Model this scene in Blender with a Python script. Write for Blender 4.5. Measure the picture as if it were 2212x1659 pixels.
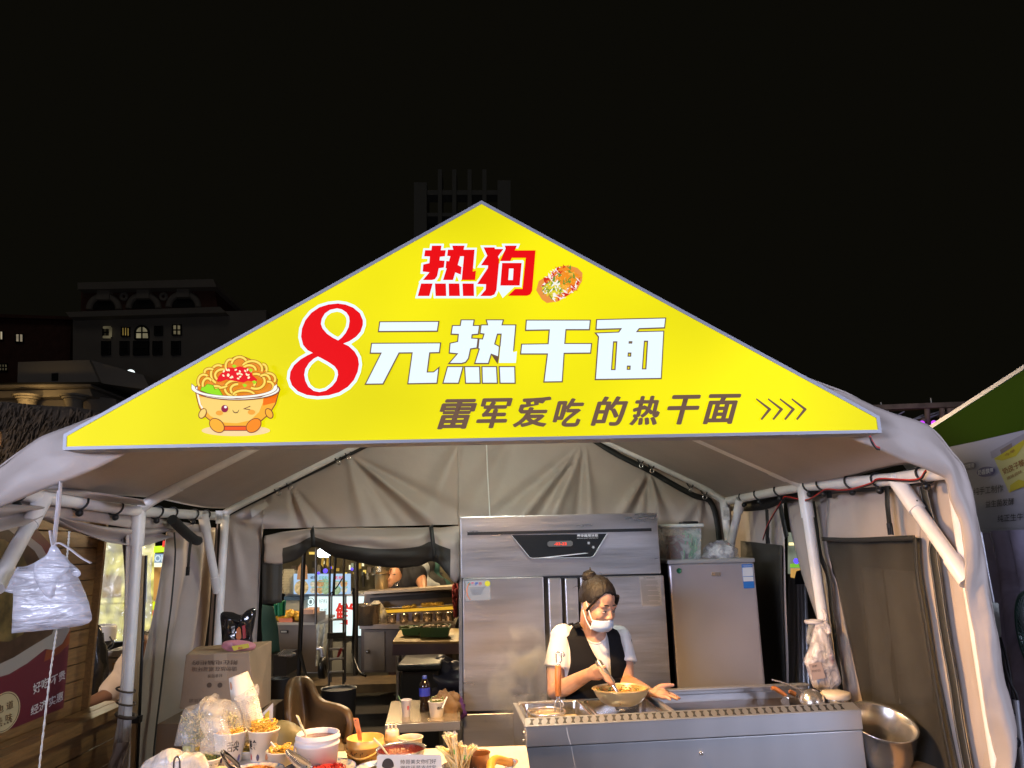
import bpy, bmesh, math, random
from mathutils import Vector, Matrix, noise
rnd = random.Random(7)
sc = bpy.context.scene
col = sc.collection
for o in list(bpy.data.objects):
    bpy.data.objects.remove(o)

# ---------------------------------------------------------------- camera
F_PX, CX, CY, CAM_H = 1534.0, 1106.0, 829.5, 1.75       # focal length and centre in units of a 2212 px wide frame
yaw, pitch, roll = (math.radians(a) for a in (1.8, 12.7, 1.3))
FW = Vector((math.sin(yaw)*math.cos(pitch), math.cos(yaw)*math.cos(pitch), math.sin(pitch)))
R0 = Vector((math.cos(yaw), -math.sin(yaw), 0)); U0 = R0.cross(FW)
RT = R0*math.cos(roll) - U0*math.sin(roll); UP = U0*math.cos(roll) + R0*math.sin(roll)
CAM = Vector((0, 0, CAM_H))
cd = bpy.data.cameras.new('camera'); cam = bpy.data.objects.new('camera', cd); col.objects.link(cam)
cd.sensor_width = 36; cd.lens = F_PX/2212*36; cd.clip_end = 2000; cd.clip_start = 0.05
M = Matrix((RT, UP, -FW)).transposed().to_4x4(); M.translation = CAM
cam.matrix_world = M
sc.camera = cam

# ---------------------------------------------------------------- night sky, lamps, exposure
w = bpy.data.worlds.new('World'); sc.world = w; w.use_nodes = True
bg = w.node_tree.nodes['Background']
bg.inputs[0].default_value = (0.0033, 0.0030, 0.0019, 1); bg.inputs[1].default_value = 1.0
sc.view_settings.view_transform = 'Standard'; sc.view_settings.look = 'None'
sc.view_settings.exposure = 0; sc.view_settings.gamma = 1; sc.view_settings.use_curve_mapping = False

def light(name, kind, loc, aim, energy, color, **kw):
    l = bpy.data.lights.new(name, kind); l.energy = energy; l.color = color
    for k, v in kw.items(): setattr(l, k, v)
    o = bpy.data.objects.new(name, l); col.objects.link(o); o.location = loc
    d = (Vector(aim) - Vector(loc))
    o.rotation_euler = d.to_track_quat('-Z', 'Y').to_euler()
    return o
# glow of the city on the far buildings
light('city_glow', 'SUN', (0, -5, 30), (0.3, 30, -2), 0.038, (1, 0.9, 0.8), angle=math.radians(20))
# the lit stalls across the lane, behind the camera
light('stalls_across', 'AREA', (-5.2, -3.6, 2.7), (0.3, 3.2, 1.6), 560, (0.70, 0.755, 1.0), shape='RECTANGLE', size=2.6, size_y=0.9)
light('stalls_across', 'AREA', (5.8, -3.4, 2.7), (0.0, 3.2, 1.6), 400, (0.70, 0.755, 1.0), shape='RECTANGLE', size=2.6, size_y=0.9)
# tube under the ridge of the tent, behind the sign board
light('ridge_tube_light', 'AREA', (-0.1, 3.75, 2.74), (-0.1, 4.15, 1.4), 34, (0.92, 1.0, 0.84), shape='RECTANGLE', size=1.2, size_y=0.06)
# warm work lamp behind the lower edge of the sign board
light('work_lamp_light', 'SPOT', (-0.02, 2.95, 2.28), (0.34, 2.66, 0.9), 290, (1.0, 0.57, 0.22), spot_size=math.radians(146), spot_blend=0.45, shadow_soft_size=0.06)

# ---------------------------------------------------------------- helpers
def P(u, v, Y):
    d = FW*F_PX + RT*(u-CX) + UP*(CY-v); return CAM + d*(Y/d.y)
def PZ(u, v, Z):
    d = FW*F_PX + RT*(u-CX) + UP*(CY-v); return CAM + d*((Z-CAM_H)/d.z)
def PX(u, v, X):
    d = FW*F_PX + RT*(u-CX) + UP*(CY-v); return CAM + d*(X/d.x)
def PS(pts, Y): return [P(u, v, Y) for u, v in pts]

ORG = {}
def tag(o, label=None, cat=None, group=None, kind=None):
    if label: o['label'] = label
    if cat: o['category'] = cat
    if group: o['group'] = group
    if kind: o['kind'] = kind
    return o
def thing(name, loc, label, cat, group=None):
    o = bpy.data.objects.new(name, None); col.objects.link(o); o.location = loc; o.empty_display_size = 0.1
    ORG[o.name] = Vector(loc); return tag(o, label, cat, group)

class MB:
    def __init__(s): s.v = []; s.f = []; s.m = []; s.s = []; s.cm = 0; s.sm = False
    def add(s, vs, fs, smooth=None):
        b = len(s.v); s.v += [Vector(x) for x in vs]
        for f in fs:
            s.f.append([b+i for i in f]); s.m.append(s.cm); s.s.append(s.sm if smooth is None else smooth)
        return s
    def quad(s, *p): return s.add(p, [list(range(len(p)))])
    def box(s, c, sz, rz=0, rx=0, ry=0):
        c = Vector(c); hx, hy, hz = sz[0]/2, sz[1]/2, sz[2]/2
        R = Matrix.Rotation(rz, 3, 'Z') @ Matrix.Rotation(ry, 3, 'Y') @ Matrix.Rotation(rx, 3, 'X')
        vs = [c + R @ Vector((x*hx, y*hy, z*hz)) for z in (-1, 1) for y in (-1, 1) for x in (-1, 1)]
        return s.add(vs, [(0,2,3,1),(4,5,7,6),(0,1,5,4),(2,6,7,3),(0,4,6,2),(1,3,7,5)], False)
    def hexa(s, a, b):            # two quads (each 4 points, same order) joined
        vs = list(a)+list(b); n = len(a)
        return s.add(vs, [list(range(n))[::-1], [n+i for i in range(n)]] + [(i, (i+1) % n, n+(i+1) % n, n+i) for i in range(n)], False)
    def prism(s, pts, ext):       # polygon extruded
        e = Vector(ext); return s.hexa([Vector(p) for p in pts], [Vector(p)+e for p in pts])
    def grid(s, rows, smooth=True, cu=False):
        n = len(rows[0]); vs = [p for r in rows for p in r]; fs = []
        for j in range(len(rows)-1):
            for i in range(n if cu else n-1):
                k = (i+1) % n
                fs.append((j*n+i, j*n+k, (j+1)*n+k, (j+1)*n+i))
        return s.add(vs, fs, smooth)
    def tube(s, pts, r, seg=10, caps=True, flat=1.0):
        pts = [Vector(p) for p in pts]; n = len(pts)
        rs = r if isinstance(r, (list, tuple)) else [r]*n
        t0 = (pts[1]-pts[0]).normalized()
        a = Vector((0, 0, 1)) if abs(t0.z) < 0.9 else Vector((1, 0, 0))
        nrm = (a - t0*a.dot(t0)).normalized(); rows = []
        for i, p in enumerate(pts):
            t = (pts[min(i+1, n-1)] - pts[max(i-1, 0)])
            t = t.normalized() if t.length > 1e-9 else t0
            nrm = (nrm - t*nrm.dot(t)); nrm = nrm.normalized() if nrm.length > 1e-6 else t.orthogonal().normalized()
            b = t.cross(nrm)
            rows.append([p + (nrm*math.cos(q)*flat + b*math.sin(q))*rs[i] for q in [2*math.pi*k/seg for k in range(seg)]])
        s.grid(rows, True, True)
        if caps:
            s.add(rows[0], [list(range(seg))[::-1]], False); s.add(rows[-1], [list(range(seg))], False)
        return s
    def lathe(s, prof, c=(0, 0, 0), seg=24, smooth=True, R=None, sx=1, sy=1, a0=0, a1=2*math.pi):
        c = Vector(c); full = abs(a1-a0-2*math.pi) < 1e-6; n = seg if full else seg+1; rows = []
        for r, z in prof:
            row = []
            for k in range(n):
                q = a0+(a1-a0)*k/seg; p = Vector((r*math.cos(q)*sx, r*math.sin(q)*sy, z))
                row.append(c + (R @ p if R else p))
            rows.append(row)
        return s.grid(rows, smooth, full)
    def ball(s, c, r, seg=12, rings=8, R=None):
        if not isinstance(r, (list, tuple)): r = (r, r, r)
        rows = []
        for j in range(rings+1):
            th = math.pi*j/rings
            row = []
            for k in range(seg):
                q = 2*math.pi*k/seg
                p = Vector((r[0]*math.sin(th)*math.cos(q), r[1]*math.sin(th)*math.sin(q), -r[2]*math.cos(th)))
                row.append(Vector(c) + (R @ p if R else p))
            rows.append(row)
        return s.grid(rows, True, True)
    def build(s, name, mats, parent=None, bevel=0, solid=0, sub=0, weld=False):
        if not isinstance(mats, (list, tuple)): mats = [mats]
        me = bpy.data.meshes.new(name); org = Vector((0, 0, 0))
        if parent: org = ORG[parent.name]
        me.from_pydata([tuple(p-org) for p in s.v], [], s.f)
        for m in mats: me.materials.append(m)
        me.polygons.foreach_set('material_index', s.m); me.polygons.foreach_set('use_smooth', s.s)
        me.update()
        if weld:
            b = bmesh.new(); b.from_mesh(me); bmesh.ops.remove_doubles(b, verts=b.verts, dist=1e-5)
            bmesh.ops.recalc_face_normals(b, faces=b.faces); b.to_mesh(me); b.free()
        o = bpy.data.objects.new(name, me); col.objects.link(o)
        ORG[o.name] = org
        if parent: o.parent = parent
        if solid:
            k = o.modifiers.new('thick', 'SOLIDIFY'); k.thickness = solid; k.offset = 0
        if bevel:
            k = o.modifiers.new('bevel', 'BEVEL'); k.width = bevel; k.segments = 2; k.limit_method = 'ANGLE'
        if sub:
            k = o.modifiers.new('sub', 'SUBSURF'); k.levels = sub; k.render_levels = sub
        return o

def resample(pts, n):
    pts = [Vector(p) for p in pts]; L = [0]
    for a, b in zip(pts, pts[1:]): L.append(L[-1]+(b-a).length)
    out = []; j = 0
    for i in range(n):
        t = L[-1]*i/(n-1)
        while j < len(pts)-2 and L[j+1] < t: j += 1
        k = (t-L[j])/max(L[j+1]-L[j], 1e-9); out.append(pts[j].lerp(pts[j+1], min(max(k, 0), 1)))
    return out
def loft(A, B, n, m, disp=None, nrm=None):
    A = resample(A, n); B = resample(B, n); rows = []
    for i in range(n):
        row = []
        for j in range(m+1):
            t = j/m; p = A[i].lerp(B[i], t)
            if disp: p = p + nrm*disp(i/(n-1), t, p)
            row.append(p)
        rows.append(row)
    return MB().grid(rows, True)
def smoothline(pts, n=24):                     # Catmull-Rom
    pts = [Vector(p) for p in pts]; q = [pts[0]*2-pts[1]]+pts+[pts[-1]*2-pts[-2]]; out = []
    per = max(1, n//(len(pts)-1))
    for i in range(1, len(q)-2):
        for k in range(per):
            t = k/per; a, b, c, d = q[i-1:i+3]
            out.append(0.5*((2*b)+(c-a)*t+(2*a-5*b+4*c-d)*t*t+(3*b-a-3*c+d)*t*t*t))
    return out+[pts[-1]]
def text_mesh(body, size, offset=0.0, shear=0.0, extrude=0.0, align='CENTER', spacing=1.0):
    c = bpy.data.curves.new('lettering', 'FONT'); c.body = body; c.size = size; c.offset = offset; c.shear = shear
    c.extrude = extrude; c.align_x = align; c.fill_mode = 'FRONT' if not extrude else 'BOTH'; c.space_character = spacing
    c.resolution_u = 3
    o = bpy.data.objects.new('lettering', c); col.objects.link(o)
    bpy.context.view_layer.update()
    me = bpy.data.meshes.new_from_object(o.evaluated_get(bpy.context.evaluated_depsgraph_get()))
    bpy.data.objects.remove(o); bpy.data.curves.remove(c)
    return me
def text(name, body, a, b, down, mat, parent, offset=0.0, shear=0.0, n=None, lift=0.0):
    """lettering whose baseline box runs from a to b (left to right) with glyph height vector 'down' (from top to bottom)"""
    a, b, down = Vector(a), Vector(b), Vector(down)
    me = text_mesh(body, 1.0, offset, shear, align='LEFT')
    xs = [v.co.x for v in me.vertices]; ys = [v.co.y for v in me.vertices]
    x0, x1, y0, y1 = min(xs), max(xs), min(ys), max(ys)
    nrm = (b-a).cross(down).normalized(); 
    org = ORG[parent.name] if parent else Vector((0, 0, 0))
    for v in me.vertices:
        s, t = (v.co.x-x0)/(x1-x0), (y1-v.co.y)/(y1-y0)
        v.co = a + (b-a)*s + down*t - nrm*lift - org
    me.materials.clear(); me.materials.append(mat)
    o = bpy.data.objects.new(name, me); col.objects.link(o); ORG[o.name] = org
    if parent: o.parent = parent
    return o
def poly_mesh(polys, to3, name, mat, parent, offset=0.0, extrude=0.0):
    """filled 2D curves (holes by even-odd), grown by offset, mapped to the world by to3(x, y)"""
    c = bpy.data.curves.new('outline', 'CURVE'); c.dimensions = '2D'; c.fill_mode = 'FRONT'; c.offset = offset
    for pl in polys:
        s = c.splines.new('POLY'); s.points.add(len(pl)-1); s.use_cyclic_u = True
        for q, (x, y) in zip(s.points, pl): q.co = (x, y, 0, 1)
    o = bpy.data.objects.new('outline', c); col.objects.link(o)
    bpy.context.view_layer.update()
    me = bpy.data.meshes.new_from_object(o.evaluated_get(bpy.context.evaluated_depsgraph_get()))
    bpy.data.objects.remove(o); bpy.data.curves.remove(c)
    org = ORG[parent.name] if parent else Vector((0, 0, 0))
    for v in me.vertices: v.co = Vector(to3(v.co.x, v.co.y)) - org
    me.materials.clear(); me.materials.append(mat)
    o = bpy.data.objects.new(name, me); col.objects.link(o); ORG[o.name] = org
    if parent: o.parent = parent
    return o
def copy_tree(o, parent=None, shift=(0, 0, 0), rz=0, label=None):
    c = o.copy(); col.objects.link(c)
    if parent: c.parent = parent
    else:
        c.location = o.location + Vector(shift); c.rotation_euler.z += rz
        if label: c['label'] = label
    for ch in o.children: copy_tree(ch, c)
    return c

# ---------------------------------------------------------------- materials
def mat(name, color, rough=0.6, metal=0.0, var=0.0, vscale=8.0, bump=0.0, bscale=60.0, emit=None, estr=0.0,
        trans=0.0, alpha=1.0, stretch=None, spec=0.5, color2=None, coat=0.0, rvar=0.0, sheen=0.0, sss=0.0):
    m = bpy.data.materials.new(name); m.use_nodes = True; nt = m.node_tree; n = nt.nodes; L = nt.links
    b = n['Principled BSDF']
    b.inputs['Base Color'].default_value = (*color, 1); b.inputs['Roughness'].default_value = rough
    b.inputs['Metallic'].default_value = metal; b.inputs['Specular IOR Level'].default_value = spec
    b.inputs['Transmission Weight'].default_value = trans; b.inputs['Alpha'].default_value = alpha
    b.inputs['Coat Weight'].default_value = coat; b.inputs['Sheen Weight'].default_value = sheen
    if sss:
        b.inputs['Subsurface Weight'].default_value = sss; b.inputs['Subsurface Radius'].default_value = (0.01, 0.004, 0.002); b.inputs['Subsurface Scale'].default_value = 1
    if emit:
        b.inputs['Emission Color'].default_value = (*emit, 1); b.inputs['Emission Strength'].default_value = estr
    if var or bump or color2 or rvar:
        tc = n.new('ShaderNodeTexCoord'); mp = n.new('ShaderNodeMapping'); L.new(tc.outputs['Object'], mp.inputs[0])
        if stretch: mp.inputs['Scale'].default_value = stretch
        tx = n.new('ShaderNodeTexNoise'); tx.inputs['Scale'].default_value = vscale; tx.inputs['Detail'].default_value = 6
        L.new(mp.outputs[0], tx.inputs['Vector'])
        if var or color2:
            r = n.new('ShaderNodeValToRGB'); r.color_ramp.elements[0].position = 0.3; r.color_ramp.elements[1].position = 0.7
            c2 = color2 if color2 else tuple(min(1, c*(1+var)) for c in color)
            c1 = color if color2 else tuple(c*(1-var) for c in color)
            r.color_ramp.elements[0].color = (*c1, 1); r.color_ramp.elements[1].color = (*c2, 1)
            L.new(tx.outputs[0], r.inputs[0]); L.new(r.outputs[0], b.inputs['Base Color'])
        if rvar:
            mr = n.new('ShaderNodeMapRange'); mr.inputs['To Min'].default_value = max(0.02, rough-rvar); mr.inputs['To Max'].default_value = min(1, rough+rvar)
            L.new(tx.outputs[0], mr.inputs[0]); L.new(mr.outputs[0], b.inputs['Roughness'])
        if bump:
            t2 = n.new('ShaderNodeTexNoise'); t2.inputs['Scale'].default_value = bscale; t2.inputs['Detail'].default_value = 4
            L.new(mp.outputs[0], t2.inputs['Vector'])
            bp = n.new('ShaderNodeBump'); bp.inputs['Strength'].default_value = bump; bp.inputs['Distance'].default_value = 0.01
            L.new(t2.outputs[0], bp.inputs['Height']); L.new(bp.outputs[0], b.inputs['Normal'])
    return m
def emis(name, color, s=1.0, var=0.0, vscale=3.0):
    m = mat(name, tuple(c*0.12 for c in color), 0.6, emit=color, estr=s, spec=0.15)
    if var:
        nt = m.node_tree; tc = nt.nodes.new('ShaderNodeTexCoord'); tx = nt.nodes.new('ShaderNodeTexNoise'); mr = nt.nodes.new('ShaderNodeMapRange')
        tx.inputs['Scale'].default_value = vscale; tx.inputs['Detail'].default_value = 1
        mr.inputs['From Min'].default_value = 0.3; mr.inputs['From Max'].default_value = 0.7
        mr.inputs['To Min'].default_value = s*(1-var); mr.inputs['To Max'].default_value = s*(1+var)
        nt.links.new(tc.outputs['Object'], tx.inputs[0]); nt.links.new(tx.outputs[0], mr.inputs[0]); nt.links.new(mr.outputs[0], nt.nodes['Principled BSDF'].inputs['Emission Strength'])
    return m
def film(name, color, opacity, rough=0.15, bump=0.6, bscale=14.0, stretch=(1, 1, 1)):
    """thin plastic film: part clear, part glossy and milky"""
    m = bpy.data.materials.new(name); m.use_nodes = True; nt = m.node_tree; n = nt.nodes; L = nt.links
    b = n['Principled BSDF']; out = n['Material Output']
    b.inputs['Base Color'].default_value = (*color, 1); b.inputs['Roughness'].default_value = rough; b.inputs['Specular IOR Level'].default_value = 0.8
    tr = n.new('ShaderNodeBsdfTransparent'); mx = n.new('ShaderNodeMixShader')
    tc = n.new('ShaderNodeTexCoord'); tx = n.new('ShaderNodeTexNoise'); tx.inputs['Scale'].default_value = bscale; tx.inputs['Detail'].default_value = 4; tx.inputs['Distortion'].default_value = 1.5
    mp = n.new('ShaderNodeMapping'); mp.inputs['Scale'].default_value = stretch; L.new(tc.outputs['Object'], mp.inputs[0]); L.new(mp.outputs[0], tx.inputs['Vector'])
    bp = n.new('ShaderNodeBump'); bp.inputs['Strength'].default_value = bump; bp.inputs['Distance'].default_value = 0.03
    L.new(tx.outputs[0], bp.inputs['Height']); L.new(bp.outputs[0], b.inputs['Normal'])
    mr = n.new('ShaderNodeMapRange'); mr.inputs['From Min'].default_value = 0.35; mr.inputs['From Max'].default_value = 0.7
    mr.inputs['To Min'].default_value = opacity*0.55; mr.inputs['To Max'].default_value = min(1, opacity*1.5)
    L.new(tx.outputs[0], mr.inputs[0]); L.new(mr.outputs[0], mx.inputs[0])
    L.new(tr.outputs[0], mx.inputs[1]); L.new(b.outputs[0], mx.inputs[2]); L.new(mx.outputs[0], out.inputs[0])
    return m

FABRIC = mat('tent_canvas', (0.43, 0.36, 0.32), 0.55, var=0.08, vscale=3, bump=0.30, bscale=11, sheen=0.1)
WEB = mat('black_webbing', (0.018, 0.018, 0.017), 0.55, bump=0.2, bscale=300)
MESH2 = mat('see_through_mesh', (0.050, 0.045, 0.037), 0.55, var=0.25, vscale=4, bump=0.3, bscale=500, alpha=.60)
MESH = mat('dark_insect_mesh', (0.040, 0.036, 0.030), 0.55, var=0.25, vscale=4, bump=0.3, bscale=500)
PIPE = mat('white_painted_pipe', (0.84, 0.80, 0.78), 0.34, var=0.09, vscale=7, bump=.04, bscale=60)
ELASTIC = mat('black_elastic', (0.02, 0.02, 0.02), 0.5)
ALU = mat('brushed_aluminium', (0.50, 0.50, 0.53), 0.38, 0.6)
STEEL = mat('stainless_steel', (0.56, 0.54, 0.55), 0.33, 0.9, var=0.05, vscale=3, stretch=(1, 1, 40), bump=0.03, bscale=30, rvar=0.08)
STEEL_S = mat('polished_steel', (0.64, 0.61, 0.58), 0.25, 0.88, rvar=0.07, vscale=6, var=0.05)
BLACK = mat('black_plastic', (0.012, 0.012, 0.013), 0.35)
WHITE = mat('white_plastic', (0.72, 0.71, 0.70), 0.4)
PAPER = mat('white_paper', (0.70, 0.68, 0.65), 0.7)
INK = mat('black_ink', (0.02, 0.02, 0.02), 0.6)
# ================================================================ ground
g = MB()
g.quad((-60, -12, 0), (60, -12, 0), (60, 220, 0), (-60, 220, 0))
tag(g.build('ground', mat('dark_paving', (0.055, 0.048, 0.040), 0.75, var=0.35, vscale=3, bump=0.4, bscale=25)), kind='structure')

# ================================================================ tent
XL, XR, XC = -1.94, 1.79, -0.08
YF, YM, YB = 2.72, 4.0, 5.2
EZ = 2.0
tent = thing('market_tent', (XC, 4.0, 0), 'grey canvas market tent on white pipes, open towards the viewer, roof behind the yellow sign', 'tent')
def roofz(x, y=4.0):
    k = min(1, max(0, (y-YF)/0.6)); z = (2.93*(1-k)+2.90*k) - 0.485*abs(x-XC)
    return max(z, 2.03)
# canopy: cross-section swept from front to back
outR = PS([(1700, 800), (1830, 848), (1885, 878), (1930, 897), (1975, 908), (2006, 918), (2034, 945), (2054, 973), (2079, 1000), (2091, 1030), (2099, 1063), (2106, 1098), (2116, 1143), (2124, 1188), (2131, 1243), (2141, 1298), (2154, 1369), (2164, 1439), (2174, 1494), (2186, 1569), (2186, 1619), (2179, 1659), (2178, 1760)], YF)
inR = PS([(1700, 905), (1829, 945), (1891, 969), (1941, 991), (1999, 1014), (2041, 1033), (2046, 1056), (2049, 1078), (2069, 1128), (2081, 1213), (2087, 1264), (2106, 1369), (2119, 1469), (2134, 1556), (2155, 1644), (2160, 1760)], YF)
outL = PS([(330, 850), (130, 930), (92, 946), (62, 963), (30, 985), (0, 1008), (-45, 1045), (-72, 1100), (-85, 1200), (-98, 1330), (-120, 1500), (-140, 1760)], YF)
inL = PS([(430, 915), (280, 978), (215, 1010), (125, 1046), (75, 1066), (50, 1077), (0, 1098), (-30, 1120), (-45, 1200), (-58, 1330), (-80, 1500), (-95, 1760)], YF)
def edge_front(t):           # canopy section at the front, t 0..1 left eave -> right eave
    pass
n = 40; rows = []
front = [p for p in outL[:7]][::-1] + [P(1040, 470, YF)] + outR[:9]
front = resample(front, n*2+1)
back = []
for i in range(n*2+1):
    x = (XL-0.03) + (XR+0.06-XL)*i/(n*2); back.append((x, roofz(x)+0.02))
for j in range(33):
    y = YF + (5.28-YF)*j/32; k = min(1, (y-YF)/0.45); k = k*k*(3-2*k); row = []
    for i in range(n*2+1):
        x = front[i].x*(1-k)+back[i][0]*k; z = front[i].z*(1-k)+back[i][1]*k
        sag = 0.018*math.sin((y-YF)/1.26*math.pi*2)*0.4 + 0.010*noise.noise(Vector((x*1.3, y*1.3, 3)))
        row.append(Vector((x, y, z+sag)))
    rows.append(row)
MB().grid(rows).build('roof_canopy', FABRIC, tent, solid=0.004)
def wr(s, t, p):
    b = math.sin(math.pi*t)
    return -0.028*b + 0.006*abs(noise.noise(Vector((s*30, t*5, 9)))) + 0.020*noise.noise(Vector((s*11, t*2.0, 1.7)))+0.018*noise.noise(Vector((s*4, t*1.2+s*2, 5)))
loft(outR, inR, 90, 14, wr, Vector((0, 1, 0))).build('front_border', FABRIC, tent, solid=0.004)
loft(outL, inL, 60, 14, wr, Vector((0, 1, 0))).build('front_border', FABRIC, tent, solid=0.004)
# outside edge of the border: short return going back along the roof and the wall
for out in (outR, outL):
    s = 1 if out is outR else -1
    out = out if s > 0 else out[:6]
    loft(out, [p+Vector((0.16*s, 0.6, 0)) for p in out], 60, 3).build('outer_wall_edge', FABRIC, tent, solid=0.004)

def strip(pts, wdt, nrm, lift=0.004):
    pts = [Vector(p) for p in pts]; nrm = Vector(nrm); A = []; B = []
    for i, p in enumerate(pts):
        t = (pts[min(i+1, len(pts)-1)]-pts[max(i-1, 0)]).normalized(); sd = t.cross(nrm).normalized()
        A.append(p+nrm*lift+sd*wdt/2); B.append(p+nrm*lift-sd*wdt/2)
    m = MB(); m.grid([[a, b] for a, b in zip(A, B)], True); return m

# back wall with folds that run from the tie points
folds = []
def fold(T, E, wd, amp): folds.append((P(*T, YB), P(*E, YB), wd, amp))
for E, a in (((925, 1118), .05), ((885, 1120), -.035), ((783, 1120), .03), ((860, 1135), -.03), ((960, 1090), -.03)): fold((750, 978), E, .035, a)
for E, a in (((670, 1140), .05), ((645, 1130), -.035), ((700, 1135), -.03)): fold((626, 1046), E, .025, a)
for E, a in (((1131, 1112), .06), ((1165, 1112), -.05), ((1195, 1115), .05), ((1250, 1110), -.05), ((1275, 1100), .04), ((1080, 1105), -.04)): fold((1263, 955), E, .03, a)
for E, a in (((1355, 1090), .04), ((1375, 1095), -.04), ((1420, 1095), .035), ((1400, 1100), -.03), ((1440, 1090), -.03)): fold((1402, 1016), E, .022, a)
for E, a in (((1480, 1115), .03), ((1530, 1110), -.03), ((1500, 1180), .03)): fold((1518, 1070), E, .02, a)
for E, a in (((520, 1250), .03), ((560, 1150), -.03), ((600, 1130), .025)): fold((500, 1125), E, .03, a)
fold((1110, 930), (1010, 1110), .09, -.04); fold((1000, 940), (930, 1100), .08, .05)
def wall_d(x, z):
    d = 0.012*noise.noise(Vector((x*2, z*2, 0)))
    for T, E, wd, amp in folds:
        ax = E-T; L = ax.length; ux, uz = ax.x/L, ax.z/L
        s = (x-T.x)*ux + (z-T.z)*uz; q = abs((x-T.x)*uz - (z-T.z)*ux)
        if s > 0:
            ww = wd*(0.25+1.2*s/L); f = math.exp(-(q/ww)**2)*min(1, s/L*3)*math.exp(-max(0, s/L-0.9)**2*4)
            d += amp*f*0.8
    return d
open_l, open_r = P(566, 1160, YB).x, P(990, 1160, YB).x
open_z = P(770, 1138, YB).z
xs = []
x = XL-0.02
while x < XR-0.04: xs.append(x); x += 0.016
xs += [open_l-0.0005, open_l+0.0005, open_r-0.0005, open_r+0.0005]; xs.sort(); rows = []
for x in xs:
    zt = roofz(x); zb = open_z if open_l < x < open_r else 0.02
    row = []
    for j in range(91):
        z = zt+(zb-zt)*(j/90)**1.0
        row.append(Vector((x, YB - wall_d(x, z), z)))
    rows.append(row)
MB().grid(rows).build('back_panel', FABRIC, tent)
# rolled-up door flap under the opening's top edge
def flap_row(u, top, mid, bot, dep):
    a, b, c = P(u, top, YB-0.02), P(u, mid, YB-dep), P(u, bot, YB-0.03)
    return [a, a.lerp(b, .5)+Vector((0, -dep*.6, 0.0)), b, b.lerp(c, .5)+Vector((0, -dep*.25, 0)), c, c+Vector((0, 0.10, 0.05))]
prof = [(572, 1158, 1180, 1216, .04), (605, 1150, 1185, 1218, .05), (640, 1146, 1175, 1208, .07), (672, 1142, 1160, 1182, .05), (690, 1142, 1163, 1184, .06), (720, 1141, 1172, 1202, .10), (760, 1140, 1180, 1210, .11), (810, 1141, 1185, 1222, .12), (860, 1140, 1185, 1226, .12), (905, 1140, 1180, 1222, .10), (930, 1139, 1170, 1212, .06), (950, 1140, 1178, 1220, .08), (970, 1138, 1185, 1245, .07), (984, 1136, 1190, 1258, .06), (993, 1136, 1180, 1246, .04)]
cols = []
for i in range(5):
    cols.append(smoothline([Vector(p[i:i+1] and (p[0], p[1+i] if i < 4 else 0, 0)) for p in prof], 70) if i < 4 else None)
rows = []
for k in range(len(cols[0])):
    u = cols[0][k].x; j = k
    rows.append(smoothline(flap_row(u, cols[0][k].y, cols[1][k].y, cols[2][k].y, cols[3][k].y), 20))
for r in rows:
    for p in r: p.y += 0.03*noise.noise(Vector((p.x*5, p.z*18, 2)))
mb = MB(); mb.grid(rows)
nr = len(rows[0])-1
for i in range(len(mb.f)):
    c = i // nr; t = (i % nr)/nr; u = cols[0][c].x
    mb.m[i] = 1 if (t > 0.36 and 606 < u < 972) else 0
flap = mb.build('rolled_flap', [FABRIC, MESH], tent, solid=0.004)
for u, v0, v1, du in ((675, 1143, 1182, 3), (932, 1139, 1208, 8)):
    a = [P(u+du*t-0.5, v0+(v1-v0)*t, YB-0.15-0.03*math.sin(t*3)) for t in [i/8 for i in range(9)]]
    strip([P(u, v0-4, YB-0.05)]+a, 0.028, (0, -1, 0)).build('strap', WEB, flap, solid=0.003)
# dark net left of the opening
loft(PS([(566, 1160), (566, 1305)], YB-0.03), PS([(610, 1215), (608, 1302)], YB-0.04), 12, 8, lambda s, t, p: .01*math.sin(t*9), Vector((0, 1, 0))).build('mesh_window', MESH, tent, solid=0.003)
# black webbing along the back rafters and down the back corners
def webline(name, pts, Y, wd, mt=WEB, lift=0.03): return strip(smoothline(PS(pts, Y), 30), wd, (0, -1, 0), lift).build(name, mt, tent, solid=0.004)
webline('rafter_webbing', [(483, 1120), (500, 1108), (560, 1078), (660, 1028), (775, 972), (830, 945)], YB, .035)
webline('rafter_webbing', [(1275, 948), (1330, 982), (1402, 1018), (1450, 1046), (1500, 1072), (1530, 1082), (1545, 1120), (1553, 1190), (1558, 1260)], YB, .04)
webline('corner_webbing', [(482, 1122), (478, 1220), (472, 1320), (466, 1420)], YB-0.04, .045)
# white cord hanging from the ridge
MB().tube([P(1050, 940, YB-0.2), P(1054, 1040, YB-0.2), P(1058, 1114, YB-0.2)], 0.004, 6).build('cord', WHITE, tent)

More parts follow.
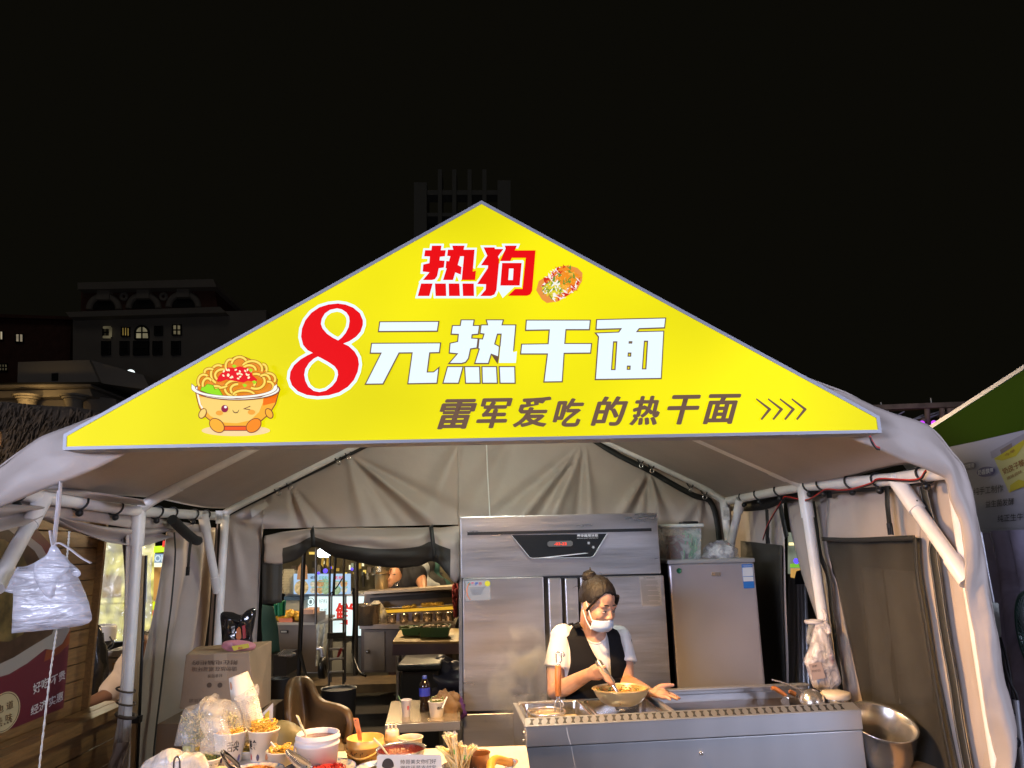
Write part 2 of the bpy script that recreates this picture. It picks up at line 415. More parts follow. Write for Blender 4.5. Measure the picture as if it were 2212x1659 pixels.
# ---- pipes
def pipe(name, pts, r=0.029, n=0): return MB().tube(smoothline(pts, n) if n else pts, r, 14).build(name, PIPE, tent)
pl = [(-1.90, 2.72, 2.0), (-1.925, 3.14, 1.99), (-1.934, 4.0, 1.97), (-1.955, 5.2, 1.99)]
pr = [(1.80, 2.72, 1.99), (1.803, 3.14, 1.995), (1.76, 4.0, 2.033), (1.70, 5.2, 2.02)]
pipe('eave_pipe', pl); pipe('eave_pipe', pr)
def sleeve(pts, r=0.035): return MB().tube(pts, r, 14)
lp0, lp1 = P(300, 1105, 4.0), P(260, 1720, 4.0)
rp0, rp1 = P(1735, 1050, 4.0), P(1803, 1500, 4.0)
post = pipe('post', [lp0, lp1], .029); sleeve([lp0.lerp(lp1, -.01), lp0.lerp(lp1, .13)], .036).build('sleeve', PIPE, post)
post = pipe('post', [rp0, rp1, rp1+(rp1-rp0)*1.2], .029); sleeve([rp0.lerp(rp1, -.02), rp0.lerp(rp1, .16)], .035).build('sleeve', PIPE, post)
rid = P(1040, 600, 4.0)
for a, b, c, d in (((300, 1105), (318, 1088), (352, 1068), (530, 975)), ((1735, 1050), (1722, 1040), (1700, 1030), (1530, 955))):
    p = [P(*q, 4.0) for q in (a, b, c, d)]; e = p[3]+(p[3]-p[2]).normalized()*1.0
    pipe('rafter', p[:3]+[p[2].lerp(p[3], .5), p[3], e], .030, 40)
    ra = MB().tube([p[2].lerp(p[3], 0.0), p[2].lerp(p[3], .2)], .034, 12)
    ra.build('sleeve', PIPE, tent)
for pts in ([(478, 1116), (500, 1100), (560, 1069), (770, 962), (900, 895)], [(1565, 1085), (1548, 1072), (1490, 1038), (1290, 944), (1200, 900)]):
    pipe('rafter', PS(pts, YB-0.06), .026, 30)
for a, b in (((487, 1112), (468, 1420)), ((1563, 1085), (1590, 1300))):
    pipe('post', PS([a, b], YB-0.08), .027)
for p0, p1, Y0, Y1 in (((438, 1108), (470, 1278), 4.85, 5.12), ((1600, 1078), (1574, 1196), 4.85, 5.12)):
    A, B = P(*p0, Y0), P(*p1, Y1); br = pipe('brace', [A, B], .027); sleeve([A, A.lerp(B, .22)], .033).build('sleeve', PIPE, br); sleeve([A.lerp(B, .8), B], .031).build('sleeve', PIPE, br)
for p0, p1 in (((95, 1075), (-12, 1270)), ((1935, 1035), (2092, 1258))):
    A, B = P(*p0, 3.12), P(*p1, 2.775); br = pipe('brace', [A, B], .029); sleeve([A, A.lerp(B, .33)], .035).build('sleeve', PIPE, br); sleeve([A.lerp(B, .8), B], .035).build('sleeve', PIPE, br)
    MB().ball(A.lerp(B, .25)+Vector((0, -.036, 0)), .008, 8, 5).build('bolt', BLACK, br)
for x in (-1.95, 1.87):
    pipe('post', [(x, 2.84, 2.0), (x, 2.84, 0)], .029)
# canvas seam bands under the eaves
loft(PS([(125, 1050), (215, 1065), (310, 1080)], 3.4), [Vector((-1.90, 3.0, 2.02)), Vector((-1.90, 3.5, 2.0)), Vector((-1.90, 4.0, 2.0))], 10, 3).build('eave_band', FABRIC, tent, solid=0.003)
# ---- elastic loops with toggle balls, straps
def loop_at(p, r=.036, tilt=0.0):
    pts = [Vector((p.x + math.cos(q)*r, p.y + tilt*math.sin(q)*r, p.z + math.sin(q)*r)) for q in [2*math.pi*k/14 for k in range(15)]]
    o = MB().tube(pts, .005, 6, False).build('elastic_loop', ELASTIC, tent)
    MB().ball((p.x-.01*(1 if p.x > 0 else -1), p.y-.015, p.z-r-.012), .017, 10, 7).build('toggle_ball', BLACK, o)
def on(pts, y):
    for a, b in zip(pts, pts[1:]):
        if a[1] <= y <= b[1]:
            return Vector(a).lerp(Vector(b), (y-a[1])/(b[1]-a[1]))
for y in (2.95, 3.42, 3.75, 4.22, 4.42, 4.75, 4.95): loop_at(on(pl, y), tilt=.5)
for y in (2.92, 3.27, 3.5, 3.78, 3.93, 4.3, 4.6, 4.85): loop_at(on(pr, y), tilt=.5)
for u, v in ((600, 1052), (626, 1040), (730, 985), (752, 975), (1383, 992), (1406, 1003), (1490, 1044), (1520, 1060)):
    p = P(u, v, YB-0.06); pts = [p+Vector((math.cos(q)*.02, math.sin(q)*.03, math.sin(q)*.032)) for q in [2*math.pi*k/12 for k in range(13)]]
    o = MB().tube(pts, .005, 6, False).build('elastic_loop', ELASTIC, tent)
    MB().lathe([(.012, 0), (.018, .002), (.018, .006), (.012, .008)], P(u+2, v+14, YB-0.09), 12, R=Matrix.Rotation(math.pi/2, 3, 'X')).build('grommet', STEEL_S, o)
def buckle_strap(pts, Y=None, X=None, wd=.03):
    q = [P(u, v, Y) if Y else PX(u, v, X) for u, v in pts]
    nr_ = Vector((0, -1, 0)) if Y else Vector((-1 if X > 0 else 1, 0, 0))
    o = strip(q, wd, nr_, .02).build('strap', WEB, tent, solid=0.003)
    e = q[-1]; b = MB(); s = wd/.03
    ax = Vector((1, 0, 0)) if Y else Vector((0, 1, 0))
    for k in (-1, 0, 1): b.box(e+nr_*.02+ax*(k*.013*s)+Vector((0, 0, -.022)), (.008, .008, .04))
    b.box(e+nr_*.02, (.016 if Y else .012, .012 if Y else .03, .02)); b.build('buckle', BLACK, o)

# ---- right side wall (two panels with a gap between)
XW = 1.85
def fld(a, f, ph=0): return lambda s, t, p: a*math.sin(f*t*math.pi*2+ph+s*1.5)*(.5+.5*s) + a*.6*noise.noise(Vector((s*3, t*5, ph)))
def wallsheet(name, A, B, X, n=30, m=30, d=None, mt=None, solid=.003, par=None):
    return loft([PX(u, v, X) for u, v in A], [PX(u, v, X) for u, v in B], n, m, d, Vector((-1, 0, 0))).build(name, mt or FABRIC, par or tent, solid=solid)
wallsheet('outer_net', [(1785, 1160), (1869, 1539), (1900, 1690)], [(1995, 1160), (2050, 1560), (2080, 1700)], XW+.034, 12, 12, fld(.01, 2), mat('outer_dark', (.15, .13, .115), .7))
for A_, B_ in (([(1698, 1072), (1709, 1143), (1734, 1243), (1759, 1318), (1800, 1440), (1830, 1560), (1850, 1690)], [(1789, 1062), (1788, 1164), (1800, 1240), (1809, 1254), (1832, 1360), (1852, 1450), (1871, 1539), (1902, 1690)]), ([(1989, 1005), (1990, 1162), (1995, 1244), (2010, 1333), (2029, 1450), (2049, 1560), (2077, 1700)], [(2060, 985), (2068, 1128), (2085, 1213), (2100, 1320), (2120, 1430), (2150, 1600), (2165, 1700)]), ([(1788, 1060), (1788, 1165)], [(1991, 1005), (1991, 1163)])):
    wallsheet('side_panel', A_, B_, XW+.02, 40, 20, fld(.010, 2))
0 and wallsheet('side_panel', [(1698, 1072), (1709, 1143), (1734, 1243), (1759, 1318), (1800, 1440), (1830, 1560), (1850, 1690)], [(2060, 985), (2068, 1128), (2085, 1213), (2100, 1320), (2120, 1430), (2150, 1600), (2165, 1700)], XW+.03, 40, 40, fld(.012, 3))
wallsheet('side_panel', [(1572, 1095), (1580, 1200), (1592, 1380), (1600, 1500)], [(1694, 1078), (1697, 1180), (1702, 1300), (1706, 1500)], XW-.02, 24, 20, fld(.012, 2, 1))
win = wallsheet('mesh_window', [(1787, 1164), (1792, 1200), (1809, 1254), (1830, 1360), (1850, 1450), (1869, 1539), (1900, 1690)], [(1991, 1162), (1996, 1244), (2011, 1333), (2030, 1450), (2050, 1560), (2078, 1700)], XW+.004, 30, 30, fld(.012, 3, 2), MESH2)
wallsheet('mesh_window', [(1600, 1168), (1605, 1300), (1612, 1500)], [(1689, 1178), (1692, 1300), (1698, 1500)], XW-.045, 12, 10, fld(.008, 2), MESH)
# pale sheet pressing against the window from outside
wallsheet('net_backing', [(1862, 1225), (1868, 1300), (1880, 1420), (1890, 1520)], [(1975, 1235), (1990, 1310), (2010, 1420), (2020, 1520)], XW+.024, 12, 12, fld(.01, 4), mat('grey_net', (.40, .39, .39), .6, var=.2), par=win)
def tape(name, pts, wd, X, mt=WEB, par=None):
    return strip(smoothline([PX(u, v, X) for u, v in pts], 40), wd, (-1, 0, 0), .030).build(name, mt, par or tent, solid=0.003)
THREAD = mat('pale_thread', (.22, .21, .19), .8)
t1 = tape('zip_tape', [(2008, 1050), (2019, 1098), (2034, 1158), (2031, 1193), (2039, 1250), (2054, 1356), (2074, 1469), (2089, 1569), (2112, 1690)], .06, XW+.012)
for k in (-.55, .55):
    tape('stitching', [(2008+k*14, 1050), (2019+k*14, 1098), (2034+k*14, 1158), (2031+k*14, 1193), (2039+k*14, 1250), (2054+k*14, 1356), (2074+k*14, 1469), (2089+k*14, 1569), (2112+k*14, 1690)], .0022, XW+.008, THREAD, t1)
tape('zip_tape', [(1767, 1083), (1774, 1133), (1784, 1200), (1802, 1250), (1809, 1325), (1819, 1406), (1831, 1510)], .045, XW+.012)
tape('zip_tape', [(1991, 1160), (1996, 1244), (2011, 1333), (2030, 1450), (2050, 1560), (2078, 1700)], .022, XW)
tape('zip_tape', [(1787, 1164), (1850, 1166), (1920, 1164), (1991, 1161)], .022, XW)
tape('zip_tape', [(1695, 1090), (1703, 1130), (1710, 1160)], .06, XW)
tape('wall_top_webbing', [(1570, 1092), (1620, 1093), (1659, 1089), (1700, 1075), (1760, 1062), (1830, 1050), (1900, 1045), (1960, 1035), (2030, 1020)], .07, XW-.0)
buckle_strap([(1925, 1050), (1926, 1090), (1931, 1135)], X=XW-.02, wd=.035)
buckle_strap([(1663, 1100), (1665, 1140), (1664, 1160)], X=XW-.06, wd=.05)
buckle_strap([(1799, 1036), (1798, 1058)], X=XW-.04, wd=.035)
# red and black lamp wire along the right eave
RED = mat('red_wire', (.55, .03, .02), .45)
for dz, mt in ((0, RED), (-.006, BLACK)):
    w1 = [PX(u, v, XW-.10)+Vector((0, 0, dz)) for u, v in ((2000, 1016), (1978, 1036), (1900, 1034), (1880, 1044), (1830, 1058), (1785, 1057), (1770, 1065), (1740, 1080), (1700, 1073), (1690, 1080), (1660, 1130), (1648, 1165))]
    MB().tube(smoothline(w1, 60), .0035, 6).build('lamp_wire', mt, tent)
    w2 = [P(u, v, 2.60)+Vector((0, -.02, dz)) for u, v in ((1873, 943), (1878, 955), (1886, 966), (1894, 969))]
    MB().tube(smoothline(w2, 16), .0045, 6).build('lamp_wire', mt, tent)

# ---- left side wall
XV = -1.93
def wl(name, A, B, X, n=24, m=24, d=None, mt=None): return wallsheet(name, A, B, X, n, m, d, mt)
wl('valance', [(-20, 1080), (100, 1082), (200, 1098), (300, 1112), (400, 1128), (440, 1135)], [(-20, 1115), (100, 1118), (200, 1128), (290, 1142), (365, 1140), (440, 1150)], XV-.03, 30, 8, fld(.006, 1))
loft([PX(u, v, XV-.05) for u, v in ((105, 1115), (150, 1125), (230, 1138), (300, 1143), (365, 1138))], [PX(u, v, XV-.05) for u, v in ((100, 1118), (150, 1145), (220, 1172), (290, 1182), (362, 1160))], 24, 10, lambda s, t, p: .04*math.sin(t*math.pi*2.3)+.01*noise.noise(p*6), Vector((1, 0, 0))).build('gathered_valance', FABRIC, tent, solid=.003)
loft([PX(u, v, -1.9) for u, v in ((-30, 1090), (30, 1090), (70, 1092))], [PX(u, v, -1.9) for u, v in ((-30, 1150), (30, 1135), (72, 1115))], 14, 10, lambda s, t, p: .05*math.sin(t*math.pi*2.3), Vector((1, 0, 0))).build('gathered_valance', FABRIC, tent, solid=.003)
# long curtain
wl('curtain', [(368, 1138), (362, 1200), (345, 1330), (326, 1419), (310, 1544), (298, 1700)], [(470, 1140), (468, 1200), (458, 1330), (445, 1419), (425, 1544), (410, 1700)], XV-.14, 40, 50, lambda s, t, p: .05*math.sin(t*19+s*2)*(.35+.65*s)+.02*math.sin(t*7+1)+.01*noise.noise(p*4))
CZ = [(373, 1150), (375, 1200), (367, 1300), (358, 1370), (345, 1480), (333, 1580), (326, 1660)]
strip(smoothline([PX(u, v, XV-.085) for u, v in CZ], 30), .018, (1, 0, 0), .01).build('zip_tape', WEB, tent, solid=.003)
buckle_strap([(405, 1170), (401, 1200), (399, 1228)], X=XV+.06, wd=.035)
rl = smoothline([PX(u, v, XV+.05) for u, v in ((372, 1122), (395, 1145), (418, 1165), (428, 1168))], 14)
MB().tube(rl, .03, 10).build('rolled_webbing', WEB, tent)
# narrow curtain gathered at the left post
loft(PS([(262, 1142), (266, 1230), (268, 1330), (264, 1450), (256, 1560), (246, 1605), (236, 1700)], 3.98), PS([(292, 1142), (288, 1230), (284, 1330), (278, 1450), (270, 1560), (268, 1605), (274, 1700)], 3.99), 40, 14, lambda s, t, p: .03*math.sin(t*8+s*3), Vector((0, 1, 0))).build('curtain', FABRIC, tent, solid=.003)
loft(PS([(246, 1590), (236, 1640), (232, 1700)], 3.97), PS([(276, 1610), (272, 1640), (270, 1700)], 3.94), 12, 12, lambda s, t, p: .04*math.sin(t*9+s*5), Vector((0, 1, 0))).build('curtain', FABRIC, tent, solid=.003)
TWINE = mat('brown_twine', (.10, .07, .05), .8)
for v, du in ((1490, 12), (1518, 10), (1545, 24)):
    c = P(272, v, 4.0); pts = [c+Vector((math.cos(q)*.045, math.sin(q)*.045, -.012*math.cos(q))) for q in [2*math.pi*k/14 for k in range(15)]]
    MB().tube(pts, .005 if v < 1540 else .009, 6, False).build('twine', TWINE, tent)
# care labels tied to the back corners
for u, v in ((473, 1118), (1568, 1110)):
    lb = MB().hexa(PS([(u-7, v-15), (u+7, v-14), (u+8, v+13), (u-7, v+13)], 4.9), PS([(u-7, v-15), (u+7, v-14), (u+8, v+13), (u-7, v+13)], 4.902)).build('care_label', PAPER, tent)
    text('print', '||:||', P(u-4, v-8, 4.896), P(u+5, v-8, 4.896), P(u, v+6, 4.896)-P(u, v-8, 4.896), mat('grey_print', (.3, .3, .3), .8), lb)
# clear wallet on the back wall
MB().hexa(PS([(540, 1100), (575, 1083), (581, 1092), (545, 1118)], YB-.08), PS([(540, 1100), (575, 1083), (581, 1092), (545, 1118)], YB-.078)).build('label_pocket', mat('grey_label', (.45, .43, .41), .5), tent)
# the lamps the tent holds
LAMPW = emis('tube_glow', (.9, 1, .85), 4)
rt = thing('tube_lamp', (-.1, 3.75, 2.78), 'white tube lamp hung lengthwise under the ridge behind the sign', 'lamp')
MB().tube([(-.7, 3.75, 2.765), (.5, 3.75, 2.765)], .013, 10).build('tube', LAMPW, rt)
MB().box((-.1, 3.75, 2.79), (1.25, .04, .03)).build('housing', WHITE, rt)
wlp = thing('work_lamp', (-.02, 2.95, 2.31), 'warm work lamp clamped behind the lower edge of the yellow sign', 'lamp')
MB().lathe([(.02, .09), (.03, .08), (.075, .0), (.07, .0), (.025, .07)], (-.02, 2.95, 2.30), 20).build('lamp_shade', BLACK, wlp)
MB().tube([(-.02, 2.95, 2.39), (-.02, 2.87, 2.43), (-.02, 2.73, 2.4)], .01, 8).build('arm', BLACK, wlp)
# ================================================================ sign board
YS = 2.60
A_, B_, C_, D_, E_ = P(135, 972, YS), P(137, 938, YS), P(1040, 433, YS), P(1900, 899, YS), P(1905, 935, YS)
sign = thing('gable_sign', (A_.x/2+E_.x/2, YS+.05, A_.z), 'yellow backlit gable sign with red and white Chinese lettering across the tent front', 'sign')
back5 = [p+Vector((0, .10, 0)) for p in (A_, B_, C_, D_, E_)]
def inset(pts, d):
    c = []; n = len(pts)
    for i in range(n):
        a, b, e = pts[i-1], pts[i], pts[(i+1) % n]
        t1 = (b-a).normalized(); t2 = (e-b).normalized()
        n1 = Vector((t1.z, 0, -t1.x)); n2 = Vector((t2.z, 0, -t2.x)); m = (n1+n2).normalized()
        c.append(b + m*(d/max(.25, m.dot(n1))))
    return c
out5 = [A_, B_, C_, D_, E_]; in5 = inset(out5, .012)
FR = mat('sign_aluminium', (.30, .30, .34), .5, .2)
m = MB()
for i in range(5):
    j = (i+1) % 5; m.hexa([out5[i], out5[j], in5[j], in5[i]], [back5[i], back5[j], in5[j]+Vector((0, .10, 0)), in5[i]+Vector((0, .10, 0))])
m.build('sign_frame', FR, sign)
m = MB(); m.quad(*[p+Vector((0, .098, 0)) for p in in5]); m.build('back_plate', FR, sign)
YEL = emis('yellow_backlit', (.86, .765, .0005), 1.0, var=.16, vscale=1.5)
m = MB(); m.quad(*[p+Vector((0, .004, 0)) for p in in5]); m.build('face', YEL, sign)
REDL = emis('red_backlit', (.78, .0, .001), 1.0); WHT = emis('white_backlit', (.80, .92, 1.0), 1.0); BRN = emis('brown_backlit', (.15, .085, .055), 1.0)
def lay(k): 
    y = YS - .0012*k
    return y
K = YS/F_PX
def sgn_map(k):
    def f(x, y): 
        p = P(x, -y, YS); return Vector((p.x, YS-.0012*k, p.z))
    return f
def tr(pl, ox, oy, s): return [(ox+x*s, -(oy+y*s)) for x, y in pl]
re_l = [(562,945),(655,945),(648,990),(697,990),(688,1050),(640,1055),(636,1090),(686,1093),(678,1160),(628,1168),(612,1245),(590,1275),(560,1283),(472,1283),(537,1207),(470,1200),(476,1130),(535,1117),(541,1052),(485,1050),(494,990),(555,990)]
re_r = [(760,945),(882,945),(872,985),(980,985),(962,1200),(993,1190),(985,1283),(853,1283),(875,1050),(838,1050),(815,1135),(852,1155),(845,1230),(790,1208),(768,1283),(670,1283),(705,1170),(695,1165),(702,1095),(728,1098),(742,1050),(710,1045),(718,985),(770,985)]
re_d = [[(455,1317),(568,1317),(535,1440),(422,1440)],[(590,1317),(698,1317),(702,1440),(597,1440)],[(725,1317),(830,1317),(836,1440),(728,1440)],[(860,1317),(972,1317),(975,1440),(866,1440)]]
hot = [re_l, re_r]+re_d
dog = [[(1068,962),(1175,962),(1180,978),(1262,978),(1210,1052),(1222,1085),(1195,1380),(1175,1425),(1140,1440),(1035,1440),(1088,1378),(1092,1325),(1005,1322),(1110,1165),(1112,1140),(1042,1138),(1105,1045)],
 [(1275,945),(1395,945),(1375,992),(1578,992),(1545,1390),(1525,1425),(1495,1437),(1308,1437),(1378,1370),(1450,1370),(1482,1065),(1345,1065),(1330,1097),(1230,1097),(1285,975)],
 [(1250,1115),(1442,1115),(1422,1337),(1232,1337)],[(1318,1170),(1362,1170),(1355,1283),(1310,1283)]]
eight = [[(745,85),(850,100),(950,140),(1040,215),(1080,310),(1080,370),(1050,460),(990,530),(900,590),(818,622),(890,655),(970,730),(1015,810),(1028,900),(1010,1000),(960,1110),(880,1200),(760,1275),(620,1315),(470,1327),(330,1310),(210,1260),(130,1180),(100,1090),(110,1000),(160,910),(250,830),(340,778),(410,747),(340,710),(280,640),(253,530),(265,420),(310,310),(390,210),(500,135),(620,98)],
 [(735,150),(800,165),(860,205),(895,260),(902,320),(890,400),(850,480),(800,540),(750,580),(680,545),(600,490),(540,420),(518,360),(530,290),(570,220),(640,170)],
 [(478,795),(520,815),(620,870),(700,925),(740,980),(748,1040),(725,1120),(670,1190),(590,1250),(500,1272),(420,1255),(350,1200),(310,1120),(295,1040),(310,960),(360,880),(420,825)]]
yuan = [[(1312,337),(2088,332),(2070,448),(1297,453)],[(1203,625),(2112,620),(2098,735),(1968,738),(1933,1010),(2030,1008),(2088,960),(2065,1145),(1690,1152),(1748,738),(1560,740),(1345,1155),(1125,1158),(1335,742),(1187,742)]]
gan = [[(1020,772),(1525,772),(1518,840),(1330,840),(1320,960),(1535,960),(1528,1028),(1315,1030),(1300,1258),(1162,1260),(1190,1035),(975,1035),(982,965),(1195,962),(1205,842),(1015,845)]]
mian = [[(1585,768),(2130,755),(2122,825),(1920,832),(1895,865),(2115,860),(2095,1232),(1575,1240),(1600,900),(1580,875),(1760,868),(1785,832),(1580,838)],
 [(1712,938),(1747,938),(1732,1170),(1695,1170)],[(1960,933),(1994,933),(1980,1164),(1943,1164)],[(1838,937),(1868,937),(1866,957),(1836,957)],[(1830,1028),(1860,1028),(1858,1062),(1828,1062)],[(1823,1133),(1854,1133),(1852,1168),(1821,1168)]]
def sm(pl): return [(p.x, p.y) for p in smoothline([(x, y, 0) for x, y in pl]+[(pl[0][0], pl[0][1], 0)], len(pl)*4)[:-1]]
def char(polys, fill, rim, off, name='character', alone=True):
    o = poly_mesh(polys, sgn_map(4), name, fill, sign)
    groups = [[p] for p in polys] if alone else [polys]
    big = bmesh.new()
    for i, gp in enumerate(groups):
        q = poly_mesh(gp, sgn_map(2+i*.15), 'outline_piece', rim, o, offset=off)
        big.from_mesh(q.data); bpy.data.objects.remove(q)
    me = bpy.data.meshes.new('outline'); big.to_mesh(me); big.free(); me.materials.append(rim)
    r = bpy.data.objects.new('outline', me); col.objects.link(r); r.parent = o; ORG[r.name] = ORG[o.name]
    return o
T2 = lambda ps: [tr(p, 810, 324, .2197) for p in ps]
T4 = lambda ps: [tr(p, 864, 486, .2686) for p in ps]
T1 = lambda ps: [tr(p, 610.3, 642.7, .16112) for p in ps]
char(T2(hot), REDL, WHT, 4.6); char(T2(dog), REDL, WHT, 4.6, alone=False)
char(T1(eight), REDL, WHT, 6.6, 'numeral', False)
hs = [[(352+(x-422)*1.0297, 770+(y-945)*1.0101) for x, y in p] for p in hot]
for ps, al in ((T1(yuan), True), (T4(hs), True), (T4(gan), True), (T4(mian), False)): char(ps, WHT, BRN, 2.6, alone=al)
# brown line of smaller lettering, one part per character
us = [946, 1030, 1109, 1195, 1277, 1360, 1442, 1519]; ue = [1029, 1106, 1190, 1260, 1355, 1423, 1512, 1599]
tops = [864, 862, 859, 862, 858, 857, 855, 853]; hts = [63, 63, 64, 60, 62, 62, 62, 63]
for c, a, b, t, h in zip('\u96f7\u519b\u7231\u5403\u7684\u70ed\u5e72\u9762', us, ue, tops, hts):
    p, q, r = P(a, t, YS), P(b, t-1, YS), P(a, t+h, YS)
    o = text('character', c, p, q, r-p, BRN, sign, offset=.010, shear=.28)
    bb = bmesh.new()
    for i_, (dx, dz) in enumerate(((0, 0), (-.0032, 0), (.0032, 0), (0, .0018), (0, -.0018))):
        t_ = o.data.copy()
        for v in t_.vertices: v.co.y = YS-.0036-ORG[sign.name].y-.0003*i_; v.co.x += dx; v.co.z += dz
        bb.from_mesh(t_); bpy.data.meshes.remove(t_)
    bb.to_mesh(o.data); bb.free()
for k in range(4):
    x = 1565+k*102; pl_ = [(x, 850), (x+125, 940), (x+128, 948), (x+48, 1040), (x+35, 1030), (x+98, 946), (x-3, 863)]
    poly_mesh([tr(pl_, 1242, 648, .25)], sgn_map(3), 'arrow', BRN, sign)
# printed noodle bowl, built as flat layers of print
bow = poly_mesh([tr([(270+650*(1+math.cos(q)), 1530+105*math.sin(q)) for q in [2*math.pi*k/40 for k in range(40)]], 405, 756, .1139)], sgn_map(1), 'bowl_print', emis('p_cream', (.90, .66, .32), 1), sign)
def pr_(polys, c, k, s=1.0, off=0): return poly_mesh([tr(p, 405, 756, .1139) for p in polys], sgn_map(k), 'print_layer', PM(c), bow, offset=off)
_pm = {}
def PM(c):
    if c not in _pm: _pm[c] = emis('print_%d' % len(_pm), c, 1)
    return _pm[c]
LINE = (.22, .045, .02); ORA = (.90, .42, .03); PALE = (.90, .62, .16); DORA = (.88, .16, .0); NOOD = (.95, .60, .04)
def ell(cx, cy, rx, ry, n=32, a=0): return [(cx+rx*math.cos(q)*math.cos(a)-ry*math.sin(q)*math.sin(a), cy+rx*math.cos(q)*math.sin(a)+ry*math.sin(q)*math.cos(a)) for q in [2*math.pi*k/n for k in range(n)]]
body = [(165, 760), (190, 900), (240, 1090), (330, 1240), (450, 1340), (680, 1440), (940, 1460), (1180, 1440), (1400, 1340), (1560, 1200), (1670, 1020), (1740, 760)]
pr_([body], LINE, 3, off=2.0); pr_([body], ORA, 4)
pr_([[(230, 900), (300, 1090), (450, 1260), (700, 1380), (950, 1395), (1200, 1340), (1370, 1180), (1440, 1000), (1445, 930)]], PALE, 5)
pr_([[(1450, 930), (1720, 810), (1680, 1000), (1440, 1060)]], DORA, 5)
pr_([[(190, 830), (225, 850), (270, 1040), (310, 1100), (285, 1125), (230, 1020)]], (.9, .9, .75), 6)
for cx, a in ((300, .5), (1560, -.5)): pr_([ell(cx, 1210, 55, 90, a=a)], LINE, 5, off=2); pr_([ell(cx, 1210, 55, 90, a=a)], ORA if cx > 900 else PALE, 6)
pr_([[(700, 1455), (1150, 1455), (1140, 1525), (710, 1525)]], LINE, 5, off=1.5); pr_([[(700, 1460), (1150, 1460), (1140, 1525), (710, 1525)]], (.88, .10, .01), 6)
for cx, a, c in ((575, .7, ORA), (1270, -.7, (.9, .25, .01))): pr_([ell(cx, 1440, 150, 105, a=a)], LINE, 7, off=1.8); pr_([ell(cx, 1440, 150, 105, a=a)], c, 8)
dome = [(220, 760), (215, 650), (270, 540), (350, 470), (380, 400), (500, 350), (620, 300), (720, 290), (760, 220), (850, 180), (930, 140), (1040, 125), (1150, 170), (1230, 205), (1360, 240), (1450, 330), (1480, 390), (1560, 440), (1660, 480), (1720, 580), (1700, 680), (1690, 780), (1400, 900), (950, 930), (500, 880)]
pr_([ell(955, 760, 800, 190)], LINE, 6, off=2); pr_([ell(955, 760, 795, 188)], (.93, .93, .82), 7); pr_([ell(955, 745, 735, 150)], (.75, .10, .01), 8)
pr_([dome], LINE, 9, off=1.2); pr_([dome], (.80, .25, .015), 10)
kk = 11
rr = random.Random(4)
arcs = [(1010, 300, 150, 150, 3.3, 6.2), (840, 330, 90, 130, 2.8, 5.0), (1250, 380, 190, 150, 3.6, 6.6), (1200, 400, 120, 90, 3.6, 6.4), (620, 480, 140, 170, 1.9, 5.2), (700, 500, 140, 110, 1.9, 5.0), (350, 620, 110, 130, 2.4, 5.4), (420, 680, 90, 120, 2.4, 5.6), (460, 440, 90, 60, 2.8, 5.6), (1330, 620, 170, 140, 4.4, 8.4), (1250, 640, 70, 80, 4.6, 7.2), (1570, 580, 130, 110, 3.6, 6.8), (1500, 600, 100, 100, 3.9, 6.9), (1580, 720, 90, 90, 4.4, 7.2), (960, 760, 200, 150, 1.7, 4.9), (1000, 780, 130, 100, 1.7, 4.8), (1120, 890, 200, 90, 3.3, 6.0), (640, 690, 180, 60, .4, 2.0), (1480, 400, 70, 90, 4.6, 6.8), (600, 780, 110, 60, 3.5, 5.6)]
for cx, cy, rx, ry, a0, a1 in arcs:
    def ring(w_): 
        A = [(cx+(rx+w_)*math.cos(a0+(a1-a0)*k/20), cy+(ry+w_)*math.sin(a0+(a1-a0)*k/20)) for k in range(21)]
        B = [(cx+(rx-w_)*math.cos(a0+(a1-a0)*k/20), cy+(ry-w_)*math.sin(a0+(a1-a0)*k/20)) for k in range(21)]
        return A+B[::-1]
    pr_([ring(33)], LINE, kk); pr_([ring(24)], NOOD, kk+.4); pr_([ring(6)], (.98, .78, .22), kk+.7); kk += .8
sauce = [(610, 630), (650, 540), (700, 480), (780, 430), (820, 370), (950, 380), (1050, 350), (1180, 380), (1260, 440), (1290, 520), (1380, 600), (1330, 640), (1200, 620), (1120, 655), (950, 625), (800, 600), (690, 640)]
pr_([sauce], (.78, .005, .01), kk)
for i in range(24):
    x, y = 720+rr.random()*540, 400+rr.random()*200; pr_([ell(x, y, 26, 16, 10, rr.random()*3)], (.95, .86, .55), kk+1)
for x, y in ((950, 355), (1255, 430), (1325, 655), (1145, 715)): pr_([[(x-45, y-20), (x+5, y-38), (x+48, y-5), (x, y+35)]], (.35, .72, .01), kk+2)
leaf = [(325, 800), (340, 750), (400, 740), (440, 690), (500, 700), (550, 715), (580, 790), (650, 775), (690, 830), (730, 905), (600, 890), (450, 850)]
pr_([leaf], (.10, .30, .0), kk+1, off=1.2); pr_([leaf], (.30, .72, .005), kk+2)
# the bowl's rim in front of the noodles
rimf = [(160, 690)]+[(955-800*math.cos(q), 760+190*math.sin(q)) for q in [math.pi*k/30 for k in range(31)]]+[(1750, 690), (1690, 740)]+[(955+735*math.cos(q), 750+165*math.sin(q)) for q in [math.pi*k/30 for k in range(31)]]+[(220, 740)]
pr_([rimf], LINE, kk+3, off=1.0); pr_([rimf], (.93, .93, .82), kk+4)
pr_([ell(625, 1205, 68, 46)], (.88, .36, .04), 9); pr_([ell(1232, 1190, 70, 48)], (.88, .36, .04), 9)
pr_([ell(728, 1125, 66, 70)], (.28, .01, .05), 10); pr_([ell(745, 1095, 26, 24)], (1, .95, .95), 11)
pr_([[(880, 1145), (900, 1180), (935, 1195), (975, 1180), (998, 1140), (1000, 1160), (975, 1200), (935, 1212), (893, 1195), (876, 1160)]], (.10, .03, .02), 10)
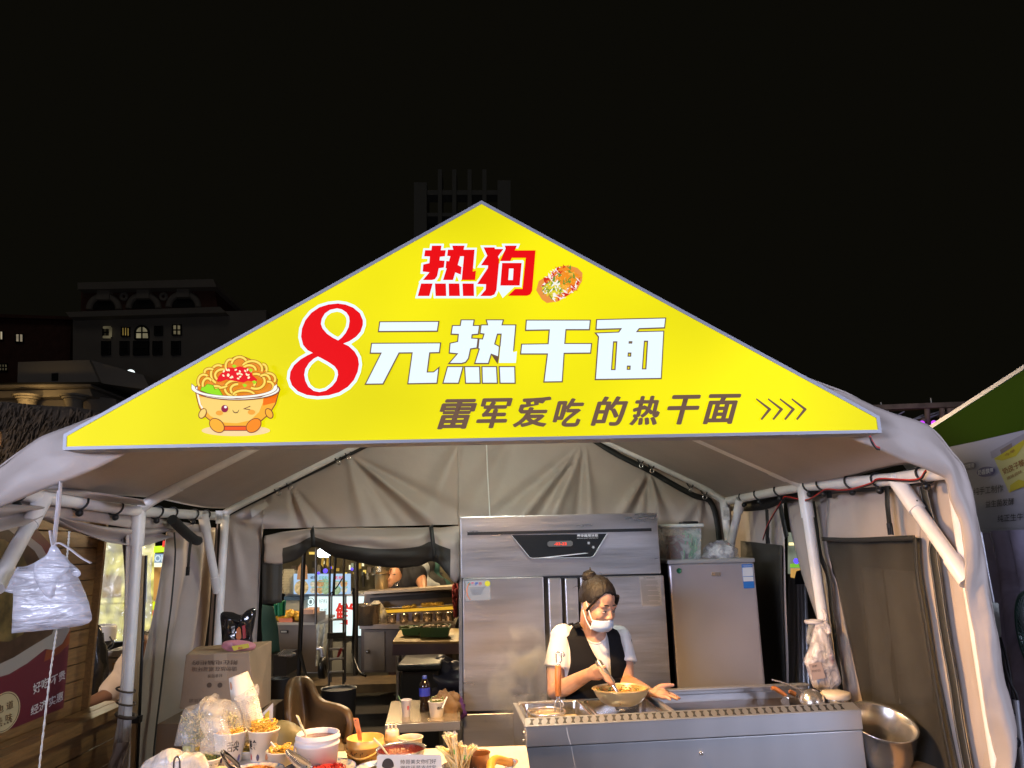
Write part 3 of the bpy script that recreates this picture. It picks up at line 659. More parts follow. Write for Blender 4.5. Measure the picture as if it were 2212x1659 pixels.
pr_([[(1072, 1130), (1210, 1070), (1214, 1085), (1120, 1122), (1214, 1140), (1208, 1152)]], (.14, .02, .02), 10)
# printed hot dog
hd = poly_mesh([tr([(1585,1380),(1610,1290),(1690,1240),(1770,1200),(1800,1150),(1900,1135),(1990,1160),(2040,1210),(2035,1290),(1990,1370),(1900,1430),(1800,1490),(1690,1505),(1640,1470)], 810, 324, .2197)], sgn_map(1), 'hotdog_print', PM((.78, .28, .05)), sign)
m = MB(); hm = [PM(c) for c in ((.85, .26, .01), (.75, .62, .03), (.9, .85, .75), (.62, .02, .01), (.16, .28, .03), (.55, .5, .02), (.9, .45, .05))]
for i in range(560):
    t = rr.random(); q = rr.random()*2-1
    cx, cy = 1690+t*270, 1425-t*220; cx += q*105*.85; cy += q*105*.95
    big = math.sin(math.acos(max(-1, min(1, 2*t-1))))
    if abs(q) > .35+.65*big: continue
    m.cm = (rr.choice((2, 2, 3, 0, 3)) if abs(q) > .6 else rr.choice((0, 0, 6, 4, 0)) if t > .45 else rr.choice((1, 5, 1, 2, 4)))
    a = rr.random()*3; L_, W_ = 14+rr.random()*30, 5+rr.random()*9
    f = sgn_map(3+i*.01); pts = [(cx+math.cos(a)*L_, cy+math.sin(a)*L_), (cx-math.sin(a)*W_, cy+math.cos(a)*W_), (cx-math.cos(a)*L_, cy-math.sin(a)*L_), (cx+math.sin(a)*W_, cy-math.cos(a)*W_)]
    m.quad(*[f(*tr([p], 810, 324, .2197)[0]) for p in pts[::-1]])
tag(m.build('topping_print', hm, hd), kind='stuff')
# ================================================================ tall commercial fridge
FY = 4.33
def FP(u, v): return P(u, v, FY)
fr = thing('commercial_fridge', (.4, FY+.37, 0), 'wide stainless commercial fridge with black control panel behind the cook', 'fridge')
STEEL_F = mat('fridge_steel', (.48, .465, .48), .31, .85, var=.12, vscale=1.6, bump=.13, bscale=5, rvar=.12, stretch=(1, 1, 9))
SEAL = mat('dark_seal', (.02, .02, .022), .6)
x0, x1 = -.19, .99; ft = 1.915
MB().box((.40, FY+.40, ft/2+.03), (1.175, .72, ft-.06)).build('body', STEEL_F, fr, bevel=.004)
zt = FP(1210, 1244).z
top = MB(); top.box((.40, FY+.01, (ft+zt)/2), (1.18, .06, ft-zt)); top.build('top_panel', STEEL_F, fr, bevel=.004)
m = MB(); m.box((.40, FY-.021, FP(1200, 1150).z+.003), (FP(1405, 1147).x-FP(1009, 1154).x, .004, .018)); m.build('trim_line', BLACK, fr)
cp = MB(); pts = [FP(1104, 1156), FP(1143, 1204), FP(1150, 1206), FP(1274, 1204), FP(1281, 1201), FP(1310, 1153)]
cp.prism([p+Vector((0, -.028, 0)) for p in pts], (0, .01, 0)); cp = cp.build('control_panel', mat('black_glass', (.015, .016, .018), .22), fr)
rim = [p+Vector((0, -.030, 0)) for p in pts]; MB().tube(rim, .003, 6).build('panel_edge', ALU, cp)
ds = MB().prism([FP(u, v)+Vector((0, -.034, 0)) for u, v in ((1186, 1169), (1182, 1172), (1182, 1178), (1186, 1181), (1232, 1180), (1236, 1177), (1236, 1171), (1232, 1168))], (0, .006, 0)).build('display', mat('smoke_window', (.10, .10, .10), .3), cp)
def ftxt(name, s, u0, v0, u1, h, mt, par, off=0, y=-.0355): 
    a, b = FP(u0, v0)+Vector((0, y, 0)), FP(u1, v0-(u1-u0)*.018)+Vector((0, y, 0)); d = FP(u0, v0+h)+Vector((0, y, 0))-a
    return text(name, s, a, b, d, mt, par, offset=off)
ftxt('digits', '-03-22', 1196, 1172, 1223, 6, emis('red_led', (1, .06, .02), 1.6), cp, .02)
SILV = mat('silver_print', (.55, .55, .57), .4)
ftxt('lettering', '\u8c6a\u534e\u5546\u7528\u51b0\u67dc', 1245, 1154, 1290, 6.5, SILV, cp, .02)
ftxt('lettering', 'HAO HUA SHANG YONG BING GUI', 1245, 1162, 1290, 1.8, SILV, cp)
for u, v in ((1270, 1173), (1280, 1182)):
    m = MB(); c = FP(u, v)+Vector((0, -.0345, 0))
    for k in range(3):
        q = k*math.pi/3; d = Vector((math.cos(q), 0, math.sin(q)))*.0085; s_ = Vector((-math.sin(q), 0, math.cos(q)))*.0012
        m.quad(c-d-s_, c+d-s_, c+d+s_, c-d+s_)
    m.build('snowflake', SILV, cp)
m = MB(); m.quad(*[FP(u, v)+Vector((0, -.0292, 0)) for u, v in ((1160, 1205), (1262, 1194), (1270, 1195), (1180, 1205))]); m.build('swoosh', SILV, cp)
def door(u0, u1, v0, v1, n='door'):
    a, b, c, d = FP(u0, v0), FP(u1, v0-(u1-u0)*.018), FP(u1+(v1-v0)*.03*(1 if u0 > 1240 else .3), v1-(u1-u0)*.018), FP(u0, v1)
    xa, xb, za, zb = a.x, b.x, (a.z+b.z)/2, (c.z+d.z)/2
    return MB().box(((xa+xb)/2, FY-.005, (za+zb)/2), (xb-xa, .05, za-zb)).build(n, STEEL_F, fr, bevel=.005)
MB().box((.40, FY+.02, 1.0), (1.17, .02, 1.5)).build('door_gasket', SEAL, fr)
dl = door(1000, 1173, 1249, 1534); dr = door(1252, 1431, 1246, 1528)
for u0, u1, par in ((1183, 1211, dl), (1219, 1246, dr)):
    a, b = FP(u0, 1249), FP(u1, 1249)
    MB().box(((a.x+b.x)/2, FY-.012, (a.z+FP(u0, 1530).z)/2), (b.x-a.x, .045, a.z-FP(u0, 1530).z)).build('handle_strip', STEEL_F, par, bevel=.006)
ll = door(1001, 1209, 1539, 1690); lr = door(1222, 1440, 1535, 1690)
# notices stuck on the doors
st = MB().prism([FP(u, v)+Vector((0, -.031, 0)) for u, v in ((1228, 1331), (1245, 1331), (1245, 1341), (1228, 1341))], (0, .001, 0)).build('sticker', mat('grey_sticker', (.22, .215, .22), .5), dr)
ftxt('lettering', '\u51b7\u85cf', 1230, 1333, 1244, 7, INK, dr, .03, -.0325)
lab = MB().prism([FP(u, v)+Vector((0, -.031, 0)) for u, v in ((1378, 1245), (1424, 1244), (1427, 1308), (1385, 1309))], (0, .001, 0)).build('notice', mat('grey_notice', (.26, .25, .26), .5), dr)
m = MB(); rr = random.Random(3)
for k in range(24):
    v = 1252+k*2.25; u0 = 1381+k*.25; w_ = 40 if k % 5 else 14; w_ *= rr.uniform(.8, 1)
    m.quad(*[FP(u, vv)+Vector((0, -.0318, 0)) for u, vv in ((u0, v), (u0+w_, v-.6), (u0+w_, v+.3), (u0, v+.9))])
m.build('print_lines', mat('print_grey', (.12, .12, .13), .6), lab)
ftxt('lettering', '\u7535\u51b0\u67dc\u4f7f\u7528\u987b\u77e5', 1388, 1246.2, 1412, 3.2, INK, lab, 0, -.032)
note = MB().prism([FP(u, v)+Vector((0, -.031, 0)) for u, v in ((1006, 1254), (1058, 1253), (1060, 1295), (1008, 1297))], (0, .001, 0)).build('notice', mat('clear_notice', (.33, .32, .32), .35), dl)
for k, c in enumerate(((.02, .22, .20), (.5, .08, .15), (.06, .12, .40), (.5, .10, .12))):
    ftxt('lettering', '\u6e29\u99a8\u63d0\u793a'[k], 1010+k*8, 1257, 1017+k*8, 7, mat('print_c%d' % k, c, .6), note, .03, -.032)
m = MB().lathe([(0, 0), (.016, 0)], FP(1053, 1260)+Vector((0, -.0325, 0)), 20, R=Matrix.Rotation(math.pi/2, 3, 'X')); m.build('smiley', mat('yellow_print', (.62, .55, .02), .6), note)
m = MB()
A = [FP(1024-16*math.cos(q), 1276-22*math.sin(q))+Vector((0, -.0322, 0)) for q in [1.0-k*.13 for k in range(17)]]
B = [FP(1024-14*math.cos(q), 1276-21*math.sin(q))+Vector((0, -.0322, 0)) for q in [1.0-k*.13 for k in range(17)]]
m.grid([[a, b] for a, b in zip(A, B)]); m.build('arc_print', mat('orange_print', (.65, .16, .04), .6), note)
m = MB()
for k in range(7): m.quad(*[FP(u, v)+Vector((0, -.0322, 0)) for u, v in ((1014+k, 1268+k*2.6), (1048-k*1.5, 1267+k*2.6), (1048-k*1.5, 1268+k*2.6), (1014+k, 1269+k*2.6))])
m.build('print_lines', mat('print_grey2', (.2, .2, .2), .6), note)

# ================================================================ small silver fridge
GY = 4.38
sf = thing('household_fridge', (1.31, GY+.28, 0), 'narrow silver household fridge with black sides, right of the big fridge', 'fridge')
SILVER = mat('silver_laminate', (.44, .43, .50), .32, .5, var=.06, vscale=2, rvar=.10)
MB().box((1.315, GY+.31, .80), (.515, .52, 1.60)).build('body', mat('black_lacquer', (.012, .012, .013), .3), sf, bevel=.006)
def tilt(u, v): return P(u, v, GY)
fd = MB(); pts = [tilt(1447, 1214), tilt(1626, 1212), tilt(1660, 1520), tilt(1484, 1530)]
fd.box((1.315, GY+.02, .93), (.52, .05, 1.36)); fd = fd.build('door', SILVER, sf, bevel=.012)
MB().box((1.315, GY+.28, 1.623), (.53, .57, .025)).build('top_cover', mat('grey_top', (.30, .30, .31), .4), sf, bevel=.005)
def gp(pl, y=-.008): return [tilt(u, v)+Vector((0, y, 0)) for u, v in pl]
MB().lathe([(0, 0), (.015, 0), (.016, .002)], tilt(1466, 1233)+Vector((0, -.008, 0)), 20, R=Matrix.Rotation(math.pi/2, 3, 'X')).build('sticker', mat('green_sticker', (.015, .13, .07), .4), sf)
MB().prism(gp(((1536, 1236), (1556, 1236), (1556, 1244), (1536, 1244))), (0, .003, 0)).build('badge', STEEL_S, sf)
el = MB().prism(gp(((1601, 1219), (1624, 1218), (1629, 1270), (1606, 1271))), (0, .002, 0)).build('energy_label', mat('blue_label', (.02, .16, .55), .5), sf)
m = MB().quad(*gp(((1602.5, 1226), (1624.5, 1225), (1626, 1244), (1603.5, 1245)), -.0088)); m.quad(*gp(((1604, 1246), (1626, 1245.5), (1627, 1255), (1605, 1256)), -.0088)); m.build('print', mat('label_white', (.62, .66, .72), .5), el)
text('lettering', '\u4e2d\u56fd\u80fd\u6548\u6807\u8bc6', *[tilt(u, v)+Vector((0, -.009, 0)) for u, v in ((1603, 1221), (1623, 1220.3))], tilt(1603, 1224)-tilt(1603, 1221), mat('label_white2', (.7, .75, .8), .5), el)
# storage box on the small fridge
sb = thing('storage_box', tuple(P(1478, 1212, 4.55)), 'clear lidded plastic tub holding green straws on the silver fridge', 'storage box')
CLEAR = film('clear_plastic', (.75, .78, .76), .35, .2, .2)
Yb = 4.5; q = [P(1429, 1141, Yb), P(1515, 1141, Yb), P(1513, 1212, Yb), P(1442, 1212, Yb)]
bk = Vector((0, .26, 0))
m = MB()
for i in (1, 2, 3): 
    a, b = q[i], q[(i+1) % 4]; m.grid([[a, b], [a+bk, b+bk]], False)
m.quad(*q); m.quad(*[p+bk for p in q]); m.build('tub', CLEAR, sb)
MB().box(((q[0].x+q[1].x)/2, Yb+.13, q[0].z+.012), (q[1].x-q[0].x+.03, .30, .022)).build('lid', mat('frosted_lid', (.52, .55, .53), .35), sb, bevel=.008)
MB().box(((q[0].x+q[1].x)/2+.06, Yb+.05, q[0].z+.03), (.10, .10, .018)).build('handle', BLACK, sb, bevel=.006)
m = MB(); rr = random.Random(5)
for k in range(46):
    u = rr.uniform(1476, 1508); a = P(u-6, 1211, Yb+.05+rr.random()*.15); b = P(u+rr.uniform(-2, 5), rr.uniform(1146, 1156), Yb+.05+rr.random()*.15); m.tube([a, b], .004, 5)
st_ = m.build('straws', mat('green_straws', (.10, .42, .16), .4), None); tag(st_, 'bundle of green drinking straws standing inside the clear tub', 'straws', kind='stuff')
m = MB(); c = P(1452, 1185, Yb+.12); m.box(c, (.06, .10, .16)); m.box(c+Vector((.07, .02, -.01)), (.07, .1, .19)); o = m.build('paper_packs', mat('pink_pack', (.35, .22, .24), .5), None); tag(o, 'pale pink paper packs beside the straws in the clear tub', 'packs')
WRAP = film('milky_film', (.75, .74, .74), .55, .22, .7, 18)
def blob(name, c, r, mt, seed, amp=.35, seg=28, rings=18, fq=2.2, par=None, flat=0):
    m = MB(); rows = []
    for j in range(rings+1):
        th = math.pi*j/rings; row = []
        for k in range(seg):
            q = 2*math.pi*k/seg; d = Vector((math.sin(th)*math.cos(q), math.sin(th)*math.sin(q), math.cos(th)))
            f = 1+amp*noise.noise(d*fq+Vector((seed, 0, 0)))+amp*.5*noise.noise(d*fq*3+Vector((0, seed, 0)))
            p = Vector((d.x*r[0], d.y*r[1], d.z*r[2]))*f; p.z = max(p.z, -r[2]*.8); row.append(Vector(c)+p)
        rows.append(row)
    return m.grid(rows, True, True).build(name, mt, par)
o = blob('plastic_bag', P(1556, 1200, 4.62)+Vector((0, 0, .01)), (.105, .10, .075), WRAP, 3); tag(o, 'translucent knotted plastic bag lying on the silver fridge beside the tub', 'plastic bag')
o = MB().lathe([(0, .0), (.032, .0), (.034, .01), (.03, .014), (0, .014)], P(1612, 1211, 4.5), 18).build('jar_lid', WHITE); tag(o, 'small round white lid lying at the right end of the silver fridge top', 'lid')
# black thin object on fridge top
o = MB().box(P(1500, 1213, 4.42)+Vector((0, 0, .008)), (.16, .03, .012), rz=.1).build('steel_tray', STEEL_S); tag(o, 'thin steel tray edge lying in front of the clear tub', 'tray')

# ================================================================ noodle cooker
O = P(1135, 1569, 3.08); KR = PZ(1860, 1533, O.z)
ex = (KR-O).normalized(); ey = Vector((-ex.y, ex.x, 0)); KL = (KR-O).length; KD = .46
def K(s, d, h): return O+ex*s+ey*d+Vector((0, 0, h))
kr = math.atan2(ex.y, ex.x)
ck = thing('noodle_cooker', tuple(K(KL/2, KD/2, -O.z)), 'stainless noodle cooker counter with perforated front rail and dented front panel', 'cooker')
def kbox(name, s0, s1, d0, d1, h0, h1, mt, par=ck, bev=.003):
    return MB().box(K((s0+s1)/2, (d0+d1)/2, (h0+h1)/2), (s1-s0, d1-d0, h1-h0), rz=kr).build(name, mt, par, bevel=bev)
STEEL_K = mat('counter_steel', (.52, .52, .54), .33, .82, var=.10, vscale=2.0, stretch=(1, 1, .2), bump=.16, bscale=2.6, rvar=.1)
up = kbox('front_panel', 0, KL, 0, .02, -.078, 0, STEEL_K); lo = kbox('front_panel', .003, KL-.003, .004, .02, -O.z+.12, -.081, STEEL_K)
sd = kbox('side_panel', -.002, .018, .022, KD, -O.z+.12, -.004, STEEL_K); kbox('side_panel', KL-.018, KL, .022, KD, -O.z+.12, -.004, STEEL_K)
kbox('back_panel', .02, KL-.02, KD-.02, KD, -O.z+.12, 0.0, STEEL_K)
for s in (.05, KL-.05):
    for d in (.06, KD-.06): kbox('leg', s-.02, s+.02, d-.02, d+.02, -O.z, -O.z+.12, STEEL_K)
# perforated rail: plate with a row of bone shaped slots
m = MB(); rw = .052; hr = .012
m.hexa([K(0, .0, -.002), K(KL, .0, -.002), K(KL, .058, .018), K(0, .058, .018)], [K(0, .0, -.006), K(KL, .0, -.006), K(KL, .058, .006), K(0, .058, .006)]); rail = m.build('perforated_rail', STEEL_K, ck)
ns = 40; me0 = None
for k in range(ns):
    s = .03+(KL-.10)*k/(ns-1); 
    if me0 is None:
        pts = [(-.008, -.019), (.008, -.019), (.004, -.006), (.004, .006), (.009, .019), (-.009, .019), (-.004, .006), (-.004, -.006)]
        mb = MB(); mb.prism([Vector((x, y, 0)) for x, y in pts], (0, 0, .002)); o = mb.build('slot', SEAL); o.parent = rail; me0 = o.data
    else:
        o = bpy.data.objects.new('slot', me0); col.objects.link(o); o.parent = rail
    o.location = K(s, .030, .0080)-ORG[rail.name]; o.rotation_euler = (math.atan2(.02, .058), 0, kr-.2)
# compartments
def basin(s0, s1, d0, d1, dep, mt, name='basin', r=.03):
    m = MB(); rows = []
    def ring(ins, z):
        a, b, c, d = s0+ins, s1-ins, d0+ins, d1-ins; out = []
        for (cx, cy, q0) in ((b-r, d-r, 0), (a+r, d-r, 1), (a+r, c+r, 2), (b-r, c+r, 3)):
            for k in range(5):
                q = (q0+k/4)*math.pi/2; out.append(K(cx+r*math.cos(q), cy+r*math.sin(q), z))
        return out
    for ins, z in ((-.012, -.004), (-.010, .004), (-.002, .006), (0, 0), (.008, -dep*.9), (.02, -dep)): rows.append(ring(ins, z))
    m.grid(rows, True, True); m.add(rows[-1], [list(range(len(rows[-1])))], False)
    return m.build(name, mt, ck)
STEEL_B = mat('basin_steel', (.60, .58, .57), .22, .95, rvar=.06, vscale=8, var=.05)
basin(.03, .29, .105, .40, .16, STEEL_B); basin(.325, .60, .105, .40, .16, STEEL_B)
kbox('top_plate', .0, .645, .078, .092, -.012, -.002, STEEL_K); kbox('top_plate', 0, .645, .413, KD-.02, -.014, -.003, STEEL_K)
kbox('top_plate', .0, .016, .092, .413, -.014, -.003, STEEL_K); kbox('top_plate', .304, .311, .092, .413, -.014, -.003, STEEL_K)
kbox('divider', .625, .650, .075, KD-.01, -.02, .012, STEEL_K)
GR = mat('griddle_iron', (.035, .026, .022), .45, .2, var=.4, vscale=5)
kbox('griddle_plate', .65, KL-.02, .08, KD-.03, -.05, -.03, GR)
kbox('splash_back', .60, KL, KD-.02, KD, 0, .028, STEEL_K); kbox('splash_lip', .60, KL, KD-.04, KD-.02, .018, .028, STEEL_K)
MB().ball(K(.72, -.001, -.135), (.008, .004, .008), 10, 6).build('screw', STEEL_S, lo)
BRASS = mat('warm_brass', (.65, .42, .16), .3, .9)
for k in range(9):
    MB().ball(K(-.004, .03+.012*(k % 2), -.03-.034*k), (.006, .006, .006), 8, 5).build('bolt', STEEL_S, sd)
for k in range(3): kbox('gas_knob', -.03, -.002, .06+.1*k, .10+.1*k, -.42, -.38, BLACK, sd)
# small white streak of dried water on the panel is dirt on the steel
m = MB(); a = [K(.165, -.0006, -.012), K(.172, -.0006, -.05), K(.180, -.0006, -.076)]; b = [p+ex*.003 for p in a]; m.grid([[p, q] for p, q in zip(a, b)]); m.build('water_streak', mat('scale_mark', (.55, .53, .5), .7), up)
m = MB(); a = [K(.183, .0034, -.085), K(.190, .0034, -.13), K(.196, .0034, -.165)]; b = [p+ex*.0025 for p in a]; m.grid([[p, q] for p, q in zip(a, b)]); m.build('water_streak', mat('scale_mark', (.55, .53, .5), .7), lo)
# water in the first basin
MB().add([K(s, d, -.05) for s, d in ((.04, .115), (.28, .115), (.28, .39), (.04, .39))], [(0, 1, 2, 3)]).build('water', mat('noodle_water', (.35, .28, .17), .08), ck)

# noodle strainer
WOOD_O = mat('orange_wood', (.46, .15, .035), .38, var=.25, vscale=30, stretch=(1, 1, .15))
stn = thing('noodle_strainer', tuple(P(1181, 1548, 3.25)), 'noodle strainer with orange wooden handle standing in the left basin', 'strainer')
sc_ = K(.118, .21, .0); 
m = MB(); m.lathe([(.078, .008), (.080, .002), (.074, -.01), (.062, -.07), (.0, -.09)], sc_, 32); m.build('basket', mat('wire_basket', (.55, .47, .33), .3, .8, bump=.8, bscale=260), stn)
MB().tube([sc_+Vector((math.cos(q)*.079, math.sin(q)*.079, .006)) for q in [2*math.pi*k/32 for k in range(33)]], .004, 8, False).build('rim', STEEL_S, stn)
m = MB(); rr = random.Random(2); me0 = None
for k in range(60):
    q, r_ = rr.random()*6.28, math.sqrt(rr.random())*.05; m.lathe([(0, .001), (.0022, .001)], sc_+Vector((math.cos(q)*r_, math.sin(q)*r_, -.028+.0)), 6)
tag(m.build('mesh_holes', SEAL, stn), kind='stuff')
sy = sc_.y+.02
def SP(u, v): return P(u, v, sy)
for pl in ([(1199, 1537), (1199, 1520), (1203, 1510), (1202, 1504)], [(1211, 1540), (1211, 1522), (1208, 1511), (1209, 1504)], [(1211, 1512), (1215, 1518), (1217, 1524), (1213, 1527)],
           [(1203, 1438), (1205, 1433), (1202, 1428), (1201.5, 1412), (1204, 1408.5), (1208, 1410), (1211, 1417)], [(1208, 1438), (1209, 1432), (1213, 1427), (1212, 1412), (1214, 1409), (1218, 1411), (1219, 1416), (1215, 1418), (1212, 1416)]):
    MB().tube(smoothline([SP(*p) for p in pl], 24), .0032, 7).build('wire', STEEL_S, stn)
m = MB(); a, b = SP(1205.5, 1437), SP(1205.5, 1504); m.tube([a, a.lerp(b, .03), a.lerp(b, .5), a.lerp(b, .97), b], [.011, .0135, .0142, .0135, .011], 12); m.build('handle', WOOD_O, stn)

# mixing bowl resting on the cooker
def Kpx(u, v, h=0): return PZ(u, v, O.z+h)
bc = Kpx(1343, 1524, .006); bc.y += .0
bw = thing('mixing_bowl', tuple(bc), 'steel mixing bowl with sauce smeared inside on the cooker edge', 'bowl')
rb = (P(1400, 1488, bc.y).x-P(1279, 1488, bc.y).x)/2; hb = P(1340, 1487, bc.y).z-bc.z
prof = [(0.0, 0), (.30, .0), (.52, .06), (.72, .26), (.88, .58), (.96, .84), (1.0, 1.0), (1.03, 1.01), (1.02, .985)]
tq = Matrix.Rotation(-.03, 3, 'X')
m = MB(); m.lathe([(r*rb, z*hb) for r, z in prof], bc, 40, R=tq); m.lathe([(r*rb*.985, z*hb+.004) for r, z in prof[:7]][::-1], bc, 40, R=tq)
m.build('bowl', mat('bowl_steel', (.80, .66, .40), .30, .75, rvar=.05, vscale=8, var=.06), bw)  # gold tint put into the steel for the warm light it reflects
SAUCE = mat('sauce_smear', (.30, .12, .02), .35, var=.6, vscale=20, color2=(.62, .38, .12))
m = MB(); m.lathe([(r*rb*.97, z*hb+.006) for r, z in ((0, .30), (.66, .30), (.82, .52), (.93, .80), (.97, .90))], bc, 40, R=tq); m.build('sauce_smear', SAUCE, bw)
m = MB(); rr = random.Random(8)
for k in range(90):
    q = rr.uniform(.4, 2.9); z = rr.uniform(.4, .9); r_ = (.70+.3*(z-.3)/.6)*rb*.95
    c = bc+tq @ Vector((math.cos(q)*r_, math.sin(q)*r_, z*hb+.004)); m.ball(c, (rr.uniform(.003, .008), .003, rr.uniform(.002, .004)), 6, 4)
tag(m.build('scallion_bits', mat('scallion', (.07, .12, .02), .5), bw), kind='stuff')
m = MB(); rr = random.Random(9)
for k in range(40):
    c = bc+Vector((rr.uniform(-.6, .6)*rb, rr.uniform(-.4, .7)*rb, .42*hb+rr.random()*.02)); pts = [c]
    for i in range(7): pts.append(pts[-1]+Vector((rr.uniform(-.02, .02), rr.uniform(-.02, .02), rr.uniform(-.006, .008))))
    m.tube(smoothline(pts, 20), .0028, 5)
o = m.build('dressed_noodles', mat('sauced_noodle', (.55, .26, .05), .4)); tag(o, 'sauce-coated noodles lying in the steel mixing bowl', 'noodles', kind='stuff')

# ladle, turner, jar at the right end of the cooker
def KY(u, v, y): return P(u, v, y)
ld = thing('ladle', tuple(KY(1755, 1524, 3.42)), 'steel ladle turned upside down at the right end of the cooker', 'ladle')
c = KY(1756, 1512, 3.42); rL = .058
m = MB(); m.lathe([(0, rL*.78), (rL*.4, rL*.70), (rL*.75, rL*.45), (rL*.95, rL*.05), (rL, -rL*.35), (rL*.97, -rL*.40), (rL*.9, 0)], c, 28, R=Matrix.Rotation(.35, 3, 'X') @ Matrix.Rotation(.25, 3, 'Y')); m.build('bowl', STEEL_S, ld)
m = MB(); m.tube(smoothline([KY(1742, 1499, 3.42), KY(1715, 1484, 3.44), KY(1690, 1474, 3.46), KY(1667, 1468, 3.48)], 16), .010, 8, flat=.4); m.build('handle', STEEL_S, ld)
tn = thing('turner', tuple(KY(1690, 1520, 3.46)), 'turner with orange wooden handle leaning beside the ladle', 'spatula')
m = MB(); m.tube([KY(1667, 1487, 3.45), KY(1672, 1486, 3.45), KY(1684, 1493, 3.45), KY(1697, 1502, 3.45)], [.011, .015, .015, .012], 10, flat=.7); m.build('handle', WOOD_O, tn)
m = MB(); m.tube([KY(1696, 1501, 3.45), KY(1704, 1509, 3.44)], .006, 6); m.prism([KY(u, v, 3.44) for u, v in ((1697, 1500), (1702, 1500), (1707, 1528), (1702, 1530), (1690, 1522), (1686, 1514))], (0, .003, 0)); m.build('blade', STEEL_S, tn)
sp = thing('spatula', tuple(KY(1720, 1520, 3.50)), 'second spatula with a short orange grip behind the ladle', 'spatula')
m = MB(); m.tube([KY(1705, 1494, 3.5), KY(1718, 1500, 3.5)], .011, 8); m.build('handle', WOOD_O, sp); MB().tube([KY(1718, 1500, 3.5), KY(1735, 1512, 3.5)], .006, 6).build('blade', STEEL_S, sp)
jc = KY(1808, 1526, 3.44)
jr = thing('flour_jar', tuple(jc), 'short round jar with cream lid at the right end of the cooker', 'jar')
MB().lathe([(0, 0), (.055, 0), (.060, .01), (.060, .045)], jc, 28).build('body', STEEL_S, jr); MB().lathe([(.064, .038), (.066, .044), (.066, .056), (.06, .062), (.02, .064), (0, .066)], jc, 28).build('lid', mat('cream_lid', (.62, .53, .42), .4), jr)

# tilted stock pot to the right
pc = P(1898, 1608, 3.3)
pt = thing('stock_pot', tuple(pc), 'big round steel pot leaning forward beside the cooker', 'pot')
Rp = Matrix.Rotation(.38, 3, 'X') @ Matrix.Rotation(.05, 3, 'Y'); R_ = .135
m = MB(); m.lathe([(0, -.16), (R_*.75, -.155), (R_*.93, -.10), (R_, 0), (R_, .10), (R_*1.06, .105), (R_*1.05, .112), (R_*.97, .105), (R_*.96, 0), (R_*.9, -.09), (R_*.7, -.14), (0, -.145)], pc, 44, R=Rp); m.build('pot', STEEL_S, pt)
m = MB(); m.tube([pc+Rp @ Vector(p) for p in ((-.09, .02, .02), (-.05, -.04, .01), (.0, -.07, -.03), (.03, -.06, -.09))], .004, 6); m.build('bail_handle', STEEL_S, pt)
o = MB().box((pc.x+.12, pc.y+.05, .40), (.44, .40, .76)).build('pot_stand', mat('dark_crate', (.03, .03, .028), .6)); tag(o, 'dark stand under the leaning steel pot', 'stand')
o = MB().box(P(2035, 1656, 3.15)+Vector((-.03, 0, -.045)), (.24, .3, .03), rz=.5).build('wood_board', mat('pale_wood', (.50, .33, .17), .5, var=.2, vscale=12, stretch=(1, 8, 1))); tag(o, 'pale wooden board edge in front of the right tent wall', 'board')

# steam over the left end of the cooker
sm_ = MB(); c0 = P(1135, 1450, 3.7); sm_.box(c0, (.42, .30, .62)); st = bpy.data.materials.new('steam'); st.use_nodes = True
nt = st.node_tree; nt.nodes.remove(nt.nodes['Principled BSDF']); pv = nt.nodes.new('ShaderNodeVolumePrincipled'); pv.inputs['Color'].default_value = (.95, .93, .9, 1); pv.inputs['Anisotropy'].default_value = .3
tc = nt.nodes.new('ShaderNodeTexCoord'); tx = nt.nodes.new('ShaderNodeTexNoise'); tx.inputs['Scale'].default_value = 8; tx.inputs['Detail'].default_value = 5; tx.inputs['Distortion'].default_value = .6
gr = nt.nodes.new('ShaderNodeTexGradient'); gr.gradient_type = 'SPHERICAL'; mp = nt.nodes.new('ShaderNodeMapping'); mp.inputs['Location'].default_value = tuple(-c/.30 for c in (c0.x, c0.y, c0.z-.08)); mp.inputs['Scale'].default_value = (1/.20, 1/.15, 1/.30)
mp.inputs['Location'].default_value = (-c0.x/.20, -c0.y/.15, -(c0.z-.06)/.30)
nt.links.new(tc.outputs['Object'], tx.inputs[0]); nt.links.new(tc.outputs['Object'], mp.inputs[0]); nt.links.new(mp.outputs[0], gr.inputs[0])
mr = nt.nodes.new('ShaderNodeMapRange'); mr.inputs['From Min'].default_value = .49; mr.inputs['From Max'].default_value = .75; mr.inputs['To Max'].default_value = 60.0
nt.links.new(tx.outputs[0], mr.inputs[0]); ml = nt.nodes.new('ShaderNodeMath'); ml.operation = 'MULTIPLY'; nt.links.new(mr.outputs[0], ml.inputs[0]); nt.links.new(gr.outputs['Fac'], ml.inputs[1])
nt.links.new(ml.outputs[0], pv.inputs['Density']); nt.links.new(pv.outputs[0], nt.nodes['Material Output'].inputs['Volume'])
tag(sm_.build('steam', st), 'warm steam rising from the left basin of the cooker', 'steam', kind='stuff')
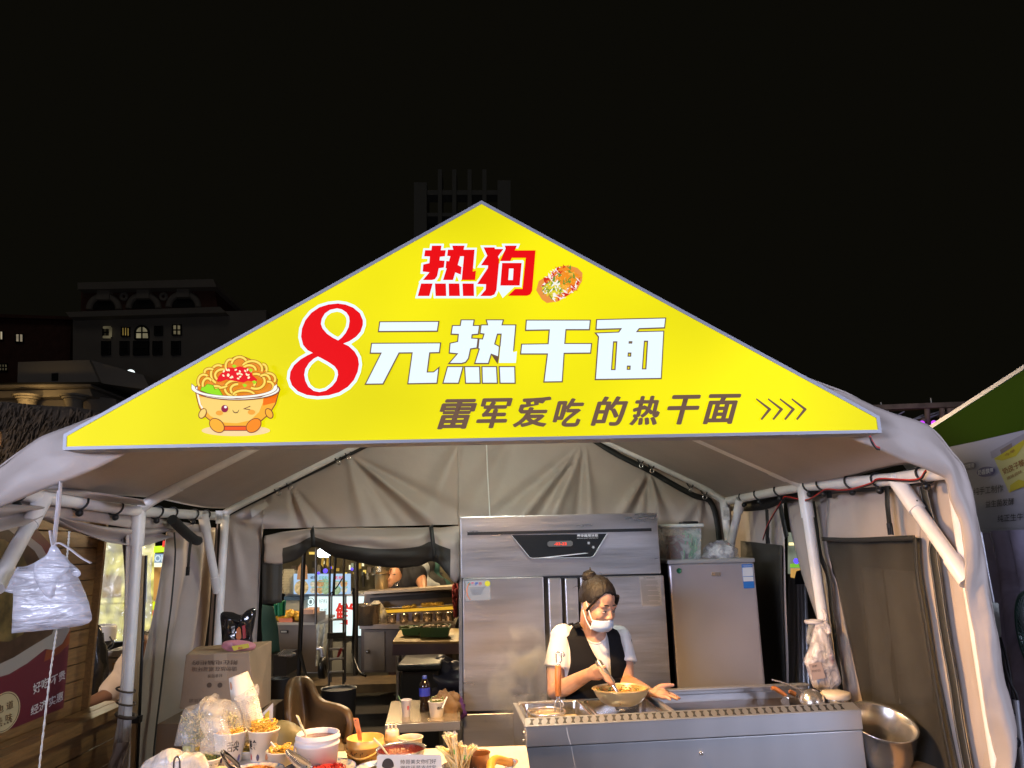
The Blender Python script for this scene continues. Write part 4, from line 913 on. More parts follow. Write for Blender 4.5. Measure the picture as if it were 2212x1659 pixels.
# ================================================================ the cook
SKIN = mat('skin', (.38, .205, .130), .52, var=.14, vscale=22, bump=.08, bscale=350, sss=.12)
def remesh(o, vox, smooth_it=4, fac=.5):
    k = o.modifiers.new('remesh', 'REMESH'); k.mode = 'VOXEL'; k.voxel_size = vox; k.use_smooth_shade = True
    s = o.modifiers.new('smooth', 'SMOOTH'); s.iterations = smooth_it; s.factor = fac
    # bake the modifiers so the body is one plain mesh
    bpy.context.view_layer.update(); dg = bpy.context.evaluated_depsgraph_get()
    me = bpy.data.meshes.new_from_object(o.evaluated_get(dg)); old = o.data; o.modifiers.clear(); o.data = me
    me.polygons.foreach_set('use_smooth', [True]*len(me.polygons)); return o
def chain(m, pts, rs, seg=12, sub=4):
    """tapered closed limb through the given joints"""
    P3 = smoothline(pts, sub*(len(pts)-1)); R3 = smoothline([(r, 0, 0) for r in rs], sub*(len(rs)-1)); R3 = [p.x for p in R3]
    m.tube(P3, R3, seg)
    m.ball(P3[0], R3[0]*.99, 10, 8); m.ball(P3[-1], R3[-1]*.99, 10, 8)
def frame_of(fwd, up=Vector((0, 0, 1))):
    f = fwd.normalized(); r = f.cross(up).normalized(); u = r.cross(f); return Matrix((r, f, u)).transposed()   # x right(of the person's left?), y forward, z up
def hand(m, wrist, fwd, palm_n, curl, side, s=1.0, spread=.18, thumb=(.5, .6)):
    """palm slab and five tapered fingers; fwd = direction of the fingers, palm_n = out of the palm, side=+1 thumb on the left of fwd seen from the palm"""
    f = fwd.normalized(); n = (palm_n - f*palm_n.dot(f)).normalized(); b = f.cross(n)*side
    L = .098*s
    for k in range(6):                     # palm from overlapping flattened balls
        t = k/5; c = wrist + f*(L*(.05+.9*t)); m.ball(c, (.030*s+.012*s*t, .030*s, .0145*s), 10, 8, R=Matrix((b, f, n)).transposed())
    lens = [.070, .080, .074, .058]; offs = [.030, .010, -.011, -.030]
    for i in range(4):
        base = wrist + f*L*(.90-.05*abs(i-1)) + b*offs[i]*s; d = (f + b*(spread*(1.5-i)/1.5)).normalized()
        seg_ = [lens[i]*s*q for q in (.45, .31, .24)]; pts = [base-d*.02*s, base]; ang = 0
        for q, sg in enumerate(seg_):
            ang += curl[i] if isinstance(curl, (list, tuple)) else curl
            pts.append(pts[-1] + (d*math.cos(ang)+n*math.sin(ang))*sg)
        chain(m, pts, [.0090*s, .0092*s, .0082*s, .0076*s, .0064*s], 8, 3)
    tb = wrist + f*L*.22 + b*.026*s
    d1 = (f*thumb[0] + b*thumb[1] + n*.35).normalized(); d2 = (f*(thumb[0]+.5) + b*thumb[1]*.55 + n*.45).normalized()
    chain(m, [tb-d1*.012*s, tb+d1*.036*s, tb+d1*.036*s+d2*.030*s, tb+d1*.036*s+d2*.056*s], [.015*s, .0125*s, .0100*s, .0080*s], 9, 3)

def PW(u, v, y): return P(u, v, y)
H = PW(1291, 1303, 3.60)
wm = thing('person', tuple(PW(1285, 1500, 3.75).xy)+(0,), 'woman cook in white T-shirt, black vest and lowered face mask tossing noodles', 'person')
a_, p_ = math.radians(36), math.radians(20)
hf = Vector((math.sin(a_)*math.cos(p_), -math.cos(a_)*math.cos(p_), -math.sin(p_)))
hr = hf.cross(Vector((.05, 0, 1))).normalized(); hu = hr.cross(hf)          # hr: towards viewer-left for a face turned to the camera
RH = Matrix((hr, hf, hu)).transposed()
def HP(x, y, z): return H + RH @ Vector((x, y, z))                          # x to the person's right, y forward, z up
m = MB()
# skull, face, jaw
m.ball(HP(0, -.010, .025), (.074, .094, .094), 20, 14, R=RH)
m.ball(HP(0, .030, -.030), (.062, .062, .085), 18, 12, R=RH)
m.ball(HP(0, .045, -.085), (.040, .042, .032), 14, 10, R=RH)
m.ball(HP(0, .020, -.062), (.056, .055, .045), 14, 10, R=RH)
for s in (-1, 1):
    m.ball(HP(s*.034, .062, -.034), (.028, .024, .026), 12, 8, R=RH)       # cheeks
    m.ball(HP(s*.030, .073, .016), (.028, .013, .010), 10, 8, R=RH)        # brows
    m.ball(HP(s*.073, -.005, -.012), (.007, .018, .030), 10, 8, R=RH)      # ears
    m.ball(HP(s*.031, .0735, -.006), (.015, .012, .009), 10, 8, R=RH)      # eyelids
chain(m, [HP(0, .084, .006), HP(0, .094, -.016), HP(0, .101, -.030)], [.0085, .0095, .0115], 10, 4)
for s in (-1, 1): m.ball(HP(s*.011, .094, -.036), (.009, .010, .008), 8, 6, R=RH)
m.ball(HP(0, .086, -.064), (.022, .010, .009), 10, 6, R=RH)
# neck, torso
N0 = PW(1272, 1372, 3.72); CH = PW(1280, 1410, 3.74); BE = PW(1280, 1500, 3.76); HI = PW(1280, 1600, 3.76)
chain(m, [HP(0, -.03, -.06), PW(1274, 1352, 3.68), N0], [.050, .049, .056], 14, 4)
def torso(m, g=0.0, z_lo=1660):
    rows = []; S = [(1350, .055, .060), (1362, .135, .075), (1372, .185, .090), (1392, .200, .105), (1425, .192, .122), (1455, .178, .118), (1490, .162, .108), (1530, .165, .110), (1580, .178, .118), (z_lo, .185, .120)]
    for v, a, b in S:
        c = PW(1276+(v-1350)*.01, v, 3.745); rows.append([c+Vector(((a+g)*math.cos(q), (b+g)*math.sin(q), (.012*math.cos(q)**2 if v < 1380 else 0))) for q in [2*math.pi*k/32 for k in range(32)]])
    m.grid(rows, True, True); m.add(rows[0], [list(range(32))], True); m.add(rows[-1], [list(range(32))[::-1]], True)
    return rows
torso(m)
# viewer-left arm (her right): shoulder, elbow, wrist
SL, EL, WL = PW(1216, 1378, 3.72), PW(1199, 1492, 3.66), PW(1272, 1456, 3.46)
chain(m, [SL, SL.lerp(EL, .5)+Vector((-.012, 0, 0)), EL], [.053, .047, .040], 14, 5)
chain(m, [EL, EL.lerp(WL, .35)+Vector((0, 0, -.006)), WL], [.041, .040, .027], 14, 5)
SR, ER, WR = PW(1337, 1380, 3.74), PW(1352, 1474, 3.66), PW(1399, 1494, 3.46)
chain(m, [SR, SR.lerp(ER, .5)+Vector((.008, 0, 0)), ER], [.052, .046, .039], 14, 5)
chain(m, [ER, ER.lerp(WR, .4), WR], [.039, .036, .026], 14, 5)
# legs so that she stands on the ground
for s in (-1, 1):
    x = BE.x+s*.09; chain(m, [(x, 3.76, .95), (x, 3.75, .5), (x, 3.78, .10)], [.085, .06, .042], 12, 5); m.ball((x, 3.70, .045), (.045, .12, .045), 12, 8)
# ladle handle first, the hand closes round it
LA, LB = PW(1293, 1431, 3.40), PW(1322, 1477, 3.36)
lax = (LB-LA).normalized(); grip = LA.lerp(LB, .42)
hand_f = (PW(1304, 1446, 3.39)-WL).normalized()
# holding hand: palm above the handle, fingers wrap it
fw = (grip-WL).normalized(); pn = Vector((.10, .05, -1))
def finger(pts, r0=.0095, r1=.0068):
    chain(m, pts, [r0-(r0-r1)*i/(len(pts)-1) for i in range(len(pts))], 8, 4)
kn = [PW(1290+i*3.0, 1447+i*6.2, 3.405+.0*i) for i in range(4)]
for k in range(6):
    t = k/5; c = WL.lerp(PW(1291, 1452, 3.43), t); m.ball(c, (.026+.006*t, .024, .026+.010*t), 10, 8)
for i in range(4):
    g0 = LA.lerp(LB, .38+.13*i); R_ = .019
    # in front of the handle (towards the camera) then curling under it
    k0 = PW(1283+i*2.5, 1449+i*5.0, 3.42)
    finger([k0, g0+Vector((-.020, -.004, .010)), g0+Vector((-.012, -.024, -.004)), g0+Vector((.008, -.026, -.016)), g0+Vector((.020, -.012, -.018))])
finger([PW(1274, 1449, 3.44), PW(1285, 1440, 3.425), PW(1296, 1439, 3.40), PW(1307, 1441, 3.375)], .0135, .0085)   # thumb along the handle
finger([PW(1296, 1455, 3.43), PW(1304, 1462, 3.40), PW(1309, 1470, 3.38)], .010, .0075)
# open hand, palm up
wv = PW(1402, 1495, 3.45)
for k in range(7):
    t = k/6; c = wv.lerp(PW(1432, 1500, 3.40), t); m.ball(c, (.026+.004*t, .032+.010*t, .017+.004*t), 10, 8)
fb = [PW(1432, 1492, 3.44), PW(1437, 1497, 3.41), PW(1437, 1502, 3.38), PW(1432, 1506, 3.35)]
ft_ = [PW(1456, 1503, 3.42), PW(1468, 1508.5, 3.39), PW(1463, 1510.5, 3.34), PW(1448, 1511, 3.30)]
for i, (b0, e0) in enumerate(zip(fb, ft_)):
    mid = b0.lerp(e0, .5)+Vector((0, 0, .004)); finger([b0.lerp(wv, .35), b0, mid, e0], .0105, .0072)
finger([PW(1416, 1491, 3.42), PW(1428, 1483, 3.42), PW(1441, 1481, 3.42), PW(1454, 1480, 3.42)], .0150, .0085)
body = m.build('body', SKIN, wm); remesh(body, .0042, 5, .45)
# ---- T-shirt
SHIRT = mat('white_cotton', (.50, .49, .485), .8, bump=.55, bscale=13)
m = MB(); torso(m, .006)
for S_, E_2, r in ((SL, EL, .060), (SR, ER, .058)):
    e = S_.lerp(E_2, .58); d = (E_2-S_).normalized(); o_ = Vector((S_.x-CH.x, 0, 0)).normalized()
    m.ball(S_+Vector((0, 0, .004)), r*1.06, 16, 12); m.tube([S_-o_*.03+Vector((0, 0, .012)), S_+Vector((0, 0, .004)), S_.lerp(e, .35)+o_*.004, S_.lerp(e, .7)+o_*.006, e+o_*.006], [r*1.0, r*1.06, r*1.03, r*1.06, r*1.13], 18)
ts = m.build('t_shirt', SHIRT, wm); remesh(ts, .006, 3, .5)
# cut the neckline: remove the shirt faces round the neck
nc = PW(1284, 1364, 3.70)
b = bmesh.new(); b.from_mesh(ts.data); org = ORG[wm.name]
kill = [f for f in b.faces if ((f.calc_center_median()+org-nc)*Vector((1, 1, 1))).length < .001 or (((f.calc_center_median()+org).x-nc.x)**2/.062**2+((f.calc_center_median()+org).z-nc.z-.012)**2/.060**2 < 1 and (f.calc_center_median()+org).y < 3.76)]
bmesh.ops.delete(b, geom=kill, context='FACES'); b.to_mesh(ts.data); b.free()
NB = []
for k in range(17):
    q = math.pi*k/16; NB.append((nc.x+.064*math.cos(q), nc.z+.012-.062*math.sin(q)))
# ---- vest: two front panels, shoulder straps and back, built as thick cloth over the shirt
VEST = mat('black_vest', (.005, .005, .006), .85, bump=.15, bscale=300, spec=.15)
def ring_front(v, g):
    S = [(1350, .055, .060), (1362, .135, .075), (1372, .185, .090), (1392, .200, .105), (1425, .192, .122), (1455, .178, .118), (1490, .162, .108), (1530, .165, .110), (1580, .178, .118), (1660, .185, .120)]
    for (v0, a0, b0), (v1, a1, b1) in zip(S, S[1:]):
        if v0 <= v <= v1:
            t = (v-v0)/(v1-v0); t_ = t; return a0+(a1-a0)*t_+g, b0+(b1-b0)*t_+g
    return .19+g, .12+g
def onfront(u, v, g=.020):
    a, bb = ring_front(v, g); c = PW(1276+(v-1350)*.01, v, 3.745); x = PW(u, v, 3.66).x-c.x; x = max(-a*.999, min(a*.999, x))
    return Vector((c.x+x, c.y-bb*math.sqrt(max(0, 1-(x/a)**2)), c.z))
lo_in = [(1251, 1343), (1258, 1355), (1264, 1370), (1275, 1395), (1288, 1418), (1300, 1436), (1312, 1455), (1318, 1470), (1318, 1600)]
lo_out = [(1216, 1361), (1221, 1366), (1226, 1376), (1230, 1395), (1231, 1420), (1227, 1440), (1223, 1458), (1222, 1470), (1218, 1600)]
ro_in = [(1308, 1353), (1310, 1362), (1312, 1375), (1314, 1395), (1315, 1418), (1316, 1436), (1317, 1455), (1317, 1470), (1318, 1600)]
ro_out = [(1336, 1363), (1339, 1370), (1341, 1385), (1346, 1405), (1350, 1425), (1353, 1440), (1353, 1455), (1351, 1470), (1356, 1600)]
vs = None
for A, B, nm in ((lo_in, lo_out, 'vest_front'), (ro_in, ro_out, 'vest_front')):
    rows = []
    for (ua, va), (ub, vb) in zip(smoothline([(u, v, 0) for u, v in A], 40), smoothline([(u, v, 0) for u, v in B], 40)) if False else [((a.x, a.y), (b_.x, b_.y)) for a, b_ in zip(smoothline([(u, v, 0) for u, v in A], 40), smoothline([(u, v, 0) for u, v in B], 40))]:
        row = []
        for k in range(13):
            t = k/12; row.append(onfront(ua+(ub-ua)*t, va+(vb-va)*t, .022+.004*math.sin(t*3.14)))
        rows.append(row)
    o = MB().grid(rows).build(nm, VEST, wm, solid=.006)
    # strap over the shoulder to the back
    top = rows[0]; rws = [top]
    for k in range(1, 8):
        q = k/7; rws.append([p+Vector((0, .13*q, .012*math.sin(q*math.pi)-.01*q)) for p in top])
    MB().grid(rws).build('vest_shoulder', VEST, wm, solid=.006)
rows = []
for v in range(1384, 1600, 12):
    a, bb = ring_front(v, .010); c = PW(1276+(v-1350)*.01, v, 3.745); rows.append([c+Vector((a*math.cos(q), bb*math.sin(q), 0)) for q in [.05+k*(math.pi-.1)/20 for k in range(21)]])
MB().grid(rows).build('vest_back', VEST, wm, solid=.006)
MB().grid([[Vector((BE.x+.185*math.cos(q), 3.76+.125*math.sin(q), z)) for q in [2*math.pi*k/24 for k in range(25)]] for z in (1.0, .8, .5, .12)]).build('trousers', VEST, wm)
def onfront_xz(x, z, g):
    v = 1350+(PW(1280, 1350, 3.745).z-z)*1534/3.9; a, bb = ring_front(max(1350.5, v), g); c = PW(1276, 1400, 3.745)
    xx = max(-a*.999, min(a*.999, x-c.x)); return Vector((x, c.y-bb*math.sqrt(1-(xx/a)**2), z))
MB().tube([onfront_xz(x, z, .008) for x, z in NB], .0055, 8).build('neckband', SHIRT, wm)
# ---- hair with a small bun
HAIR = mat('dark_brown_hair', (.007, .005, .004), .55, var=.4, vscale=40, stretch=(1, 1, .3), bump=.5, bscale=160, spec=.3)
m = MB(); rows = []
NH = 44
for j in range(19):
    row = []
    for k in range(NH):
        q = 2*math.pi*k/NH                     # q = pi/2 is the forehead
        fr_ = math.sin(q)
        # lower limit of the hair in every direction: high over the forehead, low behind the ears
        lim = 1.04 if fr_ > .9 else 1.04+.72*((.9-fr_)/.45)**1.0 if fr_ > .45 else 1.76+.34*min(1, (.45-fr_)/.9)
        if math.cos(q) < -.1 and fr_ > .3: lim += .10
        th = lim*j/18
        d = Vector((math.sin(th)*math.cos(q), math.sin(th)*math.sin(q), math.cos(th)))
        sw = 1+.012*math.sin(q*26+th*5)+.02*noise.noise(Vector((q*3, th*2, 1)))
        p = Vector((d.x*.080, -.012+d.y*.103, .027+d.z*.103))*1.0
        if j == 18: p = Vector((d.x*.070, -.012+d.y*.092, .027+d.z*.090))
        row.append(HP(p.x*sw, (p.y+.012)*sw-.012, p.z*sw if p.z > 0 else p.z))
    rows.append(row)
m.grid(rows, True, True)
m.ball(HP(.018, -.078, .108), (.036, .036, .028), 16, 10)
rr = random.Random(6)
for k in range(16):
    q = k*.39; c = HP(.018, -.078, .108)
    m.tube(smoothline([c+Vector((math.cos(q+a)*.030*(1-.1*a), math.sin(q+a)*.030, -.015+.017*a)) for a in (0, .6, 1.2, 1.8)], 9), [.007]*9+[.004] if False else .006, 5)
m.tube([HP(.018, -.078, .13), HP(.02, -.085, .15)], [.007, .002], 5)
m.tube(smoothline([HP(.070, .052, .052), HP(.076, .040, .02), HP(.076, .022, -.010), HP(.074, .012, -.03)], 12), .0065, 7)
m.tube(smoothline([HP(-.052, .066, .062), HP(-.070, .052, .03), HP(-.076, .036, -.02), HP(-.076, .022, -.055)], 12), .011, 7)
m.build('hair', HAIR, wm)
m = MB(); rr = random.Random(14)
for k in range(70):
    q = rr.uniform(0, 6.28); th = rr.uniform(.3, 1.5); d0 = Vector((math.sin(th)*math.cos(q)*.081, -.012+math.sin(th)*math.sin(q)*.104, .027+math.cos(th)*.104)); e0 = d0*1.03+Vector((rr.uniform(-.02, .02), -.03, rr.uniform(-.03, .012)))
    if d0.y > .0: continue
    m.tube([HP(*d0), HP(*(d0.lerp(e0, .5)+d0.normalized()*.006)), HP(*e0)], [.0009, .0008, .0004], 4)
tag(m.build('loose_hair', HAIR, wm), kind='stuff')
# ---- face details
DARK = mat('eye_dark', (.012, .008, .006), .15); EWH = mat('eye_white', (.55, .50, .46), .3); LID = mat('lash', (.015, .01, .008), .6)
for s in (-1, 1):
    MB().ball(HP(s*.031, .0815, -.009), (.0115, .005, .0045), 12, 8, R=RH).build('eye', EWH, wm)
    MB().ball(HP(s*.030-.002, .0845, -.0095), (.0052, .003, .0045), 10, 8, R=RH).build('iris', DARK, wm)
    MB().tube([HP(s*.018, .085, -.006), HP(s*.030, .0865, -.0028), HP(s*.044, .079, -.007)], [.0012, .0022, .0012], 6).build('eyelash', LID, wm)
    MB().tube([HP(s*.014, .0860, .0225), HP(s*.030, .0855, .0255), HP(s*.050, .072, .0175)], [.0022, .0032, .0012], 6).build('eyebrow', HAIR, wm)
# ---- face mask pulled below the nose
MASK = mat('mask_fleece', (.38, .47, .58), .8, var=.04, vscale=30, bump=.2, bscale=120)
rows = []
for j in range(13):
    t = j/12; row = []
    for k in range(25):
        s = (k/24)*2-1; q = s*1.22
        z = -.040-.020*abs(s)-.064*t*(1-.35*abs(s)**2); rr_ = .096+.010*math.sin(t*math.pi)+.004*math.sin(t*18)*(1-s*s)
        x = math.sin(q)*(.066+.003*math.sin(t*3)); y = .020+math.cos(q)*(.082+.008*math.sin(t*math.pi)-.030*max(0, t-.55))
        row.append(HP(x, y, z))
    rows.append(row)
mk = MB().grid(rows).build('face_mask', MASK, wm, solid=.002)
for s in (-1, 1):
    MB().tube(smoothline([HP(s*.064, .050, -.064), HP(s*.072, .022, -.026), HP(s*.077, -.004, .012)], 12), .0028, 6).build('ear_loop', WHITE, mk)
    MB().tube(smoothline([HP(s*.060, .052, -.105), HP(s*.070, .018, -.075), HP(s*.078, -.010, -.036)], 12), .0028, 6).build('ear_loop', WHITE, mk)
# ---- the ladle in her hand
hl = thing('hand_ladle', tuple(LB), 'short steel ladle handle held by the cook over the mixing bowl', 'ladle')
m = MB(); m.tube([LA-lax*.008, LA, LA.lerp(LB, .5), LB], [.011, .0155, .0165, .0175], 16); m.tube([LB, LB+lax*.06], [.010, .007], 8); m.build('handle', STEEL_S, hl)
m = MB(); m.lathe([(0, -.035), (.03, -.028), (.045, 0), (.044, .0), (.028, -.024), (0, -.03)], LB+lax*.085+Vector((0, .02, -.01)), 20); m.build('bowl', STEEL_S, hl)
# ================================================================ food counter in front
TZ = .975
CLOTH = mat('cream_cloth', (.62, .55, .44), .75, var=.08, vscale=5, bump=.1, bscale=80)
TYB = PZ(740, 1622, TZ).y
tb = thing('serving_table', (-.55, 2.3, 0), 'serving table under a cream cloth crowded with food tubs', 'table')
MB().box((-.55, (1.95+TYB)/2, TZ-.012), (1.34, TYB-1.95, .024)).build('table_top', CLOTH, tb, bevel=.006)
m = MB(); m.box((-.55, TYB-.006, TZ-.15), (1.33, .006, .26)); m.build('cloth_drop', CLOTH, tb)
for x in (-1.15, .05):
    for y in (2.0, TYB-.06): MB().box((x, y, (TZ-.024)/2), (.04, .04, TZ-.024)).build('leg', STEEL, tb)
stb = thing('side_table', (-1.15, 2.98, 0), 'dark low table behind the noodle cups carrying the sprout bag', 'table')
MB().box((-1.15, 2.98, .90), (.42, .72, .03)).build('table_top', mat('dark_top', (.10, .09, .08), .5), stb, bevel=.004)
for x in (-1.33, -.97):
    for y in (2.66, 3.30): MB().box((x, y, .44), (.03, .03, .885)).build('leg', BLACK, stb)

CUPM = mat('paper_cup', (.66, .60, .52), .6, bump=.05, bscale=60)
def cup_prof(rb_, rt, h, wall=.0015):
    return [(0, .004), (rb_-.003, .004), (rb_-.001, 0), (rb_, .001), (rt, h-.003), (rt+.0035, h-.001), (rt+.0035, h+.002), (rt+.0005, h+.003), (rt-wall, h), (rb_-wall+.004, h*.45)]
def wrap_text(name, body, c, rb_, rt, h, ang, dang, z0, z1, mt, par, off=.02):
    me = text_mesh(body, 1, off, align='LEFT'); xs = [v.co.x for v in me.vertices]; ys = [v.co.y for v in me.vertices]
    b = bmesh.new(); b.from_mesh(me); bmesh.ops.subdivide_edges(b, edges=[e for e in b.edges if e.calc_length() > .25], cuts=2); b.to_mesh(me); b.free()
    for v in me.vertices:
        s = (v.co.x-min(xs))/(max(xs)-min(xs)); t = (v.co.y-min(ys))/(max(ys)-min(ys)); z = z0+(z1-z0)*t; r = rb_+(rt-rb_)*z/h+.0008
        q = ang+(s-.5)*dang; v.co = Vector(c)+Vector((r*math.cos(q), r*math.sin(q), z))-ORG[par.name]
    me.materials.clear(); me.materials.append(mt); o = bpy.data.objects.new(name, me); col.objects.link(o); o.parent = par; ORG[o.name] = ORG[par.name]; return o
NOODLE = mat('yellow_noodle', (.72, .42, .06), .45, var=.2, vscale=20)
def noodles(c, r, h, n, seed, mt=NOODLE, th=.0022, name='noodles', par=None, up=.03):
    m = MB(); rr = random.Random(seed)
    for k in range(n):
        q, s = rr.random()*6.28, math.sqrt(rr.random())*r*.8
        p = Vector(c)+Vector((math.cos(q)*s, math.sin(q)*s, h*(1-(s/r)**2)*rr.random())); pts = [p]; d = Vector((rr.uniform(-1, 1), rr.uniform(-1, 1), rr.uniform(-.2, .6)))
        for i in range(5):
            d = (d+Vector((rr.uniform(-1, 1), rr.uniform(-1, 1), rr.uniform(-.7, .4)))*.9).normalized(); p = p+d*.014
            dd = (p-Vector(c)); rad = math.hypot(dd.x, dd.y)
            if rad > r*.92: p = Vector((c[0]+dd.x*r*.92/rad, c[1]+dd.y*r*.92/rad, p.z))
            p.z = min(max(p.z, c[2]-.01), c[2]+h+up*.3); pts.append(p)
        m.tube(smoothline(pts, 15), th, 5)
    o = m.build(name, mt, par); return tag(o, kind='stuff')
def at_base(u, v, z=None): return PZ(u, v, TZ if z is None else z)
FIG = [mat('cup_print_%d' % i, c, .6) for i, c in enumerate(((.45, .05, .04), (.06, .05, .10), (.50, .26, .16), (.12, .10, .25)))]
for i, (u, v, ur, vr, txt, ang, lb) in enumerate(((494, 1646, (460, 530), 1577, '\u820c\u5c16', -1.0, 'paper cup of dry noodles with lettering at its right edge, left of its twin'), (567, 1641, (533, 600), 1573, '\u7f8e\u98df', -2.15, 'heaped paper cup of dry noodles with lettering at its left edge'))):
    b = at_base(u, v); rt = (P(ur[1], vr, b.y).x-P(ur[0], vr, b.y).x)/2-.003; h = P(u, vr+3, b.y).z-b.z; rb_ = rt*.76
    cu = thing('noodle_cup', tuple(b), lb, 'noodle cup', 'paper noodle cups on the serving table')
    MB().lathe(cup_prof(rb_, rt, h), b, 36).build('cup', CUPM, cu)
    wrap_text('lettering', txt, b, rb_, rt, h, ang, .85, h*.42, h*.78, INK, cu, .03)
    rr = random.Random(i)
    for k in range(4):                        # plain printed patches along the foot of the cup
        q = -2.6+k*.72+i*.2; z = h*.16; r = rb_+(rt-rb_)*z/h+.0007; m = MB(); m.cm = 0
        row = [[b+Vector((math.cos(q+a)*(r+(rt-rb_)*dz/h), math.sin(q+a)*(r+(rt-rb_)*dz/h), z+dz)) for a in (-.13*w_, 0, .13*w_)] for dz, w_ in ((-.010, .4), (-.004, .9), (.004, 1), (.010, .7), (.014, .3))]
        m.grid(row).build('print_patch', FIG[k % 4], cu)
    o = noodles(b+Vector((0, 0, h-(.012 if i == 0 else .002))), rt-.004, .012 if i == 0 else .022, 70, 11+i); tag(o, 'dry yellow noodles inside the %s paper cup' % ('left' if i == 0 else 'heaped right'), 'noodles')
def bowl(name, u, v, du, h, lb, mt=CUPM, cat='bowl', taper=.72, grp=None, seg=36):
    b = at_base(u, v); rt = P(u+du, v, b.y).x-b.x; o = MB().lathe(cup_prof(rt*taper, rt, h), b, seg).build(name, mt); ORG[o.name] = Vector((0, 0, 0))
    tag(o, lb, cat, grp); return b, rt, o
GREENN = mat('seaweed', (.10, .12, .025), .4, var=.3, vscale=30)
b, r, o = bowl('paper_bowl', 450, 1660, 25, .034, 'paper bowl of green shredded seaweed in front of the left noodle cup'); noodles(b+Vector((0, 0, .045)), r*.95, .014, 60, 3, GREENN, .0017, 'seaweed').update if False else None
o = noodles(b+Vector((0, 0, .028)), r*.95, .014, 70, 3, GREENN, .0017, 'seaweed'); tag(o, 'green seaweed shreds in the front paper bowl', 'seaweed')
b, r, o = bowl('paper_bowl', 536, 1636, 31, .030, 'low paper bowl tucked between the two noodle cups'); o = noodles(b+Vector((0, 0, .022)), r*.9, .008, 40, 5, mat('pickle', (.40, .30, .04), .4), .0022, 'pickles'); tag(o, 'yellow pickles in the bowl between the cups', 'pickles')
b, r, o = bowl('paper_bowl', 608, 1653, 32, .05, 'shallow paper bowl of yellow noodles right of the noodle cups'); o = noodles(b+Vector((0, 0, .04)), r*.92, .016, 80, 6); tag(o, 'yellow noodles in the shallow paper bowl', 'noodles')
o = MB().tube([P(585, 1603, b.y+.02), P(600, 1620, b.y)], .003, 6).build('white_pick', WHITE); tag(o, 'thin white stick standing in the bowl of yellow noodles', 'stick')

# white bucket with floral spoon
WB = mat('bucket_plastic', (.66, .62, .60), .35, sss=.05)
b = at_base(684, 1668); rt = (P(732, 1580, b.y).x-P(638, 1580, b.y).x)/2; h = P(685, 1582, b.y).z-b.z
bk = thing('white_bucket', tuple(b), 'white plastic bucket of brown sauce with a patterned spoon', 'bucket')
MB().lathe([(0, .003), (rt*.86, .003), (rt*.87, 0), (rt*.95, h*.70), (rt*1.0, h*.71), (rt*1.0, h*.76), (rt*.96, h*.77), (rt*.97, h*.86), (rt*1.01, h*.87), (rt*1.01, h*.91), (rt*.97, h*.92), (rt*.97, h*.99), (rt*.95, h), (rt*.92, h*.99), (rt*.9, h*.5)], b, 44).build('tub', WB, bk)
pts = [b+Vector((rt*1.02*math.cos(q), rt*1.02*math.sin(q), h*.80-.055*math.sin((q-2.9)/2.6*math.pi)**2)) for q in [2.9+k*.17 for k in range(11)]]
MB().tube(pts, .003, 6).build('handle', WB, bk)
MB().lathe([(0, h*.86), (rt*.93, h*.86)], b, 32).build('sauce', mat('brown_sauce', (.09, .030, .010), .25), bk)
spn = thing('patterned_spoon', tuple(b+Vector((0, 0, h*.86))), 'cream spoon handle with floral print standing in the white bucket', 'spoon')
m = MB(); m.tube([P(640, 1545, b.y-.02), P(643, 1548, b.y-.02), P(650, 1565, b.y-.02), P(662, 1590, b.y-.02)], [.004, .0075, .0075, .006], 10, flat=.5); m.build('handle', mat('floral_melamine', (.55, .50, .36), .3, vscale=70, color2=(.18, .16, .08)), spn)
# yellow tub with wooden spatula
YT = mat('amber_plastic', (.66, .40, .12), .3, alpha=1.0, var=.1, vscale=20)
b = at_base(788, 1645); rt = (P(828, 1591, b.y).x-P(745, 1591, b.y).x)/2; h = P(787, 1592, b.y).z-b.z
yt = thing('amber_tub', tuple(b), 'greasy amber plastic tub with bail handle and a wooden spatula', 'tub')
MB().lathe([(0, .003), (rt*.84, .003), (rt*.85, 0), (rt*.93, h*.66), (rt*1.0, h*.67), (rt*1.0, h*.72), (rt*.95, h*.73), (rt*.97, h*.98), (rt*.96, h), (rt*.93, h*.98), (rt*.90, h*.5), (0, h*.42)], b, 40).build('tub', YT, yt)
pts = [b+Vector((rt*1.03*math.cos(q), rt*1.03*math.sin(q), h*.69-.030*math.sin((q-3.1)/3.14*math.pi)**2)) for q in [3.1+k*.2 for k in range(16)]]
MB().tube(pts, .0032, 6).build('handle', YT, yt)
rr = random.Random(12); m = MB()
for k in range(26):
    q = rr.uniform(3.2, 6.2); z = rr.uniform(.2, .6)*h; r_ = rt*(.85+.08*z/h/.66)+.0006; m.ball(b+Vector((r_*math.cos(q), r_*math.sin(q), z)), (.002, .002, rr.uniform(.002, .006)), 6, 4)
tag(m.build('sauce_drips', mat('drip', (.16, .06, .01), .4), yt), kind='stuff')
wsp = thing('wooden_spatula', tuple(b), 'orange wooden spatula standing in the amber tub', 'spatula')
y_ = b.y-.01; m = MB(); m.hexa(PS([(763, 1551), (774, 1551), (777, 1566), (781, 1584), (782, 1600), (774, 1600), (771, 1585), (765, 1566)], y_), PS([(763, 1551), (774, 1551), (777, 1566), (781, 1584), (782, 1600), (774, 1600), (771, 1585), (765, 1566)], y_+.006)); m.build('blade', mat('bright_wood', (.62, .20, .06), .5, var=.2, vscale=20), wsp, bevel=.002)
MB().lathe([(0, 0), (.0022, 0)], P(768, 1556, y_-.001), 8, R=Matrix.Rotation(math.pi/2, 3, 'X')).build('hole', SEAL, wsp)
